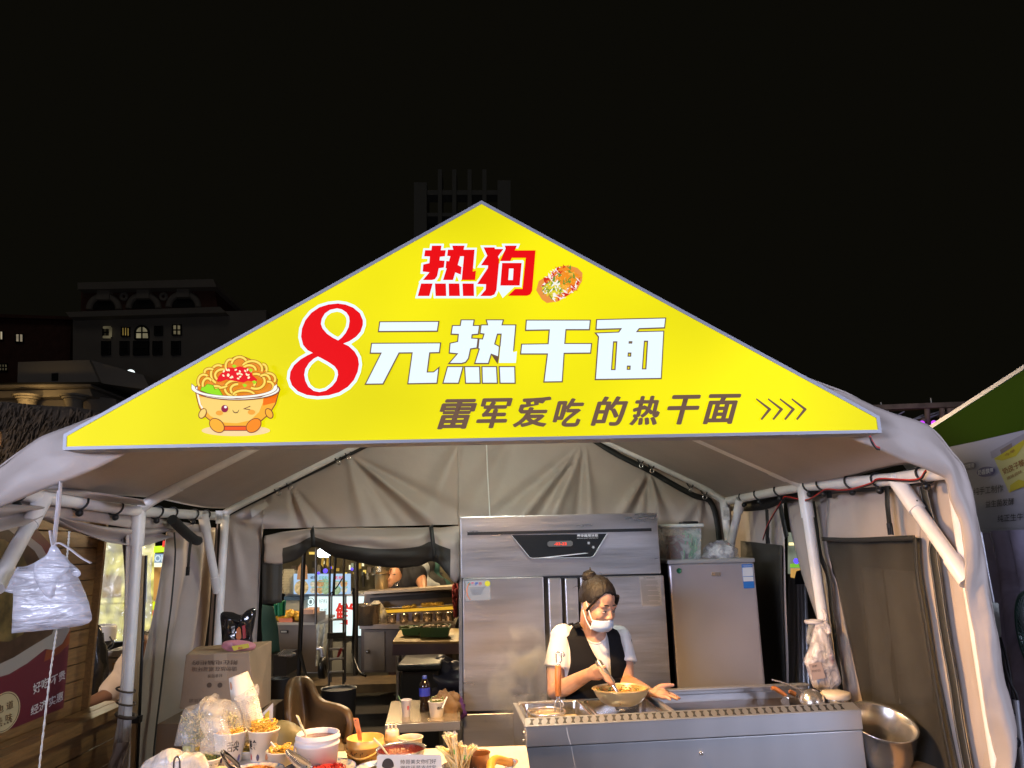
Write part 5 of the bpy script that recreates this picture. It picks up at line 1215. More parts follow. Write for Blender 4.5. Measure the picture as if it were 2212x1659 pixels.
# squeeze bottle with three nozzles
b = at_base(846, 1632); y_ = b.y; sq = thing('squeeze_bottle', tuple(b), 'cream squeeze bottle with three nozzles behind the chili bowl', 'bottle')
CR = mat('cream_plastic', (.62, .49, .32), .4); r = (P(862, 1590, y_).x-P(831, 1590, y_).x)/2
zt_ = P(846, 1576, y_).z-b.z; zc = P(846, 1592, y_).z-b.z
MB().lathe([(0, 0), (r, 0), (r*1.02, zc*.6), (r*1.06, zc-.012)], b, 24).build('body', CR, sq); MB().lathe([(r*1.07, zc-.016), (r*1.08, zc-.004), (r*.98, zc), (r*.96, zt_-.006), (r*.85, zt_), (0, zt_+.002)], b, 24).build('cap', CR, sq)
for u in (838.5, 846.5, 854.5):
    a = P(u, 1578, y_-.002); MB().lathe([(.0048, 0), (.0040, .008), (.0022, .026), (0, .027)], a, 10).build('nozzle', CR, sq)
b, r, o = bowl('cream_tub', 886, 1640, 26, .075, 'open cream plastic tub behind the steel chili bowl', CR, 'tub', .85)
# steel bowl with chili oil
b = at_base(865, 1668); rt = (P(918, 1618, b.y).x-P(812, 1618, b.y).x)/2; h = P(865, 1617, b.y).z-b.z
cb = thing('chili_bowl', tuple(b), 'steel bowl crusted with dark red chili oil behind the small notice', 'bowl')
MB().lathe([(0, 0), (rt*.6, 0), (rt*.86, h*.3), (rt*.97, h*.9), (rt*1.02, h), (rt*1.02, h*1.03), (rt*.96, h*.97), (rt*.85, h*.4)], b, 40).build('bowl', STEEL_S, cb)
MB().lathe([(0, h*.60), (rt*.86, h*.60), (rt*.94, h*.92)], b, 40).build('chili_oil', mat('chili_crust', (.07, .006, .004), .3, vscale=35, color2=(.20, .03, .015), bump=.6, bscale=90), cb)
cs = thing('sauce_spoon', tuple(b), 'thin cream spoon handle leaning in the chili bowl', 'spoon')
MB().tube([P(807, 1595, b.y-.05), P(824, 1612, b.y-.06), P(840, 1634, b.y-.07)], [.0042, .0036, .003], 8).build('handle', CR, cs)
# notice card
NY = 2.30
nc_ = thing('notice_card', tuple(P(884, 1690, NY)), 'small cream notice card with black bob haircut print and two lines of Chinese', 'notice')
pl_ = [(818, 1630), (950, 1630), (954, 1634), (956, 1720), (812, 1720), (814, 1634)]
MB().hexa(PS(pl_, NY), PS(pl_, NY+.012)).build('card', mat('cream_card', (.70, .60, .50), .5), nc_)
INKB = mat('brown_black_ink', (.03, .02, .015), .6)
text('lettering', '\u5e05\u54e5\u7f8e\u5973\u4f60\u4eec\u597d', P(865, 1641, NY-.001), P(942, 1639.5, NY-.001), P(865, 1651, NY-.001)-P(865, 1641, NY-.001), INKB, nc_)
text('lettering', '\u5fae\u4fe1\u8fd8\u662f\u652f\u4ed8\u5b9d', P(865, 1654, NY-.001), P(942, 1652.5, NY-.001), P(865, 1664, NY-.001)-P(865, 1654, NY-.001), INKB, nc_)
m = MB(); m.add(PS([(838+13*math.cos(q)*1.0, 1654-16*math.sin(q)*(1 if math.sin(q) > 0 else .4)) for q in [2*math.pi*k/28 for k in range(28)]], NY-.0008), [list(range(28))[::-1]]); m.build('hair_print', INKB, nc_)

# chopsticks in their can
b = at_base(994, 1668); rt = (P(1033, 1652, b.y).x-P(956, 1652, b.y).x)/2; h = P(994, 1653, b.y).z-b.z
cn = thing('steel_can', tuple(b), 'steel can packed with paper-wrapped chopsticks', 'can')
MB().lathe([(0, 0), (rt, 0), (rt, h), (rt*1.03, h), (rt*.97, h), (rt*.96, .01), (0, .01)], b, 32).build('can', STEEL_S, cn)
STK = mat('bamboo', (.82, .62, .28), .5); WRP = film('stick_film', (.8, .78, .7), .3, .15, .5, 60); GPR = mat('green_print', (.10, .38, .06), .5)
def stick_mesh():
    m = MB(); L = .20
    for s in (-1, 1): m.tube([(s*.0034, 0, 0), (s*.0034, 0, L)], .0031, 5)
    m.cm = 1; m.grid([[(-.006, -.001, z), (0, -.0034, z), (.006, -.001, z)] for z in (.01, .1, .19, .205+.005)], True); m.grid([[(-.0055, 0, L), (.0, .003, L), (.0055, 0, L)], [(-.007, .001, L+.012), (0, -.004, L+.016), (.006, .002, L+.011)]])
    m.cm = 2; m.quad((-.004, -.0036, .10), (.002, -.0038, .10), (.004, -.0038, .125), (-.002, -.0036, .13))
    return m
rr = random.Random(21); first = None
for k in range(72):
    t = (k+.5)/72; a = rr.random()*6.28; s = math.sqrt(rr.random())*rt*.72; base = b+Vector((math.cos(a)*s*.7, math.sin(a)*s*.7, .012))
    uu = 940+t*92+rr.uniform(-4, 4); peak = 1609 if uu < 955 else (1578 if uu < 985 else (1606 if uu > 998 else 1600)); top = P(uu, peak+rr.uniform(0, 10), b.y+rr.uniform(-.05, .04)); 
    d = (top-base); qn = d.to_track_quat('Z', 'Y').to_euler()
    if first is None:
        o = stick_mesh().build('wrapped_chopsticks', [STK, WRP, GPR]); first = o; tag(o, 'film-wrapped pair of bamboo chopsticks in the steel can', 'chopsticks', 'wrapped chopsticks in the steel can')
    else: o = first.copy(); col.objects.link(o)
    o.location = base; o.rotation_euler = qn; o.rotation_euler.rotate_axis('Z', rr.uniform(-.7, .7)); f_ = d.length/.215; o.scale = (1, 1, f_)
b2 = at_base(1034, 1664); o = MB().lathe([(0, 0), (.035, 0), (.040, .055), (.043, .058), (.038, .054), (.034, .01)], b2, 28).build('brown_cup', mat('copper_lacquer', (.25, .10, .04), .25, .4)); tag(o, 'glossy copper brown cup right of the chopstick can', 'cup')
# orange hose joined to the cooker
hs_ = thing('gas_hose', tuple(P(1085, 1650, 2.62)), 'short orange gas hose with brass coupling beside the cooker', 'hose')
HO = mat('orange_rubber', (.72, .30, .03), .4)
MB().tube(smoothline([P(1060, 1668, 2.55), P(1061, 1650, 2.6), P(1070, 1641, 2.65), P(1085, 1643, 2.7), P(1101, 1648, 2.78)], 24), .0145, 12).build('hose', HO, hs_)
MB().tube([P(1100, 1648, 2.77), P(1106, 1649, 2.8)], .017, 12).build('clamp', STEEL_S, hs_); MB().tube([P(1106, 1649, 2.8), P(1118, 1651, 2.86)], .015, 12).build('coupling', mat('orange_red', (.70, .16, .03), .4), hs_)

# plates along the front edge
PLB = mat('plate_glaze', (.70, .60, .42), .2); PRIM = mat('blue_brush_pattern', (.66, .58, .42), .2, vscale=55, color2=(.05, .13, .32)); BLUE = mat('cobalt_rim', (.03, .07, .30), .2)
for i, (u, v, R_, lb, c1, c2, nm, hh) in enumerate(((424, 1656, .085, 'blue rimmed plate at the left front corner beside the tongs', (.20, .14, .05), (.35, .25, .1), 'minced_topping', .012), (570, 1646, .098, 'blue rimmed plate of orange minced meat in front of the noodle cups', (.40, .14, .02), (.60, .30, .05), 'minced_meat', .026), (708, 1636, .125, 'large blue rimmed plate heaped with red chili flakes', (.30, .012, .01), (.45, .05, .03), 'chili_flakes', .03), (843, 1639, .11, 'blue rimmed plate half hidden behind the notice card', (.35, .2, .05), (.5, .32, .1), 'sesame', .014))):
    f = at_base(u, v, TZ+.028); c = Vector((f.x, f.y-R_, TZ))
    pl = thing('plate', tuple(c), lb, 'plate', 'blue rimmed plates on the serving table')
    MB().lathe([(0, .004), (R_*.6, .004), (R_*.75, .012), (R_*.62, .0), (0, 0)], c, 40).build('dish', PLB, pl)
    MB().lathe([(R_*.75, .012), (R_*.985, .0275)], c, 40).build('patterned_rim', PRIM, pl); MB().lathe([(R_*.985, .0275), (R_, .029), (R_*.985, .026), (R_*.76, .010)], c, 40).build('rim_edge', BLUE, pl)
    rr = random.Random(30+i); m = MB(); ma, mb_ = mat('food_%d' % i, c1, .4), mat('food_b_%d' % i, c2, .4)
    m.lathe([(R_*.7, .010), (R_*.5, .012+hh*.5), (R_*.25, .012+hh*.9), (0, .012+hh)], c, 24)
    for k in range(420):
        q, s = rr.random()*6.28, math.sqrt(rr.random())*.72; z = .012+hh*(1-s**1.5); m.cm = rr.choice((0, 0, 1)); p = c+Vector((R_*s*math.cos(q), R_*s*math.sin(q), z)); sz = rr.uniform(.002, .005)
        a = Vector((rr.uniform(-1, 1), rr.uniform(-1, 1), rr.uniform(-1, 1))).normalized(); bq = a.orthogonal(); e_ = a.cross(bq)
        m.add([p+a*sz, p+bq*sz*.7, p+e_*sz*.7, p-bq*sz*.6, p-a*sz], [(0, 1, 2), (0, 2, 3), (4, 2, 1), (4, 3, 2), (0, 3, 1), (4, 1, 3)])
    o = m.build(nm, [ma, mb_]); tag(o, {'minced_topping': 'brown chopped topping on the left corner plate', 'minced_meat': 'orange minced meat heaped on the middle plate', 'chili_flakes': 'red chili flakes heaped on the large plate', 'sesame': 'pale topping on the plate behind the notice card'}[nm], 'topping', kind='stuff')
# tongs
def tongs(name, lb, p0, p1, mt, w_=.010, gap=.012):
    t = thing(name, tuple(p0), lb, 'tongs'); d = (p1-p0).normalized(); sd = d.cross(Vector((0, 0, 1))).normalized(); up_ = sd.cross(d)
    for s in (-1, 1):
        A = [p0+sd*s*.002, p0.lerp(p1, .3)+sd*s*gap*.7, p0.lerp(p1, .8)+sd*s*gap, p1+sd*s*gap*.5]; m = MB()
        rows = [[p-up_*w_/2+sd*s*.000, p+sd*s*.003, p+up_*w_/2] for p in smoothline(A, 15)]; m.grid(rows); m.build('arm', mt, t, solid=.0015)
    return t
tongs('steel_tongs', 'bright steel tongs lying across the bowl and the chili plate', P(620, 1625, 2.38), P(668, 1662, 2.2), STEEL_S, .020)
tongs('dark_tongs', 'dark steel tongs lying on the bowl of seaweed', P(480, 1625, 2.36), P(512, 1664, 2.2), mat('dark_steel', (.12, .11, .10), .25, .9), .016)
tg = thing('wire_tongs', tuple(P(382, 1660, 2.3)), 'wire loop handle standing on the left corner plate', 'tongs')
MB().tube(smoothline([P(u, v, 2.3) for u, v in ((375, 1672), (376, 1645), (380, 1635), (386, 1636), (388, 1645), (389, 1672))], 24), .0028, 7).build('wire', mat('dark_steel2', (.15, .14, .13), .3, .9), tg)

# ---- bags, tea and stacked cups on the left
b = at_base(412, 1634); y_ = b.y; tc_ = thing('iced_tea', tuple(b), 'clear cup of yellow iced tea with lid and straw', 'drink')
r = (P(434, 1595, y_).x-P(391, 1595, y_).x)/2; h = P(412, 1580, y_).z-b.z
CL2 = film('clear_cup', (.8, .8, .78), .42, .1, .1)
MB().lathe([(0, 0), (r*.72, 0), (r, h*.88)], b, 28).build('cup', CL2, tc_); MB().lathe([(0, .003), (r*.70, .003), (r*.86, h*.50), (0, h*.50)], b, 28).build('tea', mat('yellow_tea', (.55, .42, .02), .15, sss=.1), tc_)
MB().lathe([(r*1.05, h*.84), (r*1.08, h*.88), (r*1.05, h*.95), (r*.9, h*1.0), (0, h*1.0)], b, 28).build('lid', film('lid_film', (.75, .74, .72), .95, .2, .2), tc_)
MB().tube([b+Vector((.0, 0, h*.6)), P(410, 1557, y_)], .0052, 8).build('straw', film('straw_film', (.8, .78, .75), .6, .2, .1), tc_)
def crumple(name, lb, outline, Y, depth, mt, seed, amp=.25, cat='plastic bag'):
    """crumpled bag: a closed pillow over a drawn outline, creased by noise"""
    pts = PS(outline, Y); c = sum(pts, Vector())/len(pts); pts = smoothline(pts+[pts[0]], len(pts)*5)[:-1]; m = MB(); n = len(pts)
    for sgn in (-1, 1):
        rows = []
        for j in range(11):
            t = j/10; row = []
            for p in pts:
                q = c.lerp(p, 1-t*.999); bul = math.sqrt(max(0, 1-(1-t)**2))*depth
                nz = noise.noise(Vector((q.x*11+seed, q.z*9, t*1.5)))*.7+abs(noise.noise(Vector((q.x*30, q.z*14+seed, t))))*.5
                row.append(q+Vector((0, sgn*(bul*(1-amp)+bul*amp*nz*1.5), 0)))
            rows.append(row)
        m.grid(rows, True, True)
    return tag(m.build(name, mt), lb, cat)
BAGM = film('crinkled_bag', (.72, .69, .64), .28, .10, 1.0, 11, (1, 1, .5)); BAGW = film('white_bag_film', (.78, .74, .70), .55, .18, 1.0, 10, (1, 1, .6))
y_ = PZ(455, 1605, .915).y
crumple('sprout_bag', 'big clear plastic bag of bean sprouts slumped behind the tea', [(378, 1612), (384, 1575), (392, 1545), (402, 1527), (425, 1523), (444, 1504), (447, 1514), (462, 1498), (466, 1510), (490, 1512), (512, 1528), (524, 1560), (532, 1610)], 3.0, .11, BAGM, 1)
m = MB(); rr = random.Random(17)
for k in range(420):
    u, v = rr.uniform(396, 518), 1608-rr.random()**.8*68*(1-((rr.random()-.5)*.5)**2); 
    if v < 1535+abs(u-455)*.25: continue
    p = P(u, v, 2.93+rr.random()*.08); d = Vector((rr.uniform(-1, 1), rr.uniform(-.5, .5), rr.uniform(-1, 1))).normalized()*.020; m.tube([p, p+d*.5+Vector((0, 0, .004)), p+d], .0018, 4)
tag(m.build('bean_sprouts', mat('pale_sprout', (.40, .35, .16), .4)), 'pale bean sprouts filling the big clear bag', 'sprouts', kind='stuff')
crumple('small_bag', 'small knotted clear bag between the tea and the left noodle cup', [(432, 1628), (436, 1600), (444, 1585), (436, 1570), (433, 1555), (448, 1548), (468, 1549), (486, 1560), (497, 1585), (500, 1615), (490, 1630)], 2.80, .05, BAGM, 5)
crumple('crumpled_bag', 'crumpled white plastic bag lying at the left front of the table', [(296, 1675), (310, 1648), (335, 1632), (362, 1617), (378, 1622), (388, 1640), (398, 1625), (415, 1630), (430, 1626), (446, 1640), (440, 1675)], 2.40, .06, BAGW, 9)
# white napkin pack behind the tea
# stack of upturned paper cups in crinkled film
base = P(548, 1590, 3.12); topc = P(515, 1458, 3.12); ax = (topc-base).normalized(); RQ = ax.to_track_quat('Z', 'Y').to_matrix(); first = None
nst = 20; rt = .050; hcup = .10
for k in range(nst):
    t = k/(nst-1); L_ = (topc-base).length-hcup; c = base+ax*(L_*t)
    if first is None:
        first = MB().lathe([(rt, 0), (rt+.003, .002), (rt, .005), (rt*.76, hcup), (0, hcup)], (0, 0, 0), 28).build('stacked_cup', CUPM); o = first
        tag(o, 'x', 'paper cup', 'upturned paper cups stacked in film')
    else: o = first.copy(); col.objects.link(o)
    o['label'] = 'upturned paper cup in the film-wrapped leaning stack, ' + ('topmost' if k == nst-1 else 'lowest' if k == 0 else '%s from the top' % ['', 'second', 'third', 'fourth', 'fifth', 'sixth', 'seventh', 'eighth', 'ninth', 'tenth', 'eleventh', 'twelfth', 'thirteenth', 'fourteenth', 'fifteenth', 'sixteenth', 'seventeenth', 'eighteenth', 'nineteenth', 'twentieth'][nst-1-k])
    o.location = c; o.rotation_euler = RQ.to_euler()
top = o.copy(); 
m = MB(); pc_ = base+ax*((topc-base).length-hcup)
for k, q in enumerate((-2.3, -1.45, -.7)):
    row = [[pc_+RQ @ Vector((math.cos(q+a)*(rt*.76+(rt*.24)*(1-z/hcup)+.001), math.sin(q+a)*(rt*.76+(rt*.24)*(1-z/hcup)+.001), z)) for a in (-.2*w_, 0, .2*w_)] for z, w_ in ((.055, .4), (.065, 1), (.078, .9), (.086, .4))]
    m.cm = k; m.grid(row)
bpy.data.objects.remove(top)
pm = m.build('print_patch', FIG[:3]); pm.parent = o; ORG[pm.name] = Vector()
bpy.context.view_layer.update(); pm.matrix_parent_inverse = Matrix.LocRotScale(o.location, o.rotation_euler, o.scale).inverted()
crumple('stack_film', 'crinkled clear film torn open round the leaning cup stack', [(532, 1575), (524, 1540), (512, 1512), (505, 1508), (520, 1500), (532, 1492), (545, 1482), (556, 1478), (560, 1492), (557, 1505), (548, 1515), (553, 1545), (556, 1580)], 3.05, .06, BAGM, 13, .4, 'film')
# ================================================================ left side: hanging bags, neighbour stall, people
# pack of carrier bags hung from the roof edge
LBAG = film('lilac_bag', (.70, .68, .74), .66, .16, .7, 4.5, (.8, 1, 4.5))
hb = thing('hanging_bag_pack', tuple(P(110, 1300, 2.72)), 'pack of white carrier bags hung by its knotted strap from the left roof edge', 'bag pack')
Yh = 2.72
def slab(mb, outline, Y, th, n=3, amp=.012, seed=0, fq=9):
    pts = smoothline([Vector((u, v, 0)) for u, v in outline]+[Vector((*outline[0], 0))], len(outline)*4)[:-1]; W = [P(p.x, p.y, Y) for p in pts]; c = sum(W, Vector())/len(W)
    for s in (-1, 1):
        rows = []
        for j in range(9):
            t = j/8; row = []
            for p in W:
                q = c.lerp(p, 1-t*.999); d = th*math.sqrt(max(0, 1-(1-t)**6)); q = q+Vector((0, s*d+amp*noise.noise(Vector((q.x*3+seed, q.z*fq*4, s)))*min(1, t*4), 0)); row.append(q)
            rows.append(row)
        mb.grid(rows, True, True)
m = MB(); slab(m, [(25, 1368), (28, 1300), (32, 1232), (60, 1222), (110, 1200), (140, 1200), (168, 1245), (186, 1288), (194, 1312), (192, 1346), (110, 1360)], Yh, .035, seed=3); m.build('folded_bags', LBAG, hb)
m = MB(); slab(m, [(75, 1215), (100, 1198), (110, 1180), (122, 1180), (136, 1200), (150, 1225), (130, 1250), (118, 1285), (104, 1292), (84, 1270), (72, 1240)], Yh-.035, .012, seed=8); m.build('handle_bunch', LBAG, hb)
for pl in ([(10, 1278), (33, 1232), (40, 1228), (34, 1275), (30, 1282)], [(140, 1205), (173, 1234), (168, 1246), (150, 1235)]):
    m = MB(); slab(m, pl, Yh-.01, .006, seed=5); m.build('bag_handle', LBAG, hb)
def ribbon(pts, Y, w_, name, mt, par): 
    m = MB(); q = smoothline(PS(pts, Y), 24); m.tube(q, w_, 7, flat=.35); return m.build(name, mt, par)
TIE = mat('lilac_tie', (.62, .57, .60), .6)
ribbon([(131, 1040), (129, 1080), (123, 1130), (117, 1180), (113, 1196)], Yh, .010, 'strap', TIE, hb); ribbon([(126, 1060), (122, 1110), (116, 1160), (112, 1190)], Yh-.005, .008, 'strap', TIE, hb)
ribbon([(116, 1180), (128, 1173), (150, 1185), (175, 1204), (196, 1216)], Yh-.015, .009, 'loose_tie', TIE, hb); ribbon([(114, 1182), (110, 1160), (108, 1146)], Yh-.015, .008, 'loose_tie', TIE, hb)
m = MB(); q = [P(u, v, 2.78) for u, v in ((150, 1148), (144, 1213), (133, 1290), (122, 1364), (107, 1469), (85, 1659), (82, 1700))]
for ph in (0, math.pi):
    pp = smoothline(q, 120); m.tube([p+Vector((math.cos(i*1.3+ph)*.002, math.sin(i*1.3+ph)*.002, 0)) for i, p in enumerate(pp)], .0022, 5)
tag(m.build('twisted_string', mat('white_string', (.55, .52, .48), .8)), 'twisted white string hanging down past the wooden stall poster', 'string')
# timber post lashed beside the left pole
tp = thing('timber_post', tuple(P(291, 1500, 4.16).xy)+(0,), 'thin pale timber post lashed beside the left tent pole', 'post')
a_, b_ = P(308, 1200, 4.16), P(288, 1659, 4.16); b0 = b_+(b_-a_)*(b_.z/(a_.z-b_.z)); 
m = MB(); hw = .012
m.hexa([b0+Vector((-hw, -hw, 0)), b0+Vector((hw, -hw, 0)), b0+Vector((hw, hw, 0)), b0+Vector((-hw, hw, 0))], [a_+Vector((-hw, -hw, 0)), a_+Vector((hw, -hw, 0)), a_+Vector((hw, hw, 0)), a_+Vector((-hw, hw, 0))])
m.build('post', mat('pale_timber', (.50, .36, .20), .6, var=.15, vscale=14, stretch=(1, 1, .1)), tp)
o2 = Vector((.021, .0, 0)); m = MB(); m.tube([b0+o2, a_+o2], .007, 8); m.build('dark_rod', BLACK, tp)
MB().box(a_.lerp(b_, .78)+Vector((.004, -.006, 0)), (.055, .04, .035)).build('clamp', BLACK, tp)

# wooden neighbour stall on the left, its front runs away from the viewer
XS = -2.30
WOOD = mat('varnished_pine', (.24, .125, .045), .45, var=.25, vscale=9, stretch=(6, 1, 8), bump=.15, bscale=40)
ws = thing('wooden_stall', (XS-.05, 3.3, 0), 'varnished pine neighbour stall with a noodle poster and a long counter', 'stall')
ye = PX(196, 1350, XS).y; ztop, zlow = 2.05, .80; npl = 14
for k in range(npl):
    z0 = zlow+(ztop-zlow)*k/npl; MB().box((XS-.02+.002*(k % 2), (1.9+ye)/2, z0+(ztop-zlow)/npl/2), (.024, ye-1.9, (ztop-zlow)/npl-.005)).build('plank', WOOD, ws, bevel=.002)
MB().box((XS-.045, (1.9+ye)/2, 1.42), (.02, ye-1.9+.02, 1.3)).build('back_board', mat('dark_board', (.05, .03, .015), .7), ws)
MB().box((XS+.00, ye+.012, 1.4), (.06, .024, 1.3)).build('corner_board', WOOD, ws)
XCn = PX(0, 1644, -2.12); cz = PX(150, 1570, -2.12).z
for x0, x1, n_ in ((-2.27, -2.20, 'counter_board'), (-2.195, -2.12, 'counter_board')):
    MB().box(((x0+x1)/2, (1.9+4.5)/2, cz-.012), (x1-x0, 2.6, .024)).build(n_, WOOD, ws, bevel=.003)
MB().box((-2.115, 3.2, cz-.028), (.022, 2.6, .056)).build('counter_edge', WOOD, ws, bevel=.002)
for k in range(5): MB().box((-2.17, 3.2, cz-.12-.125*k), (.02, 2.5, .118)).build('plank', WOOD, ws, bevel=.002)
# poster, mapped on the stall front
XPst = XS-.004
def W_(u, v, l=0): return PX(u, v, XPst+.006+l)
def wpoly(pl, l, name, mt, par): m = MB(); m.add([W_(u, v, l) for u, v in pl], [list(range(len(pl)))]); return m.build(name, mt, par)
ps = wpoly([(152, 1330), (152, 1356), (145, 1440), (137, 1529), (68, 1557), (0, 1584), (-60, 1608), (-60, 1040), (60, 1120), (130, 1200)], 0, 'poster', mat('maroon_print', (.13, .018, .028), .45), ws)
wpoly([(152, 1356), (150, 1390), (128, 1412), (95, 1430), (100, 1405), (130, 1385)], .001, 'print_layer', mat('rust_print', (.25, .06, .02), .45), ps)
bo = [(-60, 1120), (20, 1125), (90, 1180), (135, 1260), (152, 1330), (150, 1362), (135, 1390), (115, 1404), (98, 1402), (60, 1432), (20, 1456), (0, 1462), (-60, 1478)]
wpoly(bo, .002, 'print_layer', mat('bowl_grey', (.34, .30, .26), .4), ps)
wpoly([(-60, 1140), (20, 1145), (75, 1190), (115, 1260), (128, 1330), (112, 1370), (70, 1395), (30, 1420), (0, 1434), (-60, 1446)], .003, 'print_layer', mat('bowl_brown', (.075, .040, .022), .4, var=.5, vscale=9), ps)
wpoly([(-60, 1160), (10, 1165), (50, 1200), (75, 1260), (72, 1320), (50, 1370), (20, 1386), (-60, 1384)], .004, 'print_layer', mat('meat_print', (.13, .09, .03), .4, var=.7, vscale=14), ps)
WTXT = mat('white_print', (.66, .62, .60), .5)
for s_, a_, b_, d_ in (('\u597d\u5403', (71, 1478), (105, 1461), (72, 1501)), ('\u4e0d\u8d35', (110, 1461), (141, 1446), (110, 1482)), ('\u7ecf\u6d4e', (67, 1526), (102, 1509), (66, 1547)), ('\u5b9e\u60e0', (106, 1507), (137, 1492), (105, 1528))):
    a_, b_, d_ = W_(*a_, .003), W_(*b_, .003), W_(*d_, .003); text('lettering', s_, a_, b_, d_-a_, WTXT, ps, .01)
bd = wpoly([(8+36*math.cos(q), 1539-43*math.sin(q)+(-14*math.cos(q))*1) for q in [2*math.pi*k/36 for k in range(36)]], .002, 'badge', mat('cream_print', (.50, .40, .22), .5), ps)
GRB = mat('badge_brown', (.12, .06, .02), .5)
m = MB(); m.tube([W_(8+33*math.cos(q), 1539-40*math.sin(q)-13*math.cos(q), .003) for q in [2*math.pi*k/40 for k in range(41)]], .0016, 4, False); m.build('badge_ring', GRB, bd)
for s_, a_, b_, d_ in (('\u5730', (-14, 1528), (8, 1520), (-14, 1546)), ('\u9053', (14, 1517), (29, 1511), (14, 1535)), ('\u7f8e', (-16, 1556), (6, 1547), (-16, 1572)), ('\u5473', (12, 1544), (27, 1539), (12, 1561))):
    a_, b_, d_ = W_(*a_, .004), W_(*b_, .004), W_(*d_, .004); text('lettering', s_, a_, b_, d_-a_, GRB, bd, .01)
for k in range(5):
    c = (-4+k*7, 1570-k*3.0); m = MB(); m.add([W_(c[0]+r_*math.sin(q), c[1]-r_*1.1*math.cos(q), .004) for q, r_ in [(math.pi*i/5, 3 if i % 2 == 0 else 1.3) for i in range(10)]], [list(range(10))]); m.build('star', GRB, bd)

# thatched canopy above the wooden stall
THA = mat('dry_thatch', (.035, .022, .011), .85, var=.4, vscale=20)
th = thing('thatched_roof', (-3.0, 4.5, 2.6), 'shaggy thatched stall roof rising at the left behind the tent', 'thatched roof')
rows = []
for j in range(9):
    t = j/8; rows.append([Vector((-5.2+2.9*s/20, 4.4+.25*t, 2.24+.48*t-.10*max(0, s-14)/6+.04*noise.noise(Vector((s*.5, t*3, 1))))) for s in range(21)])
MB().grid(rows).build('roof', THA, th, solid=.05)
m = MB(); rr = random.Random(41)
for k in range(2600):
    s, t = rr.random(), rr.random(); x = -5.2+2.95*s; z = 2.24+.48*t-.10*max(0, s*20-14)/6; y = 4.36+.25*t; p = Vector((x, y, z)); L_ = rr.uniform(.08, .22)
    d = Vector((rr.uniform(-.4, .4), -.25, -1)).normalized()*L_; sd = Vector((.004, 0, 0)); m.add([p-sd, p+sd, p+d*.6+sd*.7+Vector((0, -.02, 0)), p+d], [(0, 1, 2), (0, 2, 3)])
tag(m.build('straw', THA, th), kind='stuff')
for x in (-3.9, -3.1): MB().tube([(x, 4.5, 2.5), (x+.25, 4.45, 2.0)], .03, 8).build('pole', WOOD, th)
MB().box((-3.7, 4.55, 2.14), (2.6, .06, .30)).build('beam', mat('dark_stain', (.05, .03, .015), .7), th)

# man in a beige T-shirt bending behind the left pole
mn = thing('person', tuple(P(290, 1590, 5.25).xy)+(0,), 'man with dark hair in beige T-shirt and dark shorts sitting bent behind the left pole', 'person')
TAN = mat('tanned_skin', (.26, .12, .06), .5, sss=.1); BEI = mat('beige_cotton', (.58, .40, .24), .8, bump=.15, bscale=40)
ym = 5.25; m = MB()
sh, hp = P(298, 1452, ym), P(300, 1600, ym+.15)
chain(m, [P(300, 1414, ym-.05), P(299, 1436, ym), sh], [.055, .055, .07], 12, 4); m.ball(P(300, 1402, ym-.08), (.085, .10, .11), 14, 10)
chain(m, [sh, sh.lerp(hp, .5), hp], [.14, .15, .15], 14, 4)
chain(m, [P(268, 1460, ym-.05), P(232, 1500, ym-.15), P(180, 1525, ym-.3), P(165, 1530, ym-.38)], [.065, .05, .038, .03], 12, 5)
m.ball(P(160, 1532, ym-.4), (.05, .035, .03), 10, 8)
for i in range(4): chain(m, [P(158, 1530+i*1.5, ym-.40), P(148, 1532+i*2.4, ym-.42), P(143, 1537+i*2.2, ym-.43)], [.010, .009, .007], 7, 3)
chain(m, [P(164, 1528, ym-.42), P(155, 1524, ym-.45)], [.012, .009], 7, 3)
chain(m, [P(322, 1470, ym+.05), P(330, 1530, ym-.1), P(318, 1580, ym-.3)], [.06, .048, .03], 12, 4); m.ball(P(318, 1584, ym-.32), (.03, .05, .045), 10, 8)
kn = P(200, 1618, ym-.35); chain(m, [hp+Vector((-.1, 0, .0)), kn], [.11, .075], 12, 5); ft_ = Vector((kn.x+.02, kn.y+.1, .08)); chain(m, [kn, kn.lerp(ft_, .45), ft_], [.074, .062, .04], 12, 5); m.ball((ft_.x-.06, ft_.y-.08, .045), (.05, .12, .045), 10, 8)
kn2 = P(260, 1640, ym-.45); chain(m, [hp, kn2], [.11, .075], 12, 5); f2 = Vector((kn2.x, kn2.y+.1, .08)); chain(m, [kn2, f2], [.07, .04], 12, 5); m.ball((f2.x, f2.y-.1, .045), (.05, .12, .045), 10, 8)
bdy = m.build('body', TAN, mn); remesh(bdy, .010, 4)
m = MB(); chain(m, [sh+Vector((0, 0, .02)), sh.lerp(hp, .5), hp+Vector((0, 0, -.02))], [.158, .168, .165], 16, 4)
chain(m, [P(285, 1455, ym-.02), P(262, 1470, ym-.06), P(238, 1492, ym-.12)], [.09, .085, .075], 14, 4); m.ball(P(322, 1465, ym+.03), (.09, .08, .09), 12, 9)
remesh(m.build('t_shirt', BEI, mn), .012, 3)
m = MB(); chain(m, [hp+Vector((-.08, 0, .0)), P(228, 1604, ym-.22)], [.135, .105], 12, 4); chain(m, [hp, P(270, 1622, ym-.3)], [.135, .10], 12, 4); remesh(m.build('shorts', mat('dark_shorts', (.03, .03, .032), .8), mn), .012, 2)
m = MB(); m.ball(P(301, 1399, ym-.06), (.090, .105, .112), 14, 10); m.build('hair', mat('short_black_hair', (.018, .012, .010), .6), mn)
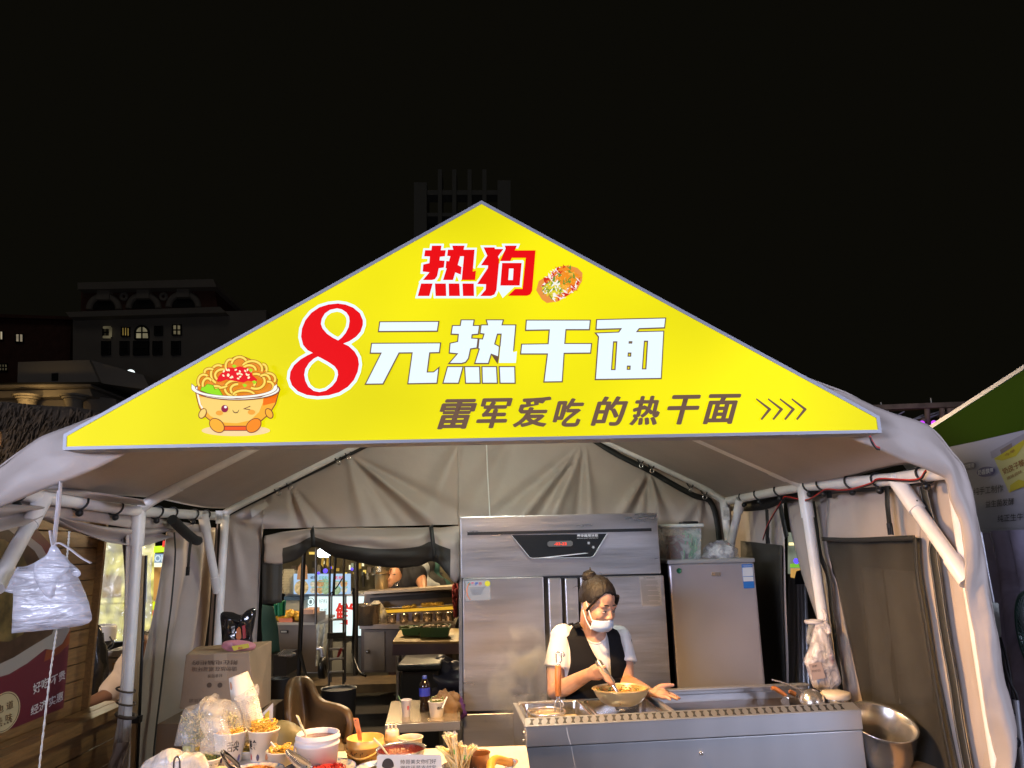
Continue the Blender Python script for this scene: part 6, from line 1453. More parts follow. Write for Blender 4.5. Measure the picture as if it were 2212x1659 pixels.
m = MB(); st_c = Vector((hp.x, hp.y, 0)); m.lathe([(.15, hp.z-.17), (.16, hp.z-.15), (0, hp.z-.15)], st_c, 20); o_ = thing('plastic_stool', tuple(st_c), 'low stool under the man in the beige T-shirt', 'stool'); m.build('seat', WHITE, o_)
for k in range(4):
    q = k*math.pi/2+.7; MB().tube([st_c+Vector((.13*math.cos(q), .13*math.sin(q), hp.z-.17)), st_c+Vector((.17*math.cos(q), .17*math.sin(q), 0))], .015, 8).build('leg', WHITE, o_)

# foam cooler, helmet and clutter behind him
cl = thing('foam_cooler', tuple(P(240, 1484, 5.6)), 'grey foam cooler box with hasp and small orange label behind the bending man', 'cooler')
GF = mat('grey_foam', (.40, .36, .33), .7); a, b = P(204, 1484, 5.6), P(300, 1420, 5.6)
MB().hexa(PS([(204, 1484), (300, 1480), (302, 1418), (208, 1424)], 5.6), [p+Vector((0, .5, 0)) for p in PS([(204, 1484), (300, 1480), (302, 1418), (208, 1424)], 5.6)]).build('box', GF, cl, bevel=.01)
MB().hexa(PS([(206, 1422), (304, 1417), (304, 1398), (212, 1410)], 5.58), [p+Vector((0, .56, 0)) for p in PS([(206, 1422), (304, 1417), (304, 1398), (212, 1410)], 5.58)]).build('lid', GF, cl, bevel=.01)
MB().hexa(PS([(226, 1416), (234, 1416), (233, 1452), (225, 1452)], 5.56), PS([(226, 1416), (234, 1416), (233, 1452), (225, 1452)], 5.58)).build('hasp', mat('dull_metal', (.25, .22, .2), .5, .5), cl)
lb = MB().hexa(PS([(243, 1432), (254, 1431), (254, 1446), (243, 1447)], 5.59), PS([(243, 1432), (254, 1431), (254, 1446), (243, 1447)], 5.598)).build('label', mat('ochre_label', (.50, .30, .10), .6), cl)
text('lettering', '\u798f', P(245, 1434, 5.588), P(252, 1433.5, 5.588), P(245, 1445, 5.588)-P(245, 1434, 5.588), WTXT, lb, .03)
o = MB().box((P(255, 1484, 5.85).x, 5.85, P(255, 1486, 5.6).z/2), (.95, .6, P(255, 1486, 5.6).z)).build('dark_cabinet', mat('dark_cabinet', (.035, .032, .03), .6)); tag(o, 'dark cabinet carrying the grey foam cooler', 'cabinet')
hl_ = thing('riding_helmet', tuple(P(217, 1398, 5.75)), 'white and black riding helmet lying upside down on the cooler', 'helmet')
c = P(217, 1374, 5.75); r = .105
m = MB(); m.lathe([(0, -r), (r*.5, -r*.86), (r*.86, -r*.5), (r, -.02)], c, 24); m.build('visor', mat('black_gloss', (.012, .012, .013), .12), hl_)
m = MB(); m.lathe([(r*1.005, -.03), (r*1.03, .02), (r*1.0, .07), (r*.92, .08), (r*.9, .0)], c, 24); m.build('shell', mat('white_gloss', (.62, .60, .58), .25), hl_)
m = MB(); m.tube([c+Vector((r*.2+.028*math.cos(q), -r*1.02, .015+.028*math.sin(q))) for q in [2*math.pi*k/16 for k in range(17)]], .003, 5, False); m.tube([c+Vector((r*.2-.02, -r*1.03, .0)), c+Vector((r*.2+.02, -r*1.03, .03))], .003, 5); m.build('emblem', INK, hl_)
MB().tube(smoothline([c+Vector((r*.9, -.05, .0)), c+Vector((r*1.25, -.06, -.06)), c+Vector((r*.8, -.1, -.11))], 12), .006, 6).build('chin_strap', WEB, hl_)
o = blob('foam_wrap', P(320, 1385, 5.75), (.16, .14, .07), mat('foam_wrap', (.45, .43, .38), .5, var=.3, vscale=20), 21); tag(o, 'pile of pale crumpled wrapping on the cooler beside the curtain', 'wrapping')
o = blob('black_bags', P(192, 1455, 5.3), (.10, .1, .30), mat('black_sack', (.012, .012, .012), .25, bump=.6, bscale=20), 22); tag(o, 'black rubbish sack standing beside the wooden stall corner', 'sack')
o = MB().box(P(273, 1500, 5.2), (.1, .1, .1)).build('black_crate', BLACK); bpy.data.objects.remove(o)
# lit food stall wrapped in clear film, seen past the left pole
ls = thing('film_wrapped_stall', tuple(P(270, 1260, 7.0)), 'lit yellow snack stall hung with crinkled clear film left of the pole', 'stall')
m = MB(); yb_ = 7.0
m.hexa(PS([(203, 1172), (335, 1168), (335, 1385), (203, 1385)], yb_), PS([(203, 1172), (335, 1168), (335, 1385), (203, 1385)], yb_+.1))
m.build('board', emis('warm_board', (.66, .60, .16), 1.15, .7, 9), ls)  # patchy emission stands in for bright crinkles on the film in front
def panel(pl, mt, y=6.96, th=.02, nm='sign_panel', par=ls): return MB().hexa(PS(pl, y), PS(pl, y+th)).build(nm, mt, par)
panel([(222, 1240), (262, 1245), (262, 1290), (220, 1292)], emis('orange_photo', (.60, .38, .05), .55, .5, 9))
panel([(300, 1235), (318, 1235), (318, 1300), (298, 1300)], emis('blue_photo', (.35, .42, .5), .5, .4, 8))
panel([(205, 1303), (335, 1299), (335, 1303), (205, 1307)], emis('yellow_bar', (.7, .6, .05), .6))
lit = thing('snack_sign', tuple(P(346, 1240, 6.7)), 'bright green and red snack sign strip beside the grey curtain', 'sign')
panel([(333, 1180), (363, 1178), (361, 1192), (332, 1194)], emis('lime', (.55, .85, .02), 1.0), 6.7, .03, 'panel', lit); panel([(352, 1168), (368, 1168), (366, 1180), (350, 1182)], emis('red_lit', (.85, .05, .04), .9), 6.69, .03, 'panel', lit)
pb = panel([(334, 1196), (362, 1196), (360, 1216), (333, 1216)], emis('sky_panel', (.25, .38, .55), .8), 6.7, .03, 'panel', lit)
text('lettering', 'OK', P(334, 1199, 6.69), P(360, 1198, 6.69), P(334, 1214, 6.69)-P(334, 1199, 6.69), emis('pale_lit', (.6, .75, .85), .9), pb, .03)
panel([(333, 1216), (361, 1216), (359, 1225), (333, 1225)], emis('tube_cream', (1, .95, .6), 1.3), 6.7, .04, 'panel', lit)
ph = panel([(333, 1225), (359, 1225), (352, 1296), (331, 1298)], emis('fried_photo', (.50, .25, .06), .7, .6, 10), 6.72, .03, 'panel', lit)
panel([(331, 1300), (343, 1300), (340, 1318), (330, 1318)], emis('lime2', (.70, .85, .0), 1.0), 6.68, .03, 'panel', lit); panel([(330, 1318), (340, 1318), (339, 1330), (329, 1330)], emis('red_lit2', (.9, .10, .06), 1.0), 6.68, .03, 'panel', lit); panel([(329, 1330), (339, 1330), (338, 1340), (328, 1340)], emis('yel_lit2', (.8, .8, .02), 1.0), 6.68, .03, 'panel', lit)
FILM = film('crinkled_sheet', (.86, .90, .86), .50, .07, 1.0, 5, (1, 1, .5))
m = loft(PS([(200, 1165), (200, 1390)], 6.2), PS([(332, 1160), (322, 1385)], 6.2), 60, 60, lambda s, t, p: .06*noise.noise(Vector((p.x*5, p.z*3, 3)))+.035*abs(noise.noise(Vector((p.x*14, p.z*9, 1)))), Vector((0, 1, 0)))
fs = tag(m.build('film_sheet', FILM), 'crinkled clear plastic sheet hanging in front of the yellow stall', 'plastic sheet')
o = MB().tube([P(218, 1160, 6.0), P(212, 1210, 5.95), P(205, 1290, 5.9), P(196, 1400, 5.85)], .018, 8).build('black_umbrella_pole', BLACK); tag(o, 'slanting black pole in front of the film-wrapped stall', 'pole')
o = MB().tube([P(358, 1290, 5.4), P(330, 1350, 5.3), P(285, 1430, 4.9)], .006, 6).build('black_rope', BLACK); tag(o, 'thin black rope running down from the curtain to the timber post', 'rope')

# carton, snack packets, board, chair inside the tent
CART = mat('brown_carton', (.33, .22, .13), .75, var=.12, vscale=6, bump=.1, bscale=60); Yc = 3.75
cbx = thing('cardboard_carton', tuple(P(470, 1527, Yc)), 'large brown carton with upside-down Chinese print carrying snack packets', 'carton')
fr4 = [(388, 1531), (553, 1540), (538, 1409), (402, 1414)]
F4 = PS(fr4, Yc); B4 = [P(u, v, Yc+.45) for u, v in ((405, 1500), (585, 1519), (587, 1384), (424, 1397))]
m = MB(); m.hexa(F4, B4); m.build('box', CART, cbx, bevel=.004)
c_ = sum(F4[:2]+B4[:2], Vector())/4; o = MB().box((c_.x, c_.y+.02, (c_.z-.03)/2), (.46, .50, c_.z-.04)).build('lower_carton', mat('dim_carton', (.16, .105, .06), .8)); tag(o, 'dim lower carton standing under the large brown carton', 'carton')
m = MB(); m.hexa([p+Vector((0, -.002, 0)) for p in PS([(462, 1412), (490, 1411), (492, 1470), (464, 1471)], Yc)], PS([(462, 1412), (490, 1411), (492, 1470), (464, 1471)], Yc)); m.build('tape', mat('shiny_tape', (.40, .28, .17), .25), cbx)
CPR = mat('carton_print', (.10, .06, .035), .8)
for s_, a_, b_, h_ in (('\u9644\u5728\u7535\u8111\u67dc\u7684', (512, 1436), (416, 1437), -9), ('\u8bf7\u52ff\u653e\u5728\u6f6e\u6e7f\u73af\u5883', (512, 1450), (414, 1451), -9), ('\u8f7b\u62ff\u8f7b\u653e', (480, 1463), (448, 1465), -7), ('\u5feb\u901f\u8d27\u8fd0', (450, 1517), (408, 1518), -7)):
    a_, b_ = P(*a_, Yc-.004), P(*b_, Yc-.004); d_ = Vector((0, 0, .0024*-h_)); 
    o = text('lettering', s_, a_, b_, d_, CPR, cbx)
cp2 = MB()
for u in (452, 475): cp2.lathe([(0, 0), (.012, 0)], P(u, 1480, Yc-.003), 12, R=Matrix.Rotation(math.pi/2, 3, 'X'))
cp2.build('print_mark', CPR, cbx)
sk = crumple('black_snack_bag', 'shiny black snack bag with orange print standing on the carton', [(480, 1395), (478, 1360), (477, 1325), (500, 1322), (520, 1328), (535, 1317), (553, 1315), (550, 1345), (545, 1370), (540, 1396)], 3.95, .06, mat('black_foil', (.012, .012, .013), .12, spec=.8), 31, .5, 'snack bag'); ORG[sk.name] = Vector()
yq = 3.875
text('lettering', '\u53e3\u65e5\u6708', P(500, 1352, yq), P(507, 1352, yq), P(500, 1382, yq)-P(500, 1352, yq), mat('foil_white', (.6, .58, .55), .4), sk); 
MB().prism(PS([(511, 1360), (516, 1354), (520, 1360), (521, 1378), (515, 1384), (510, 1378)], yq), (0, .004, 0)).build('print', mat('foil_orange', (.50, .13, .02), .4), sk); MB().prism(PS([(523, 1352), (529, 1350), (531, 1378), (525, 1380)], yq), (0, .004, 0)).build('print', mat('foil_red', (.35, .02, .02), .4), sk)
pk = crumple('pink_snack_pack', 'pink and yellow snack pack lying in front of the black bag', [(477, 1397), (484, 1386), (510, 1382), (540, 1386), (553, 1394), (545, 1404), (515, 1408), (490, 1406)], 3.85, .05, mat('pink_foil', (.55, .22, .25), .3), 33, .4, 'snack pack'); ORG[pk.name] = Vector()
MB().prism(PS([(500, 1396), (536, 1390), (538, 1399), (505, 1406)], 3.795), (0, .006, 0)).build('print', mat('foil_yellow', (.65, .52, .03), .35), pk); text('lettering', '\u9505\u5df4', P(514, 1398, 3.794), P(524, 1397, 3.794), P(514, 1403, 3.794)-P(514, 1398, 3.794), mat('foil_red2', (.5, .02, .02), .4), pk, .03)
bd_ = thing('white_board', tuple(P(570, 1570, 3.3)), 'slanted white board with pink and yellow sticker in front of the carton', 'board')
MB().hexa(PS([(553, 1555), (590, 1518), (589, 1600), (540, 1620), (536, 1575)], 3.32), PS([(553, 1555), (590, 1518), (589, 1600), (540, 1620), (536, 1575)], 3.335)).build('board', mat('pale_board', (.55, .55, .58), .45), bd_)
for pl, c in (([(563, 1553), (570, 1545), (570, 1565), (563, 1572)], (.6, .10, .2)), ([(572, 1543), (581, 1534), (581, 1556), (572, 1563)], (.6, .48, .05))): MB().prism(PS(pl, 3.314), (0, .004, 0)).build('sticker', mat('sticker_%d' % int(c[1]*100), c, .5), bd_)
# brown bucket chair
LEA = mat('brown_leather', (.105, .056, .020), .42, bump=.12, bscale=70); Yk = 4.0
ch = thing('bucket_chair', tuple(P(700, 1600, Yk).xy)+(0,), 'brown leather bucket chair with a scuffed seat', 'chair')
rim = [(624, 1600), (620, 1540), (622, 1490), (630, 1467), (645, 1462), (660, 1464), (672, 1478), (684, 1505), (700, 1517), (728, 1524), (748, 1534), (756, 1552), (755, 1580), (748, 1606)]
dep = [0, .02, .08, .16, .2, .2, .17, .12, .08, .03, -.03, -.06, -.07, -.07]
top = [P(u, v, Yk+d) for (u, v), d in zip(rim, dep)]; sc_ = P(690, 1590, Yk+.02); low = [Vector((sc_.x+(p.x-sc_.x)*.62, p.y*.5+sc_.y*.5, sc_.z-.06)) for p in top]
t1, l1 = smoothline(top, 60), smoothline(low, 60); n_ = min(len(t1), len(l1))
MB().grid([[t1[i].lerp(l1[i], k/8)+Vector((0, .05*math.sin(k/8*math.pi), -.02*math.sin(k/8*math.pi))) for k in range(9)] for i in range(n_)]).build('shell', LEA, ch, solid=.035)
MB().ball(sc_+Vector((0, 0, -.05)), (.20, .20, .06), 20, 10).build('seat', mat('worn_leather', (.22, .14, .06), .45, var=.5, vscale=9), ch)
MB().tube([sc_+Vector((0, 0, -.1)), Vector((sc_.x, sc_.y, .08))], .03, 10).build('column', STEEL, ch)
for k in range(5):
    q = k*math.pi*2/5; MB().tube([(sc_.x, sc_.y, .09), (sc_.x+.24*math.cos(q), sc_.y+.24*math.sin(q), .04)], .018, 8).build('leg', STEEL, ch)
c2 = thing('olive_chair', tuple(P(612, 1600, 3.6).xy)+(0,), 'olive backed low chair behind the noodle cups', 'chair'); c = P(606, 1625, 3.55)
rows = [[c+Vector((.17*math.sin(q)*(1-.12*t*t), -.04-.05*math.cos(q)*.8+.06*t, -.25+.39*t-.10*abs(math.sin(q))**2*t)) for q in [-1.5+3.0*k/14 for k in range(15)]] for t in [i/6 for i in range(7)]]
MB().grid(rows).build('backrest', mat('olive_vinyl', (.16, .13, .05), .45), c2, solid=.03); MB().lathe([(0, 0), (.18, 0), (.19, .02), (.17, .04), (0, .045)], (c.x, c.y+.12, c.z-.28), 20).build('seat', mat('olive_vinyl2', (.16, .13, .05), .45), c2)
for k in range(4): q = k*math.pi/2+.78; MB().tube([(c.x+.12*math.cos(q), c.y+.12+.12*math.sin(q), c.z-.28), (c.x+.16*math.cos(q), c.y+.12+.16*math.sin(q), 0)], .014, 8).build('leg', STEEL, c2)
# bins between chair and shelf
BIN = mat('dark_drum', (.022, .020, .020), .45)
def drum(nm, lb, u, v, du, Y, depth, top_c, mt=BIN, cat='bin'):
    c = P(u, v, Y); r = P(u+du, v, Y).x-c.x; t = thing(nm, (c.x, c.y, 0), lb, cat)
    MB().lathe([(r*.86, 0), (r, c.z), (r*1.04, c.z+.005), (r*.97, c.z), (r*.9, c.z-.06), (0, c.z-.05)], (c.x, c.y, 0), 28).build('drum', mt, t); MB().lathe([(0, c.z-.01), (r*.95, c.z-.012)], (c.x, c.y, 0), 24).build('contents', top_c, t)
drum('waste_drum', 'dark round drum filled with pale scraps right of the brown chair', 732, 1488, 37, 4.9, .5, mat('pale_scraps', (.13, .115, .10), .7, var=.4, vscale=40))
drum('dark_tub', 'tall dark tub with greenish lid left of the brown chair', 602, 1466, 22, 4.5, .5, mat('olive_lid', (.10, .10, .045), .5))

light('stall_lamp_light', 'POINT', (-2.95, 4.0, 1.98), (0, 0, 0), 38, (1.0, .74, .44), shadow_soft_size=.12)
sl_ = thing('stall_lamp', (-2.95, 4.0, 2.02), 'warm bulb under the thatched roof inside the wooden stall', 'lamp'); MB().ball((-2.95, 4.0, 2.06), .05, 12, 8).build('bulb', emis('stall_bulb', (1, .78, .5), 6), sl_); MB().tube([(-2.95, 4.0, 2.1), (-2.95, 4.0, 2.6)], .008, 6).build('cord', BLACK, sl_)
# ================================================================ market seen through the rear opening
def R4(tx, ty): return 567+tx*.1953, 1161+ty*.1953
def Q(tx, ty, Y): return P(*R4(tx, ty), Y)
def qp(pl, Y): return [Q(x, y, Y) for x, y in pl]
def slabq(x0, y0, x1, y1, Y, d): return MB().hexa(qp([(x0, y0), (x0, y1), (x1, y1), (x1, y0)], Y), [p+Vector((0, d, 0)) for p in qp([(x0, y0), (x0, y1), (x1, y1), (x1, y0)], Y)])
def uprt(pl, Y, d): return MB().hexa(qp(pl, Y), [p+Vector((0, d, 0)) for p in qp(pl, Y)])
light('market_lamp_light', 'POINT', (-1.1, 8.0, 2.75), (0, 0, 0), 230, (1.0, .72, .42), shadow_soft_size=.15)
light('market_lamp_light', 'POINT', (-3.4, 6.2, 2.15), (0, 0, 0), 60, (1.0, .86, .60), shadow_soft_size=.15)
light('market_lamp_light', 'POINT', (-.6, 10.8, 2.7), (0, 0, 0), 130, (1.0, .72, .36), shadow_soft_size=.15)  # added lamp out of sight behind the flap, brightens the far stall
ml = thing('market_lamp', (-.6, 10.8, 2.75), 'added warm bulb, hidden by the flap, brightening the far stall shelves', 'lamp'); MB().ball((-.6, 10.8, 2.8), .05, 12, 8).build('bulb', emis('added_bulb', (1, .75, .45), 6), ml); MB().tube([(-.6, 10.8, 2.84), (-.6, 10.8, 3.4)], .008, 6).build('cord', BLACK, ml)
ml = thing('market_lamp', (-1.1, 8.0, 2.8), 'warm bulb hanging over the steel counter of the stall behind', 'lamp'); MB().ball((-1.1, 8.0, 2.86), .05, 12, 8).build('bulb', emis('warm_bulb', (1, .75, .45), 6), ml); MB().tube([(-1.1, 8, 2.9), (-1.1, 8, 3.6)], .008, 6).build('cord', BLACK, ml)
ml = thing('market_lamp', (-3.4, 6.2, 2.2), 'warm bulb hanging over the film-wrapped stall to the left', 'lamp'); MB().ball((-3.4, 6.2, 2.24), .05, 12, 8).build('bulb', emis('warm_bulb2', (1, .85, .6), 6), ml); MB().tube([(-3.4, 6.2, 2.28), (-3.4, 6.2, 2.6)], .008, 6).build('cord', BLACK, ml)
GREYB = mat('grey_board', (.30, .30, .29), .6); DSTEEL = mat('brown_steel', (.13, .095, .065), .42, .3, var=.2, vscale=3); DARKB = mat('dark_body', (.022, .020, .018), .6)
# lit white stall with the big red character
ws2 = thing('white_lit_stall', tuple(Q(760, 1420, 9.2)), 'glowing white stall front with a big red character seen through the rear opening', 'stall')
Yw = 9.2
fp = slabq(470, 655, 1120, 1090, Yw, .08).build('lit_panel', emis('white_panel', (.76, .92, .90), 1.15, .12, 3), ws2)
slabq(460, 1090, 1120, 1500, Yw+.02, .06).build('base_panel', mat('pale_base', (.34, .35, .32), .6), ws2); slabq(460, 1088, 1120, 1106, Yw-.01, .1).build('ledge', DARKB, ws2); slabq(250, 622, 1200, 652, Yw-.05, .6).build('counter_top', GREYB, ws2)
RL = emis('red_ink_lit', (.80, .045, .03), .9); GL = emis('grey_ink_lit', (.22, .30, .30), .8)
o = text('lettering', '\u9c9c', Q(806, 725, Yw-.006), Q(1012, 722, Yw-.006), Q(806, 968, Yw-.006)-Q(806, 725, Yw-.006), RL, fp, .035)
m = MB(); c = Q(533, 712, Yw-.006); m.tube([c+Vector((.040*math.cos(q), 0, .045*math.sin(q))) for q in [2*math.pi*k/20 for k in range(21)]], .004, 5, False); m.ball(c, (.018, .003, .026), 10, 6); m.build('emblem', GL, fp)
text('lettering', '\u597d\u6599', Q(625, 680, Yw-.006), Q(715, 680, Yw-.006), Q(625, 730, Yw-.006)-Q(625, 680, Yw-.006), GL, fp); text('lettering', '\u5de5\u5320', Q(640, 790, Yw-.006), Q(715, 788, Yw-.006), Q(640, 840, Yw-.006)-Q(640, 790, Yw-.006), GL, fp)
text('lettering', '\u7ec8', Q(630, 885, Yw-.006), Q(715, 880, Yw-.006), Q(630, 950, Yw-.006)-Q(630, 885, Yw-.006), GL, fp)
LB_ = emis('pale_blue_board', (.36, .54, .78), 1.05, .08, 3)
for i, (x0, x1, lb) in enumerate(((345, 492, 'small pale blue menu board with a noodle bowl picture'), (500, 968, 'wide pale blue menu board with rows of food pictures'))):
    mn_ = thing('menu_board', tuple(Q((x0+x1)/2, 624, Yw-.25)), lb, 'menu board'); pb = slabq(x0, 403, x1, 626, Yw-.25, .05).build('panel', LB_, mn_)
    if i == 0:
        m = MB(); m.lathe([(0, 0), (.085, 0)], Q(430, 555, Yw-.256), 20, R=Matrix.Rotation(math.pi/2, 3, 'X')); m.build('bowl_picture', emis('bowl_pic', (.62, .45, .22), .8, .4, 30), pb)
        text('lettering', '\u725b\u8089\u9762', Q(372, 490, Yw-.256), Q(470, 488, Yw-.256), Q(372, 512, Yw-.256)-Q(372, 490, Yw-.256), GL, pb)
    else:
        for k, (x, y) in enumerate([(560, 515), (640, 510), (690, 505), (560, 585), (640, 582), (700, 580), (815, 512), (900, 512), (820, 582), (905, 580)]):
            m = MB(); m.lathe([(0, 0), (.036+.008*(k % 3), 0)], Q(x, y, Yw-.256), 14, R=Matrix.Rotation(math.pi/2, 3, 'X')); m.build('food_picture', emis('food_pic%d' % k, ((.65, .60, .45), (.60, .35, .15), (.35, .50, .30))[k % 3], .8, .3, 40), pb)
        text('lettering', '\u9910\u724c', Q(525, 425, Yw-.256), Q(600, 424, Yw-.256), Q(525, 460, Yw-.256)-Q(525, 425, Yw-.256), emis('dark_ink_lit', (.1, .14, .22), .8), pb, .02)
        text('lettering', '\u4e94\u8c37\u9c9c', Q(800, 425, Yw-.256), Q(915, 422, Yw-.256), Q(800, 465, Yw-.256)-Q(800, 425, Yw-.256), RL, pb, .02)
        GRN = emis('green_bar', (.20, .55, .45), .8)
        for y in (480, 545):
            for x in (545, 620, 700, 790, 880): slabq(x, y, x+62, y+9, Yw-.257, .003).build('bar_print', GRN, pb)
        text('lettering', '\u62db\u724c\u5957\u9910', Q(625, 428, Yw-.256), Q(745, 426, Yw-.256), Q(625, 466, Yw-.256)-Q(625, 428, Yw-.256), GRN, pb, .02)
# clutter of lights and dark shelving further back
fs_ = thing('far_stall', tuple(Q(800, 640, 12.0)), 'dim far stall of shelves and yellow lamps above the menu boards', 'stall')
slabq(150, 60, 2150, 620, 12.2, .1).build('back_wall', mat('dim_wall', (.10, .085, .05), .7, var=.5, vscale=2), fs_)
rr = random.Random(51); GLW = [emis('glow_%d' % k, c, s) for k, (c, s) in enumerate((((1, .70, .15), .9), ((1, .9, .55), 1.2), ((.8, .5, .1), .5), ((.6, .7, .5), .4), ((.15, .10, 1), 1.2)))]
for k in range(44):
    x, y = rr.uniform(620, 2000), rr.uniform(210, 400); w_ = rr.uniform(8, 30); slabq(x, y, x+w_, y+rr.uniform(14, 60), 11.9, .05).build('lit_jar', GLW[rr.choice((0, 1, 2, 2, 3))], fs_)  # glowing boxes put in as warm points of light among the clutter
for k in range(30):
    x, y = rr.uniform(250, 2050), rr.uniform(260, 420); slabq(x, y, x+rr.uniform(15, 60), y+rr.uniform(60, 200), 11.7, .08).build('dark_item', (DARKB, GREYB, DSTEEL)[k % 3], fs_)
slabq(515, 160, 580, 188, 11.6, .05).build('lit_sign', GLW[0], fs_)
for x, y in ((695, 370), (750, 335), (620, 395), (990, 350)): MB().ball(Q(x, y, 8.6), .028 if x == 695 else .018, 10, 7).build('blue_bulb', GLW[4], fs_)
hl2 = thing('strip_lights', tuple(Q(690, 200, 8.8)), 'pair of bright white spotlights right under the rolled flap', 'lamp')
for x in (650, 712): MB().ball(Q(x, 172, 8.8), .055, 12, 8).build('lamp_head', emis('cool_spot', (.9, 1, 1), 5), hl2)
for x in (660, 715): loft(qp([(x, 190), (x-12, 300)], 8.9), qp([(x+30, 195), (x+12, 330)], 8.9), 8, 4).build('amber_bottle', emis('amber_glow', (.55, .33, .05), .7, .4, 12), hl2)  # lamplight on the bottles is put in as emission
o = uprt([(380, 465), (395, 330), (430, 275), (455, 270), (490, 320), (498, 462), (440, 470)], 8.7, .01).build('paper_bag', mat('kraft', (.40, .24, .13), .7)); tag(o, 'brown kraft paper bag hanging before the small menu board', 'paper bag')
# wire mesh screen at the left
ws3 = thing('wire_screen', tuple(Q(290, 620, 9.0)), 'diagonal wire mesh screen left of the menu boards', 'screen'); m = MB()
for k in range(11):
    a = 250+k*14; m.tube([Q(a, 360, 9.0), Q(a-60, 620, 9.0)], .004, 4); m.tube([Q(a-60, 360, 9.0), Q(a, 620, 9.0)], .004, 4)
m.build('mesh', mat('pale_wire', (.45, .42, .30), .5), ws3); slabq(235, 350, 345, 625, 9.1, .03).build('panel', mat('pale_panel', (.42, .40, .30), .6), ws3)
# poles, ladder frame
def pole(nm, lb, p0, p1, Y, r, mt, cat='pole'): o = MB().tube([Q(*p0, Y), Q(*p1, Y)], r, 10).build(nm, mt); return tag(o, lb, cat)
DPOLE = mat('grey_tube', (.14, .13, .12), .4, .5)
bp = thing('stall_pole', tuple(Q(405, 1530, 6.6)), 'thick black stall pole with a slanting foot brace in the rear opening', 'pole'); MB().tube([Q(458, 150, 6.6), Q(400, 1540, 6.6)], .020, 12).build('pole', BLACK, bp); MB().tube([Q(412, 1250, 6.6), Q(485, 1560, 6.5)], .014, 10).build('brace', BLACK, bp)
pole('grey_pole', 'slim grey pole left of the ladder frame', (592, 120), (590, 960), 7.2, .013, DPOLE); pole('grey_pole', 'thicker grey pole between the ladder frame and the steel counter', (1040, 250), (1028, 1520), 7.2, .023, DPOLE)
lf = thing('ladder_frame', tuple(Q(815, 1650, 6.9)), 'tall narrow ladder-like steel frame standing behind the tent', 'frame')
for x0, x1 in ((745, 735), (900, 895)): MB().tube([Q(x0, 200, 6.9), Q(x1, 1660, 6.9)], .011, 8).build('upright', DPOLE, lf); MB().tube([Q(x0+22, 640, 7.1), Q(x1+22, 1600, 7.1)], .007, 8).build('upright', DPOLE, lf)
for y in (910, 1235, 1345, 1490): MB().tube([Q(742, y, 6.88), Q(900, y-6, 6.88)], .010, 8).build('rung', ALU, lf)
MB().box(Q(818, 1085, 6.88), (.16, .03, .05)).build('cross_bar', DARKB, lf); MB().tube([Q(808, 200, 6.95), Q(785, 640, 6.95)], .013, 8).build('upright', DARKB, lf)
MB().tube(smoothline([Q(735, 640, 6.86), Q(815, 560, 6.86), Q(885, 450, 6.86)], 8), .006, 5).build('wire', BLACK, lf)
o = uprt([(820, 1330), (835, 1270), (860, 1225), (885, 1235), (868, 1280), (840, 1325)], 6.84, .02).build('red_glove', mat('red_cloth', (.30, .02, .02), .7)); tag(o, 'dark red cloth tied to the ladder frame', 'cloth')
o = MB().tube(smoothline([Q(1005, 560, 7.0), Q(1012, 900, 7.0), Q(1000, 1250, 7.0), Q(1030, 1400, 6.9), Q(1080, 1500, 6.8), Q(1140, 1530, 6.7)], 30), .012, 6).build('black_cable', BLACK); tag(o, 'black cable running down the thicker grey pole', 'cable')
# left cart with fried snacks
sc2 = thing('snack_cart', tuple(Q(380, 1500, 8.2)), 'steel snack cart with yellow fried pile on top left of the black pole', 'cart')
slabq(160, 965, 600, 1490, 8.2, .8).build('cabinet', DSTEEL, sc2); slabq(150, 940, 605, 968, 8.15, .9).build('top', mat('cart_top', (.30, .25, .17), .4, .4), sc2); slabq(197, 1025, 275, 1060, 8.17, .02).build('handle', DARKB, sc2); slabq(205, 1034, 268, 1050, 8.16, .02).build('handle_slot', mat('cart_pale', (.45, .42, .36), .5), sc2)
slabq(180, 895, 330, 950, 8.18, .4).build('orange_tray', mat('orange_tray', (.60, .14, .03), .4), sc2)
m = MB(); rr = random.Random(61); FRY = mat('fried_gold', (.62, .34, .03), .5, var=.3, vscale=30)
for k in range(90): x = rr.uniform(170, 405); m.ball(Q(x, 900-rr.random()*(85-abs(x-330)*.3), 8.2+rr.random()*.3), (rr.uniform(.03, .05), .03, rr.uniform(.02, .035)), 6, 4)
tag(m.build('fried_snacks', FRY), 'pile of golden fried snacks on the steel snack cart', 'snacks', kind='stuff')
slabq(430, 850, 605, 940, 8.1, .4).build('tray', DSTEEL, sc2); o = slabq(445, 797, 560, 855, 8.15, .3).build('pink_box', mat('pink_box', (.50, .30, .22), .6)); tag(o, 'pale pink box on the tray of the snack cart', 'box')
gb = thing('grey_bin', tuple(Q(355, 820, 9.0)), 'grey bin with blue lid behind the fried snacks', 'bin'); slabq(245, 690, 455, 820, 9.0, .4).build('bin', mat('grey_bin', (.33, .33, .28), .5), gb); slabq(238, 655, 465, 695, 8.98, .45).build('lid', mat('blue_lid', (.02, .07, .14), .4), gb)
o = loft(qp([(590, 960), (585, 1420)], 8.0), qp([(735, 950), (700, 1400)], 8.1), 20, 16, lambda s, t, p: .05*math.sin(t*14+s*3), Vector((0, 1, 0))).build('white_plastic_sheet', film('white_sheet', (.6, .66, .66), .8, .3, .6, 9)); tag(o, 'whitish plastic sheet draped at the right side of the snack cart', 'plastic sheet')
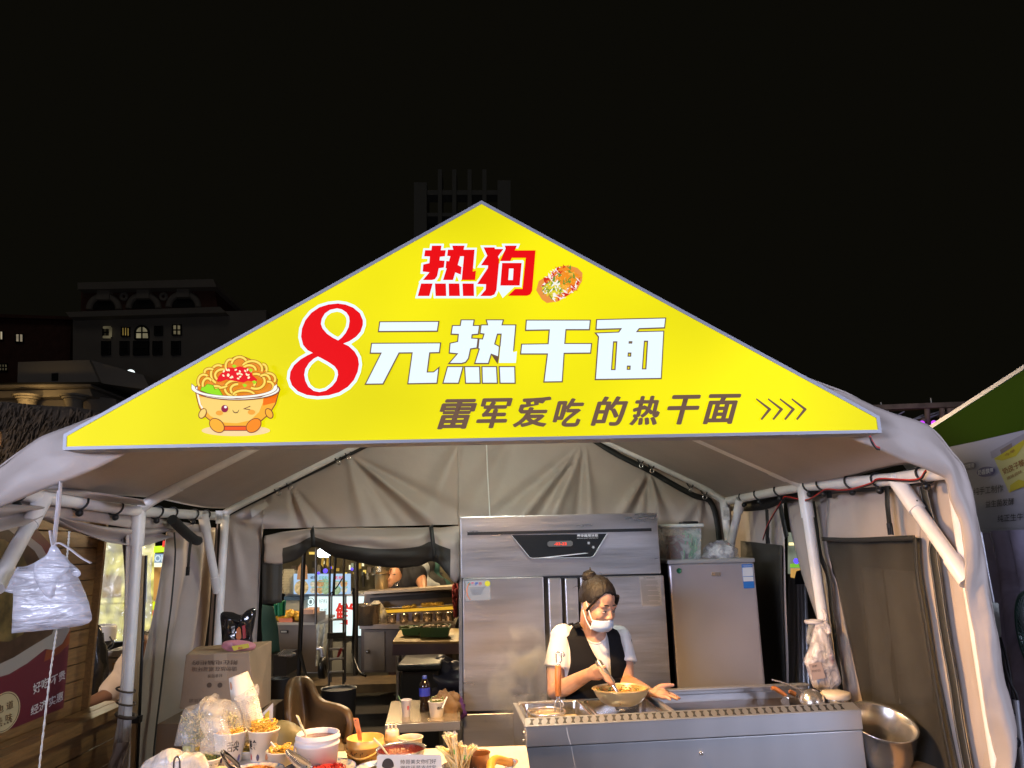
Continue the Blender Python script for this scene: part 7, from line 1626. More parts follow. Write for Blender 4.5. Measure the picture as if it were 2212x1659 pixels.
GCL = mat('dark_green_cloth', (.008, .045, .024), .7, bump=.4, bscale=9); o = loft(qp([(0, 740), (-5, 1000), (20, 1300)], 6.2), qp([(120, 760), (175, 1000), (190, 1260)], 6.2), 24, 18, lambda s, t, p: .06*noise.noise(p*4), Vector((0, 1, 0))).build('green_coat', GCL, solid=.02); tag(o, 'dark green coat hanging below the mesh panel', 'coat')
o = loft(qp([(130, 740), (140, 870)], 7.4), qp([(250, 690), (240, 870)], 7.4), 12, 12, lambda s, t, p: .05*math.sin(t*9), Vector((0, 1, 0))).build('green_tarp', mat('green_tarp', (.01, .16, .07), .5), solid=.01); tag(o, 'bright green tarpaulin scrap behind the fried snacks', 'tarpaulin')
bk_ = thing('tool_crate', tuple(Q(200, 1500, 5.6)), 'black crate of shiny steel tools beside the brown chair', 'crate'); slabq(118, 1300, 265, 1530, 5.7, .3).build('crate', BLACK, bk_); rr = random.Random(71)
for k in range(7): x = 175+k*22; MB().tube([Q(x, 1310, 5.68), Q(x+55, 1250+k*6, 5.72)], .014, 6).build('tool', STEEL_S, bk_)
ht = thing('hand_truck', tuple(Q(640, 1470, 7.4)), 'small hand truck standing beside the snack cart', 'hand truck'); MB().tube(smoothline([Q(602, 1232, 7.4), Q(635, 1230, 7.4), Q(660, 1275, 7.4), Q(665, 1500, 7.4)], 16), .02, 8).build('handle', ALU, ht); MB().lathe([(.03, -.02), (.10, -.025), (.10, .025), (.03, .02)], Q(668, 1440, 7.35), 20, R=Matrix.Rotation(math.pi/2, 3, 'Y')).build('wheel', BLACK, ht)
# steel barbecue counter on the right
Yk2 = 8.6; bc2 = thing('barbecue_counter', tuple(Q(1600, 1500, Yk2)), 'brown-lit steel barbecue counter with a row of pots on its shelf', 'counter')
slabq(1090, 1015, 2140, 1490, Yk2+.05, .8).build('cabinet', DSTEEL, bc2); slabq(1125, 1045, 1350, 1470, Yk2+.03, .03).build('door', mat('bright_door', (.22, .17, .11), .4, .4, var=.2, vscale=4), bc2); MB().ball(Q(1163, 1265, Yk2), .022, 8, 6).build('knob', STEEL_S, bc2)
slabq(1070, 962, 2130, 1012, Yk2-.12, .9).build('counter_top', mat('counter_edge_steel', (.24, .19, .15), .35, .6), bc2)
for k, (x, w_) in enumerate(((1150, 560), (1150, 560))): pass
uprt([(1130, 610), (1110, 800), (2130, 760), (2100, 560)], Yk2+.35, .03).build('back_hood', DSTEEL, bc2); uprt([(1190, 670), (1190, 712), (2100, 660), (2100, 600)], Yk2+.30, .03).build('hood_slot', DARKB, bc2)
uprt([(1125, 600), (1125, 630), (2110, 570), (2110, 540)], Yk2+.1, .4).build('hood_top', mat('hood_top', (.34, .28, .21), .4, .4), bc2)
for y0, y1 in ((790, 760),): MB().tube([Q(1150, y0, Yk2+.25), Q(2120, y1-20, Yk2+.25)], .014, 6).build('rail', STEEL_S, bc2)
MB().tube([Q(1230, 826, Yk2+.22), Q(2120, 778, Yk2+.22)], .018, 6).build('led_strip', emis('amber_strip', (1, .52, .04), .75), bc2)
uprt([(1240, 835), (1240, 930), (2130, 900), (2120, 790)], Yk2+.3, .02).build('splash_plate', mat('violet_steel', (.22, .19, .22), .35, .5), bc2)
sk_ = thing('skewers', tuple(Q(1880, 740, Yk2+.2)), 'row of golden skewers laid on the barbecue rail', 'skewers'); rr = random.Random(81)
for x0, x1, y in ((1770, 1995, 742), (1560, 1640, 760), (1660, 1690, 752)):
    m = MB()
    for k in range(int((x1-x0)/7)): m.ball(Q(x0+k*7, y-(x0+k*7-1770)*.06+rr.uniform(-4, 4), Yk2+.2), (.024, .03, .022), 6, 4)
    m.build('skewer', FRY, sk_)
ptm = mat('pot_steel', (.40, .33, .24), .25, .8)
lbp = ['leftmost and widest spaced', 'second from the left', 'third from the left', 'fourth and broadest', 'fifth from the left', 'rightmost']
for k, (a, b) in enumerate(((1380, 1482), (1515, 1612), (1655, 1742), (1770, 1882), (1908, 1992), (2015, 2120))):
    c = Q((a+b)/2, 945-k*5, Yk2+.0); r = (Q(b, 900, Yk2).x-Q(a, 900, Yk2).x)/2; h = .50*(Q(0, 845, Yk2).z-Q(0, 945, Yk2).z)*2
    o = MB().lathe([(0, 0), (r*.96, 0), (r, h*.9), (r*1.06, h), (r*.95, h*.95), (r*.9, .02)], c, 20).build('steel_pot', ptm); tag(o, 'steel pot on the barbecue counter, %s of six' % lbp[k], 'pot', 'steel pots in a row on the barbecue counter')
o = MB().lathe([(0, 0), (.13, 0), (.14, .22), (.15, .23), (.13, .2)], Q(1162, 965, Yk2-.02), 20).build('large_pot', ptm); tag(o, 'larger dull pot at the left end of the barbecue counter', 'pot')
o = MB().lathe([(0, 0), (.12, 0), (.13, .10), (.08, .2), (.03, .25), (0, .25)], Q(1255, 945, Yk2+.1), 18).build('kettle', film('foggy_kettle', (.5, .45, .35), .8)); tag(o, 'pale kettle shape beside the larger dull pot', 'kettle')
dr_ = thing('foil_drum', tuple(Q(1310, 610, Yk2+.5)), 'tall shiny drum topped with crinkled foil left of the man in black', 'drum'); rD = (Q(1400, 500, 9.1).x-Q(1240, 500, 9.1).x)/2; hD = Q(0, 400, 9.1).z-Q(0, 610, 9.1).z
MB().lathe([(0, 0), (rD*.9, 0), (rD, hD)], Q(1318, 610, 9.1), 24).build('drum', mat('drum_steel', (.42, .33, .18), .3, .8), dr_)
m = MB(); m.lathe([(rD*1.2+.02*(k % 2), hD+.05*k) for k in range(7)], Q(1310, 610, 9.1), 26); m.build('foil', mat('foil', (.50, .40, .24), .22, .9, bump=1, bscale=25), dr_)
# man in black behind the counter
mb2 = thing('person', tuple(Q(1560, 600, 9.3).xy)+(0,), 'man in black T-shirt with thin necklace leaning over the barbecue counter', 'person'); ym = 9.3; m = MB()
hd_ = Q(1462, 425, ym-.1); m.ball(hd_, (.105, .12, .14), 16, 12); m.ball(hd_+Vector((-.04, -.06, -.08)), (.06, .07, .07), 12, 8); chain(m, [hd_+Vector((-.05, -.13, -.01)), hd_+Vector((-.065, -.15, -.05))], [.010, .014], 8, 3)
m.ball(hd_+Vector((.105, .01, -.01)), (.018, .03, .04), 8, 6)
chain(m, [hd_+Vector((.05, .03, -.06)), Q(1530, 470, ym)], [.07, .075], 12, 3); chain(m, [Q(1500, 490, ym), Q(1570, 470, ym+.05), Q(1560, 640, ym+.1), Q(1560, 760, ym+.1)], [.12, .19, .18, .18], 14, 4)
chain(m, [Q(1715, 420, ym), Q(1760, 490, ym-.1), Q(1775, 570, ym-.3)], [.10, .07, .05], 12, 5); m.ball(Q(1778, 580, ym-.33), (.05, .06, .04), 10, 8)
for i in range(4): chain(m, [Q(1768+i*7, 580, ym-.36), Q(1764+i*9, 590, ym-.42)], [.014, .010], 7, 3)
for sx in (-.12, .12): chain(m, [(Q(1560, 700, ym).x+sx, ym+.1, .9), (Q(1560, 700, ym).x+sx, ym+.1, .06)], [.11, .06], 10, 4)
SK2 = mat('warm_skin', (.45, .22, .11), .5, sss=.1); remesh(m.build('body', SK2, mb2), .016, 3)
m = MB(); chain(m, [Q(1480, 500, ym-.0), Q(1570, 460, ym+.05), Q(1680, 430, ym+.08)], [.16, .225, .17], 14, 4); chain(m, [Q(1570, 470, ym+.05), Q(1560, 640, ym+.1)], [.215, .205], 14, 4); m.ball(Q(1700, 420, ym), (.14, .14, .15), 12, 9); m.ball(Q(1455, 530, ym-.08), (.15, .13, .17), 12, 9); remesh(m.build('t_shirt', mat('black_tee', (.010, .010, .011), .8), mb2), .018, 3)
m = MB(); m.ball(hd_+Vector((.02, .04, .04)), (.115, .12, .125), 14, 10); m.build('hair', mat('black_hair2', (.012, .009, .008), .5), mb2)
MB().tube(smoothline([Q(1455, 480, ym-.16), Q(1470, 520, ym-.20), Q(1485, 528, ym-.21), Q(1500, 515, ym-.2), Q(1520, 480, ym-.16)], 14), .006, 5).build('necklace', STEEL_S, mb2)
m = MB()
for s in (-.055, .01): m.tube([hd_+Vector((s-.02, -.113, .02)), hd_+Vector((s+.015, -.116, .022))], .006, 5)
m.build('eyebrow', mat('brow_black', (.02, .012, .01), .6), mb2)
for k, (x, y, c) in enumerate(((1780, 470, (.30, .32, .34)), (1840, 420, (.03, .03, .03)), (1900, 440, (.03, .09, .08)))):
    p_ = thing('person', tuple(Q(x, 560, 11.0).xy)+(0,), ('blurred passer-by in pale grey at the right of the rear opening', 'blurred passer-by in black beside the yellow-green sign', 'blurred passer-by in dark teal nearest the big fridge')[k], 'person')
    m = MB(); q = Q(x, y, 11.0+k*.3); m.ball(q+Vector((0, 0, .16)), (.10, .11, .13), 12, 9); chain(m, [q+Vector((0, 0, .05)), q+Vector((0, 0, -.1)), q+Vector((0, 0, -.65)), (q.x, q.y, .9)], [.07, .2, .18, .2], 12, 4)
    for s in (-1, 1): chain(m, [q+Vector((s*.2, 0, -.1)), q+Vector((s*.26, -.05, -.42)), q+Vector((s*.22, -.2, -.62))], [.065, .05, .035], 10, 4); chain(m, [(q.x+s*.1, q.y, .9), (q.x+s*.1, q.y, .05)], [.11, .06], 10, 3)
    remesh(m.build('body', mat('passer_%d' % k, c, .8), p_), .03, 3)
o = slabq(1800, 300, 1832, 362, 11.2, .03).build('lime_sign', emis('lime_sign', (.75, .85, .03), 1.2)); tag(o, 'tiny glowing yellow-green sign above the passers-by', 'sign')
rc = MB(); rr = random.Random(91)
for k in range(140): t = rr.random(); rc.ball(Q(2130+rr.uniform(-34, 34)*(1-t*.6), 520+t*340, 7.8+rr.random()*.1), (.012, .012, .03), 5, 4)
tag(rc.build('dried_chilies', mat('dried_chili', (.30, .04, .04), .5, var=.4, vscale=30)), 'string of dried red chilies hanging beside the big fridge', 'chilies', kind='stuff')
# work table with green trays
Yt2 = 6.4; zt2 = Q(1500, 1100, Yt2).z
wt = thing('work_table', tuple(Q(1800, 1650, Yt2).xy)+(0,), 'steel work table with cream top and green trays behind the tent', 'table')
a, b = Q(1440, 1150, Yt2), Q(2190, 1150, Yt2); c1, d1 = PZ(*R4(1500, 1040), a.z), PZ(*R4(2190, 1005), a.z)
MB().hexa([a, b, Vector((b.x, d1.y, a.z)), Vector((c1.x, d1.y, a.z))], [p+Vector((0, 0, -.02)) for p in (a, b, Vector((b.x, d1.y, a.z)), Vector((c1.x, d1.y, a.z)))]).build('table_top', mat('cream_board', (.52, .38, .16), .5), wt)
MB().box(((a.x+b.x)/2, Yt2+.012, a.z-.07), (b.x-a.x, .024, .09)).build('edge', mat('violet_edge', (.24, .20, .26), .3, .7), wt)
for x in (1510, 1560): q = Q(x, 1200, Yt2+(.08 if x < 1530 else .5)); MB().tube([q, (q.x, q.y, 0)], .022, 8).build('leg', STEEL, wt)
slabq(1590, 1220, 2100, 1480, Yt2+.7, .03).build('lower_panel', mat('brown_panel', (.09, .06, .04), .6), wt)
GTR = mat('green_tray', (.03, .10, .02), .5)
for i, (x0, x1, y0, y1, lb) in enumerate(((1540, 1740, 995, 1080, 'smaller green tray of greens at the left on the work table'), (1735, 2060, 985, 1100, 'large green tray with pale lining in front on the work table'))):
    t = thing('green_tray', tuple(Q((x0+x1)/2, y1, Yt2+.15)), lb, 'tray'); q0 = qp([(x0, y0+15), (x0+20, y1), (x1-20, y1), (x1, y0+10)], Yt2+.15+.1*(1-i)); bk = [p+Vector((0, .3, .0)) for p in q0]
    m = MB(); m.quad(*q0); m.quad(*bk); m.quad(q0[0], q0[1], bk[1], bk[0]); m.quad(q0[3], q0[2], bk[2], bk[3]); m.quad(q0[1], q0[2], bk[2], bk[1]); m.build('tray', GTR, t, solid=.01)
    m = MB(); rr = random.Random(95+i)
    for k in range(50): m.ball(Q(rr.uniform(x0+15, x1-15), y0+rr.uniform(-4, 18), Yt2+.3+rr.random()*.1), (rr.uniform(.02, .05), .03, .015), 6, 4)
    tag(m.build('filling', mat('leafy_%d' % i, ((.12, .14, .03), (.36, .24, .12))[i], .6, var=.4, vscale=20), t), kind='stuff')
tb_ = thing('trash_bin', tuple(Q(1750, 1659, 5.9).xy)+(0,), 'black wheelie bin under the work table', 'bin'); q = Q(1750, 1440, 5.9); MB().box((q.x, 6.05, q.z/2), (.30, .45, q.z)).build('bin', BLACK, tb_, bevel=.02); MB().box((q.x, 6.03, q.z+.02), (.34, .50, .05)).build('lid', BLACK, tb_, bevel=.015)
o = MB().lathe([(0, 0), (.12, 0), (.15, .06), (.15, .075), (.1, .085), (0, .09)], Q(2020, 1500, 6.2), 24).build('cream_basin', mat('cream_basin', (.42, .27, .14), .5)); tag(o, 'cream round basin at the right of the wheelie bin', 'basin')
o = slabq(1930, 1500, 2190, 1570, 6.2, .4).build('beige_box', mat('beige_box', (.22, .16, .11), .7)); tag(o, 'beige box carrying the cream basin', 'box')
o = blob('dark_sack', Q(2080, 1620, 6.0), (.28, .2, .18), mat('navy_sack', (.025, .027, .05), .35, bump=.4, bscale=12), 44); tag(o, 'dark navy sack lying in front of the beige box', 'sack')
o = MB().box(P(780, 1478, 8.0), (2.6, .5, .08)).build('wooden_pallet', mat('old_wood', (.10, .065, .025), .7, var=.4, vscale=8)); tag(o, 'old wooden pallet boards on the ground before the steel counter', 'pallet')

# ---- steel shelf beside the fridge
def T4_(x, y): return 553+x/4, 1244+y/4
ST_Y = 3.95; zs = P(*T4_(1120, 1275), ST_Y).z
sh_ = thing('steel_trolley', (-.55, 4.2, 0), 'low shiny steel trolley against the left side of the big fridge', 'trolley')
q = [PZ(*T4_(*p), zs) for p in ((1120, 1275), (1765, 1247), (1765, 1056), (1170, 1082))]
MB().hexa(q, [p+Vector((0, 0, -.012)) for p in q]).build('top', mat('mirror_steel', (.60, .50, .36), .18, .75, bump=.06, bscale=12), sh_)
MB().box(((q[0].x+q[1].x)/2, q[0].y-.005, zs-.022), ((q[1].x-q[0].x), .012, .04), rz=math.atan2(q[1].y-q[0].y, q[1].x-q[0].x)).build('edge', STEEL, sh_)
for p in (q[0], q[3]): MB().tube([p+Vector((.03, .03, -.02)), (p.x+.03, p.y+.03, 0)], .014, 8).build('leg', STEEL, sh_)
for p in (q[1], q[2]): MB().tube([p+Vector((-.03, .03, -.02)), (p.x-.03, p.y+.03, 0)], .014, 8).build('leg', STEEL, sh_)
o = MB().box(((q[0].x+q[1].x)/2+.02, 4.25, .35), (.36, .4, .35)).build('red_crate', mat('dark_red', (.12, .008, .010), .5)); tag(o, 'dark red crate under the steel trolley', 'crate')
o_ = Vector(((q[0].x+q[1].x)/2+.02, 4.25, .0)); MB().box((o_.x, o_.y, .09), (.40, .44, .17)).build('crate_base', BLACK); bpy.data.objects['crate_base']['label'] = 'black box beneath the dark red crate'; bpy.data.objects['crate_base']['category'] = 'box'; bpy.data.objects['crate_base'].name = 'black_box'
def onsh(u, v): return PZ(u, v, zs)
b = onsh(917, 1537); bt = thing('cola_bottle', tuple(b), 'dark cola bottle with blue label and blue cap on the steel trolley', 'bottle'); r = (P(929, 1500, b.y).x-P(905, 1500, b.y).x)/2; h = P(917, 1459, b.y).z-b.z
MB().lathe([(0, 0), (r*.85, 0), (r*.92, h*.05), (r*.80, h*.18), (r*.78, h*.30), (r, h*.42), (r, h*.68), (r*.9, h*.78), (r*.45, h*.90), (r*.36, h*.92)], b, 24).build('bottle', mat('cola_glass', (.012, .007, .006), .08), bt)
MB().lathe([(r*1.01, h*.44), (r*1.01, h*.67)], b, 24).build('label', mat('blue_wrap', (.02, .03, .30), .35), bt); MB().lathe([(r*.42, h*.91), (r*.42, h*.985), (r*.3, h), (0, h)], b, 16).build('cap', mat('blue_cap', (.02, .04, .22), .4), bt)
MB().lathe([(r*.93, h*.75), (r*.50, h*.885)], b, 20).build('shoulder', film('clear_neck', (.5, .4, .35), .5, .1, .1), bt)
def cup2(nm, lb, u, v, ut, ub, vt, mt, seed, txt):
    b = onsh(u, v); rt = (P(ut[1], vt, b.y).x-P(ut[0], vt, b.y).x)/2; h = P(u, vt, b.y).z-b.z; t = thing(nm, tuple(b), lb, 'cup'); MB().lathe(cup_prof(rt*.78, rt, h), b, 26).build('cup', mt, t); return b, rt, h, t
b, rt, h, t = cup2('paper_cup', 'white paper cup with small red print and straw on the steel trolley', 877, 1548, (867, 888), 0, 1512, mat('white_cup', (.50, .46, .46), .6), 1, None)
MB().tube([b+Vector((-.01, 0, h*.5)), P(860, 1503, b.y)], .004, 6).build('straw', mat('green_straw', (.12, .22, .10), .5), t); m = MB(); z0 = h*.45; m.grid([[b+Vector((math.cos(q)*(rt*.78+rt*.22*z/h+.001), math.sin(q)*(rt*.78+rt*.22*z/h+.001), z)) for q in (-1.2, -1.0, -.8)] for z in (z0, z0+.02)]); m.build('print', mat('red_print', (.35, .04, .04), .6), t)
b, rt, h, t = cup2('noodle_cup', 'paper noodle cup with lettering on the steel trolley by the cola', 943, 1548, (925, 960), 0, 1515, CUPM, 2, None); wrap_text('lettering', '\u9999\u8fa3', b, rt*.78, rt, h, -1.0, .9, h*.55, h*.75, INK, t); o = noodles(b+Vector((0, 0, h*.85)), rt*.9, .02, 30, 77, GREENN, .003, 'green_garnish'); tag(o, 'green garnish in the noodle cup on the trolley', 'garnish')
o = MB().tube([P(955, 1530, b.y-.03), P(966, 1505, b.y)], .004, 6).build('white_straw', WHITE); tag(o, 'pale chopstick sticking out of the trolley noodle cup', 'chopstick')
o = blob('brown_bag', P(963, 1530, 4.2), (.085, .07, .09), mat('brown_paper', (.13, .075, .035), .7, bump=.5, bscale=20), 46); tag(o, 'brown paper bag leaning behind the noodle cup on the trolley', 'paper bag')
o = blob('purple_bag', P(986, 1533, 4.25), (.05, .06, .07), mat('purple_film', (.08, .03, .16), .3), 47); tag(o, 'purple plastic bag wedged between the trolley and the fridge', 'plastic bag')

# ================================================================ right of the tent
def T8(x, y): return 1659+x/4, 1244+y/4
# bag hung on the right pole
hbg = thing('hung_bag', tuple(P(1775, 1344, 3.92)), 'translucent white carrier bag holding a boxed meal, knotted to the right pole', 'plastic bag'); Yg = 3.90
m = MB(); slab(m, [(1762, 1344), (1780, 1343), (1790, 1385), (1803, 1428), (1815, 1474), (1800, 1490), (1791, 1498), (1758, 1484), (1748, 1450), (1738, 1430), (1750, 1395)], Yg-.03, .05, seed=2, amp=.01); m.build('bag', film('thin_white_bag', (.74, .68, .70), .75, .25, .7, 16), hbg)
bx_ = PS([(1740, 1430), (1780, 1424), (1796, 1484), (1757, 1486)], Yg-.02); MB().hexa(bx_, [p+Vector((.02, .07, .01)) for p in bx_]).build('meal_box', mat('lilac_carton', (.42, .36, .40), .6), hbg)
lb = MB().hexa(PS([(1747, 1434), (1773, 1430), (1784, 1464), (1756, 1470)], Yg-.085), PS([(1747, 1434), (1773, 1430), (1784, 1464), (1756, 1470)], Yg-.084)).build('label', mat('pink_label', (.55, .42, .38), .6), hbg)
text('lettering', '\u53e4\u5473', P(1754, 1437, Yg-.087), P(1765, 1435.5, Yg-.087), P(1754, 1442, Yg-.087)-P(1754, 1437, Yg-.087), mat('label_grey', (.12, .10, .10), .7), lb, .02); text('lettering', '\u9c9c\u7092\u9505', P(1753, 1447, Yg-.087), P(1772, 1444.5, Yg-.087), P(1754, 1453, Yg-.087)-P(1753, 1447, Yg-.087), mat('label_grey2', (.25, .2, .2), .7), lb)
m = MB(); m.ball(P(1797, 1424, Yg-.07), (.012, .006, .030), 10, 8); m.build('red_print', mat('red_mark', (.45, .02, .03), .5), hbg)
m = MB(); m.tube([P(1766, 1345, Yg-.04)+Vector((math.cos(q)*.04, math.sin(q)*.04-.0+.04, 0)) for q in [2*math.pi*k/14 for k in range(15)]], .010, 7, False); m.tube(smoothline([P(1782, 1344, Yg-.08), P(1790, 1355, Yg-.08), P(1791, 1368, Yg-.08)], 8), [.012]*9, 7); m.tube(smoothline([P(1782, 1342, Yg-.06), P(1784, 1330, Yg-.05), P(1778, 1318, Yg-.02)], 8), [.010]*9, 7); m.build('knot', mat('white_knot', (.58, .54, .56), .5), hbg)
o = crumple('clear_snack_bag', 'small clear bag of pale snacks hanging behind the knotted bag', [(1749, 1346), (1758, 1350), (1760, 1378), (1752, 1394), (1742, 1388), (1744, 1362)], 4.1, .03, BAGM, 51)
# folded frame leaning in the gap of the wall
ff = thing('folded_frame', tuple(P(1725, 1490, 5.0).xy)+(0,), 'folded grey canopy frame with black head leaning in the wall gap', 'folded canopy')
for u0, u1 in ((1722, 1728), (1730, 1738), (1738, 1748)): MB().tube([P(u0, 1258, 5.0), P(u1, 1500, 4.9)], .016, 8).build('tube', ALU, ff)
MB().hexa(PS([(1714, 1262), (1716, 1250), (1720, 1234), (1730, 1231), (1736, 1245), (1740, 1262)], 4.98), PS([(1714, 1262), (1716, 1250), (1720, 1234), (1730, 1231), (1736, 1245), (1740, 1262)], 5.08)).build('head', BLACK, ff)
m = loft(PS([(1704, 1245), (1700, 1380), (1692, 1500)], 4.95), PS([(1716, 1250), (1720, 1390), (1716, 1500)], 4.95), 20, 6, lambda s, t, p: .02*math.sin(t*6), Vector((0, 1, 0))); m.build('canvas', mat('grey_canvas', (.24, .23, .23), .7), ff, solid=.004)
gl = thing('distant_shop', tuple(P(1717, 1250, 7.5)), 'sliver of a lit shop front seen through the gap in the right wall', 'shop')
def sl(u0, v0, u1, v1, Y, mt, nm): q = PS([(u0, v0), (u0, v1), (u1, v1), (u1, v0)], Y); return MB().hexa(q, [p+Vector((0, .05, 0)) for p in q]).build(nm, mt, gl)
sl(1706, 1150, 1735, 1240, 7.5, emis('pale_shop', (.30, .34, .26), .6, .5, 5), 'window'); sl(1708, 1172, 1722, 1178, 7.45, emis('shop_tube', (1, .85, .4), 1.5), 'lamp'); sl(1711, 1218, 1728, 1226, 7.45, emis('leaf_glow', (.25, .6, .05), .8), 'plant_box'); sl(1712, 1228, 1730, 1250, 7.45, emis('amber_shop', (.7, .38, .1), .8), 'counter')  # plant box and counter get their lit look from emission
MB().ball(P(1720, 1212, 7.4), .03, 8, 6).build('blue_bulb', GLW[4], gl)
# neighbour stall on the right: green gable, printed banner, clear curtain
XN = 2.42
def N(u, v, l=0): return PX(u, v, XN-l)
ns_ = thing('green_gable_stall', (XN+.1, 3.4, 0), 'neighbour stall with green gable board over a pale printed banner', 'stall')
def nslab(pl, mt, nm, l0=0, l1=-.04, par=ns_): return MB().hexa([N(u, v, l0) for u, v in pl], [N(u, v, l0)+Vector((-l1, 0, 0)) for u, v in pl]).build(nm, mt, par)
nslab([(2005, 927), (2045, 966), (2100, 955), (2230, 924), (2260, 760)], mat('green_board', (.040, .075, .002), .85, spec=.1), 'gable_board')
nslab([(2000, 924), (2262, 755), (2262, 765), (2004, 931)], ALU, 'gable_edge', .006, -.05)
bn = nslab([(2045, 966), (2118, 1147), (2260, 1143), (2260, 918), (2140, 946)], mat('pale_banner', (.36, .34, .39), .55, var=.03, vscale=3), 'banner', -.004, -.05)
def ntext(s, a, b, d, mt, off=.0, par=bn, l=.004):
    a, b, d = N(*a, l), N(*b, l), N(*d, l); return text('lettering', s, a, b, d-a, mt, par, off)
ntext('\u7eaf\u624b\u5de5\u5236\u4f5c', (2103, 1054), (2167, 1046), (2103, 1070), INK); ntext('\u76ca\u751f\u83cc\u53d1\u9175', (2129, 1082), (2190, 1075), (2129, 1097), INK); ntext('\u7eaf\u6b63\u751f\u725b\u4e73', (2155, 1113), (2225, 1106), (2155, 1128), INK)
VI = mat('violet_oval', (.10, .09, .20), .5); PW_ = mat('banner_white', (.58, .58, .62), .5)
def npoly(pl, l, nm, mt, par=bn): m = MB(); m.add([N(u, v, l) for u, v in pl], [list(range(len(pl)))[::-1]]); return m.build(nm, mt, par)
npoly([(2130+20*math.cos(q), 1019-11*math.sin(q)-2*math.cos(q)) for q in [2*math.pi*k/28 for k in range(28)]], .003, 'oval_print', VI); npoly([(2093+16*math.cos(q), 1007-9*math.sin(q)-2*math.cos(q)) for q in [2*math.pi*k/28 for k in range(28)]], .003, 'oval_print', mat('grey_oval', (.14, .13, .18), .5))
ntext('\u5976\u9999\u9187\u539a', (2112, 1015), (2146, 1010), (2112, 1027), PW_, .02, l=.006); ntext('\u8f6f\u7cef\u6ed1', (2082, 1004), (2104, 1000), (2082, 1013), PW_, 0, l=.006)
npoly([(2147, 990), (2180, 1065), (2225, 1040), (2230, 940)], .003, 'cup_print', mat('yogurt_cream', (.48, .43, .16), .5)); npoly([(2147, 992), (2165, 995), (2195, 985), (2216, 955), (2214, 948)], .005, 'cup_band', mat('yogurt_yellow', (.45, .36, .015), .5)); npoly([(2181, 1063), (2182, 1048), (2200, 1036), (2218, 1040), (2216, 1050)], .005, 'cup_band', mat('yogurt_yellow2', (.45, .36, .015), .5))
npoly([(2139, 976), (2142, 990), (2147, 990), (2220, 945), (2220, 932)], .004, 'cup_lid', mat('lid_print', (.26, .24, .28), .5)); npoly([(2160, 972), (2185, 957), (2187, 966), (2163, 981)], .006, 'lid_shade', mat('lid_shade', (.16, .12, .11), .5))
ORB = mat('brown_letter', (.22, .08, .02), .5)
ntext('\u4eca\u65e9', (2169, 982), (2191, 969), (2172, 988), ORB, 0, l=.008); ntext('\u5976\u76ae\u5b50\u9178\u5976', (2163, 1013), (2222, 985), (2169, 1026), ORB, .015, l=.008); ntext('\u539f\u5473\u8d44\u5473', (2174, 1031), (2206, 1014), (2176, 1038), ORB, 0, l=.008)
VC = film('violet_curtain', (.52, .47, .64), .75, .16, .8, 3.0)
cu = loft([N(2118, 1148, .01), N(2140, 1300, .01), N(2165, 1480, .01), N(2190, 1700, .01)], [N(2275, 1142, .01), N(2275, 1300, .01), N(2275, 1480, .01), N(2275, 1700, .01)], 40, 24, lambda s, t, p: .05*noise.noise(p*2.2)+.01*math.sin(t*20), Vector((1, 0, 0))).build('curtain', VC, ns_)
o = MB().box((XN+1.1, 3.4, 1.0), (1.6, 1.7, 1.9)).build('stall_interior', mat('violet_wall', (.17, .15, .22), .7)); o.parent = ns_; o.location = -ORG[ns_.name]
nslab([(2117, 1143), (2275, 1139), (2275, 1147), (2118, 1152)], ALU, 'rail', .012, -.03)
# power box, cables, pole, fan
XQ = 2.20
def V(u, v): return PX(u, v, XQ)
pbx = thing('power_box', tuple(V(2152, 1378)), 'white power box hung on a thin rod right of the tent', 'power box'); a = PX(2143, 1302, XQ); 
m = MB(); m.hexa(PS([(2142, 1302), (2158, 1302), (2165, 1370), (2162, 1379), (2154, 1375)], a.y), [p+Vector((.0, .06, 0)) for p in PS([(2142, 1302), (2158, 1302), (2165, 1370), (2162, 1379), (2154, 1375)], a.y)]); m.build('box', mat('ivory', (.45, .48, .43), .4), pbx, bevel=.006); MB().tube([P(2118, 1150, a.y+.03), P(2132, 1230, a.y+.03), P(2146, 1304, a.y+.03)], .007, 7).build('rod', ALU, pbx)
ya = a.y
for k, pl in enumerate(([(2156, 1376), (2166, 1420), (2180, 1470), (2195, 1500), (2200, 1530), (2190, 1545)], [(2160, 1376), (2176, 1430), (2186, 1490), (2196, 1580), (2206, 1680)], [(2164, 1400), (2170, 1440), (2182, 1520)])):
    o = MB().tube(smoothline([P(u, v, ya+.02*k) for u, v in pl], 24), .006, 6).build('power_cable', BLACK); tag(o, ('black cable looping below the white power box', 'black cable running from the power box to the ground', 'short black cable end beside the tent edge')[k], 'cable')
o = MB().tube([P(2194, 1512, ya), P(2203, 1600, ya), P(2214, 1720, ya)], .012, 10).build('steel_rod', ALU); tag(o, 'bright steel rod standing at the right edge', 'rod')
o = MB().ball(P(2191, 1603, ya-.05), (.025, .02, .025), 12, 8).build('rubber_ball', BLACK); tag(o, 'round black rubber ball beside the tent skirt at the right edge', 'ball')
fn = thing('floor_fan', tuple(P(2195, 1470, 2.9)), 'dark green caged fan at the right edge beside the tent', 'fan'); FC = mat('fan_green', (.008, .035, .028), .3); fc = P(2262, 1375, 2.95); Rf = P(2262, 1281, 2.95).z-fc.z
Rm = Matrix.Rotation(1.25, 3, 'Z') @ Matrix.Rotation(math.pi/2, 3, 'X')
for z in (-.045, .045): MB().tube([fc+Rm @ Vector((Rf*math.cos(q), Rf*math.sin(q), z)) for q in [2*math.pi*k/36 for k in range(37)]], .010, 8, False).build('ring', FC, fn)
MB().lathe([(Rf*1.0, -.05), (Rf*1.03, -.05), (Rf*1.03, .05), (Rf, .05)], fc, 36, R=Rm).build('band', FC, fn)
m = MB()
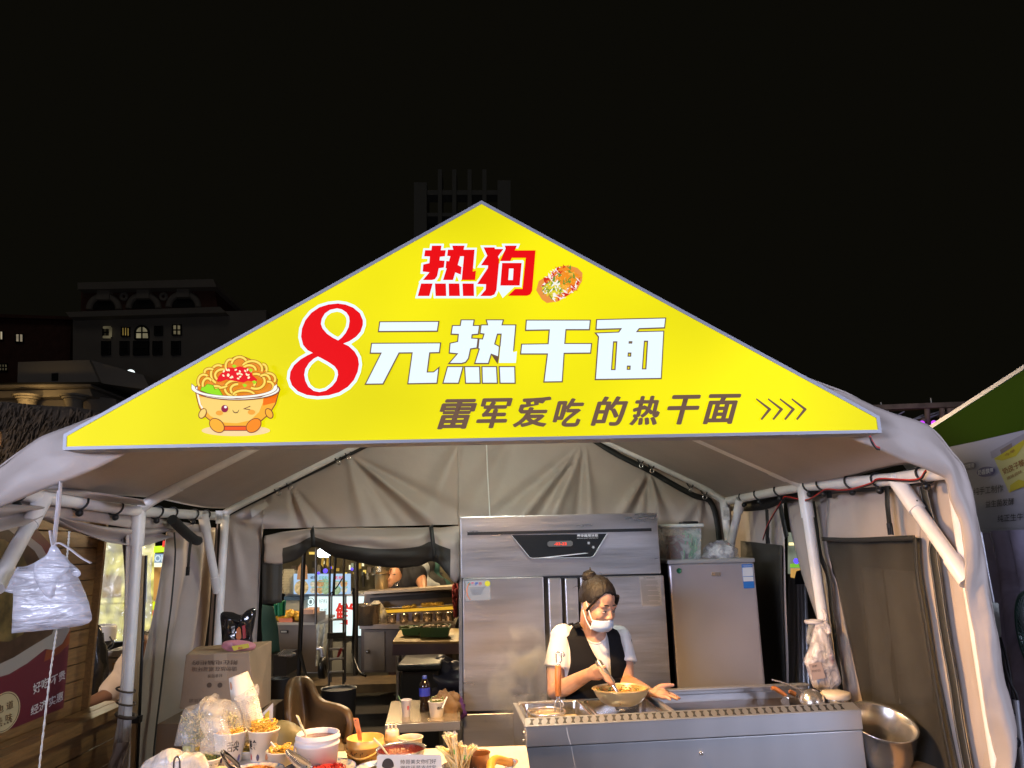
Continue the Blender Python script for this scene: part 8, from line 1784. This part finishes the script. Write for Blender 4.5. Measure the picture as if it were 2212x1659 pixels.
for k in range(40):
    q = 2*math.pi*k/40
    for z in (-.06, .06): m.tube([fc+Rm @ Vector((Rf*.2*math.cos(q), Rf*.2*math.sin(q), z)), fc+Rm @ Vector((Rf*.98*math.cos(q+.25), Rf*.98*math.sin(q+.25), z*.8))], .0022, 4)
m.build('cage', mat('fan_wire', (.10, .11, .11), .3, .5), fn)
for k in range(3):
    q = k*2.09; m = MB(); m.grid([[fc+Rm @ Vector((r_*math.cos(q+a), r_*math.sin(q+a), .03*(a-.35))) for a in (0, .35, .7)] for r_ in (Rf*.2, Rf*.55, Rf*.9)]); m.build('blade', FC, fn, solid=.004)
MB().ball(fc, (.05, .05, .05), 12, 8).build('hub', FC, fn); MB().tube([fc+Vector((.06, .03, -.02)), (fc.x+.08, fc.y+.05, .0)], .02, 8).build('stand', FC, fn)
# timber pergola with violet bulbs
def R6(x, y): return 1821+x*.17675, 783+y*.17675
pg = thing('timber_pergola', tuple(P(*R6(1000, 760), 12.0)), 'rusty timber pergola hung with violet lamps beyond the tent roof', 'pergola'); RUST = mat('weathered_beam', (.20, .14, .10), .7, var=.4, vscale=4)
def bm6(p0, p1, Y, r): return MB().box(P(*R6((p0[0]+p1[0])/2, (p0[1]+p1[1])/2), Y), ((P(*R6(*p0), Y)-P(*R6(*p1), Y)).length, r, r), ry=-math.atan2((P(*R6(*p1), Y)-P(*R6(*p0), Y)).z, (P(*R6(*p1), Y)-P(*R6(*p0), Y)).x)).build('beam', RUST, pg)
bm6((330, 555), (1800, 500), 12, .085); bm6((330, 590), (1450, 545), 12.6, .05); bm6((800, 715), (1600, 560), 12.4, .05)
for x, y0, y1 in ((1028, 565, 1100), (1208, 545, 1000), (1300, 560, 760), (1335, 560, 760), (985, 690, 1000), (1490, 520, 700)): MB().tube([P(*R6(x, y0), 12.1), P(*R6(x+18, y1), 12.1)], .05, 6).build('post', RUST, pg)
for x, y0, y1 in ((462, 488, 520), (1072, 435, 500), (1612, 428, 480), (552, 590, 615)): MB().tube([P(*R6(x, y0), 12), P(*R6(x+8, y1), 12)], .012, 6).build('spike', mat('pale_spike', (.5, .47, .42), .5), pg)
for a, b in (((620, 670), (745, 600)), ((830, 710), (980, 640)), ((1060, 680), (1180, 620)), ((870, 700), (1180, 600)), ((1060, 665), (1440, 560))): MB().tube([P(*R6(*a), 12.2), P(*R6(*b), 12.3)], .014, 6).build('stick', mat('pale_stick', (.42, .40, .44), .5), pg)
VIO = emis('violet_bulb', (.62, .06, 1.0), 1.3)
for k, (x, y) in enumerate(((1110, 737), (1178, 735), (966, 740), (903, 742), (1245, 733), (830, 744))): MB().ball(P(*R6(x, y), 11.8), .042, 12, 8).build('violet_bulb', VIO, pg)

# ================================================================ buildings at night
def RB(x, y): return x/4, 540+y/4
def B(x, y, Y): return P(*RB(x, y), Y)
STONE = mat('pale_stone', (.36, .32, .27), .85, var=.08, vscale=.4); BRICK = mat('dark_brick', (.16, .07, .05), .85, var=.2, vscale=1.5); DK = mat('dark_opening', (.02, .02, .02), .5)
def wallq(t, nm, pl, Y, d, mt): q = [B(x, y, Y) for x, y in pl]; return MB().hexa(q, [p+Vector((0, d, 0)) for p in q]).build(nm, mt, t)
Y1 = 60.0; b1 = thing('classical_building', tuple(B(1300, 1100, Y1).xy)+(0,), 'big pale classical building with attic arches and a lit arched window', 'building')
ba = B(600, 900, Y1); wallq(b1, 'wall', [(630, 560), (625, 1600), (2300, 1600), (2300, 520)], Y1, 12, STONE)
wallq(b1, 'attic_wall', [(700, 300), (700, 540), (1880, 500), (1840, 262)], Y1+1.2, 10, BRICK)
wallq(b1, 'cornice', [(668, 282), (672, 340), (1870, 318), (1842, 250)], Y1+.2, 11, STONE); wallq(b1, 'cornice', [(568, 536), (598, 580), (1950, 540), (1900, 490)], Y1-1.0, 12, STONE)
for k, cx in enumerate((898, 1240, 1585)):
    cy = 515-(cx-898)*.028; pts = [B(cx+128*math.cos(q), cy-118*math.sin(q), Y1+1.0) for q in [math.pi*i/16 for i in range(17)]]; MB().tube(pts, .30, 6).build('arch_molding', STONE, b1)
    m = MB(); m.add([p+Vector((0, .06, 0)) for p in pts], [list(range(17))[::-1]]); m.build('arch_recess', DK, b1); MB().box(B(cx+8, 372-(cx-898)*.03, Y1+.9), (1.1, .6, 1.4)).build('keystone', STONE, b1)
for cx in (1070, 1412): MB().tube([B(cx+26*math.cos(q), 402-26*math.sin(q), Y1+1.0) for q in [2*math.pi*i/16 for i in range(17)]], .15, 6, False).build('roundel', STONE, b1)
LITW = [emis('win_%d' % i, c, s, .5, .6) for i, (c, s) in enumerate((((.45, .40, .24), .20), ((.7, .48, .12), .28), ((.75, .66, .40), .30), ((.20, .17, .10), .06), ((.45, .38, .22), .18), ((.9, .74, .5), .35)))]
def window(t, x0, y0, x1, y1, Y, mt, arch=False, bars=(1, 1)):
    f = MB(); pts = [(x0, y1), (x1, y1), (x1, y0), (x0, y0)]
    if arch: r = (x1-x0)/2; pts = [(x0, y1), (x1, y1)]+[((x0+x1)/2+r*math.cos(q), y0+r-r*math.sin(q)) for q in [math.pi*i/12 for i in range(13)]]
    q = [B(x, y, Y-.12) for x, y in pts]; m = MB(); m.add(q, [list(range(len(q)))]); o = m.build('window', mt, t)
    m = MB(); m.tube(q+[q[0]], .10, 5, False)
    for k in range(bars[0]): xx = x0+(x1-x0)*(k+1)/(bars[0]+1); m.tube([B(xx, y0+2, Y-.15), B(xx, y1, Y-.15)], .07, 5)
    for k in range(bars[1]): yy = y0+(y1-y0)*(k+1)/(bars[1]+1); m.tube([B(x0, yy, Y-.15), B(x1, yy, Y-.15)], .07, 5)
    m.build('window_bars', DK, o); return o
window(b1, 892, 668, 960, 756, Y1, LITW[3]); 
for a in ([(894, 670), (958, 670)], [(958, 670), (955, 752)], [(892, 752), (955, 752)]): MB().tube([B(*a[0], Y1-.2), B(*a[1], Y1-.2)], .12, 5).build('lit_edge', LITW[4], b1)
window(b1, 1052, 670, 1118, 745, Y1, LITW[1], bars=(2, 0)); window(b1, 1168, 656, 1284, 770, Y1, LITW[2], True, (1, 1)); window(b1, 1338, 660, 1402, 735, Y1, DK); window(b1, 1492, 648, 1564, 735, Y1, LITW[4])
for x0, x1 in ((880, 950), (1040, 1110), (1155, 1285), (1325, 1395), (1485, 1555)): window(b1, x0, 790, x1, 905, Y1, DK)
MB().ball(B(1128, 1070, 45), .28, 10, 8).build('wall_lamp', emis('cool_lamp', (.9, 1, 1), 1.5), b1)
Y2 = 72.0; b2 = thing('brick_building', tuple(B(100, 1100, Y2).xy)+(0,), 'dark red brick building at the far left with two small lit windows', 'building')
wallq(b2, 'wall', [(-900, 540), (-900, 1700), (560, 1700), (620, 600)], Y2, 10, BRICK); wallq(b2, 'cornice', [(-900, 520), (-900, 555), (625, 600), (625, 575)], Y2-.6, 11, BRICK)
window(b2, 135, 726, 200, 796, Y2, LITW[5], bars=(1, 0)); window(b2, -30, 702, 26, 776, Y2, LITW[5], bars=(1, 0)); window(b2, -30, 985, 62, 1045, Y2, LITW[4], bars=(3, 1))
Y3 = 38.0; b3 = thing('corner_building', tuple(B(500, 1500, Y3).xy)+(0,), 'low pale corner building with stepped parapet and warm-lit cornice', 'building')
wallq(b3, 'parapet', [(155, 968), (150, 1150), (860, 1150), (770, 950)], Y3, 8, STONE); wallq(b3, 'wall', [(-500, 1270), (-500, 1900), (1100, 1900), (1000, 1290), (760, 1255)], Y3+.5, 8, STONE)
wallq(b3, 'side_parapet', [(775, 950), (860, 1150), (1300, 1210), (1240, 1080)], Y3+.3, 8, STONE); wallq(b3, 'cornice', [(-500, 1160), (-500, 1195), (790, 1180), (780, 1145)], Y3-.7, 8, STONE); wallq(b3, 'cornice', [(-500, 1235), (-500, 1285), (800, 1262), (775, 1200)], Y3-.3, 8, STONE)
wallq(b3, 'opening', [(445, 1066), (445, 1130), (500, 1128), (500, 1064)], Y3-.05, .1, DK); wallq(b3, 'roof_deck', [(-500, 1150), (-500, 1162), (860, 1152), (860, 1140)], Y3-.9, 9, DK)
for x in (235, 640):
    MB().tube([B(x, 1300, Y3-.4), B(x+5, 1800, Y3-.4)], .42, 12).build('column', STONE, b3)
    for k in range(3): MB().lathe([(.42+.12*k, .12*k), (.50+.12*k, .10+.12*k), (0, .10+.12*k)], B(x, 1312, Y3-.4), 16).build('capital', STONE, b3)
for x, e_ in ((230, 22), (60, 10)): light('cornice_lamp', 'POINT', tuple(B(x, 1300, Y3-1.5)), (0, 0, 0), e_, (1, .62, .22), shadow_soft_size=.1)
light('cornice_lamp', 'POINT', tuple(B(290, 1215, Y3-1.6)), (0, 0, 0), 14, (1, .66, .25), shadow_soft_size=.1)
for k, (x, y, s_) in enumerate(((230, 1300, 'left'), (290, 1222, 'upper'))): pass
# tower behind the peak of the sign
def RT_(x, y): return 810+x*.2197, 324+y*.2197
def TW(x, y, Y): return P(*RT_(x, y), Y)
Y4 = 80.0; tw = thing('office_tower', tuple(TW(860, 1400, Y4).xy)+(0,), 'faint grey tower with four roof fins behind the peak of the sign', 'tower'); CONC = mat('grey_concrete', (.34, .34, .31), .85)
def twq(nm, x0, y0, x1, y1, d0=0, d=4): 
    q = [TW(x, y, Y4+d0) for x, y in ((x0, y0), (x0, y1), (x1, y1), (x1, y0))]; return MB().hexa(q, [p+Vector((0, d, 0)) for p in q]).build(nm, CONC, tw)
twq('pillar', 383, 318, 508, 3600); twq('pillar', 1205, 298, 1333, 3600)
for x in (618, 760, 910, 1056): twq('fin', x, 190, x+40, 3600, .3, 3)
for y0, y1 in ((395, 440), (618, 652), (820, 860), (1020, 1060)): twq('cross_beam', 505, y0, 1210, y1, .8, 2)
q = [TW(x, y, Y4+3.2) for x, y in ((505, 640), (505, 3600), (1210, 3600), (1210, 640))]; MB().hexa(q, [p+Vector((0, 4, 0)) for p in q]).build('core_wall', mat('core_dark', (.07, .07, .065), .8), tw)
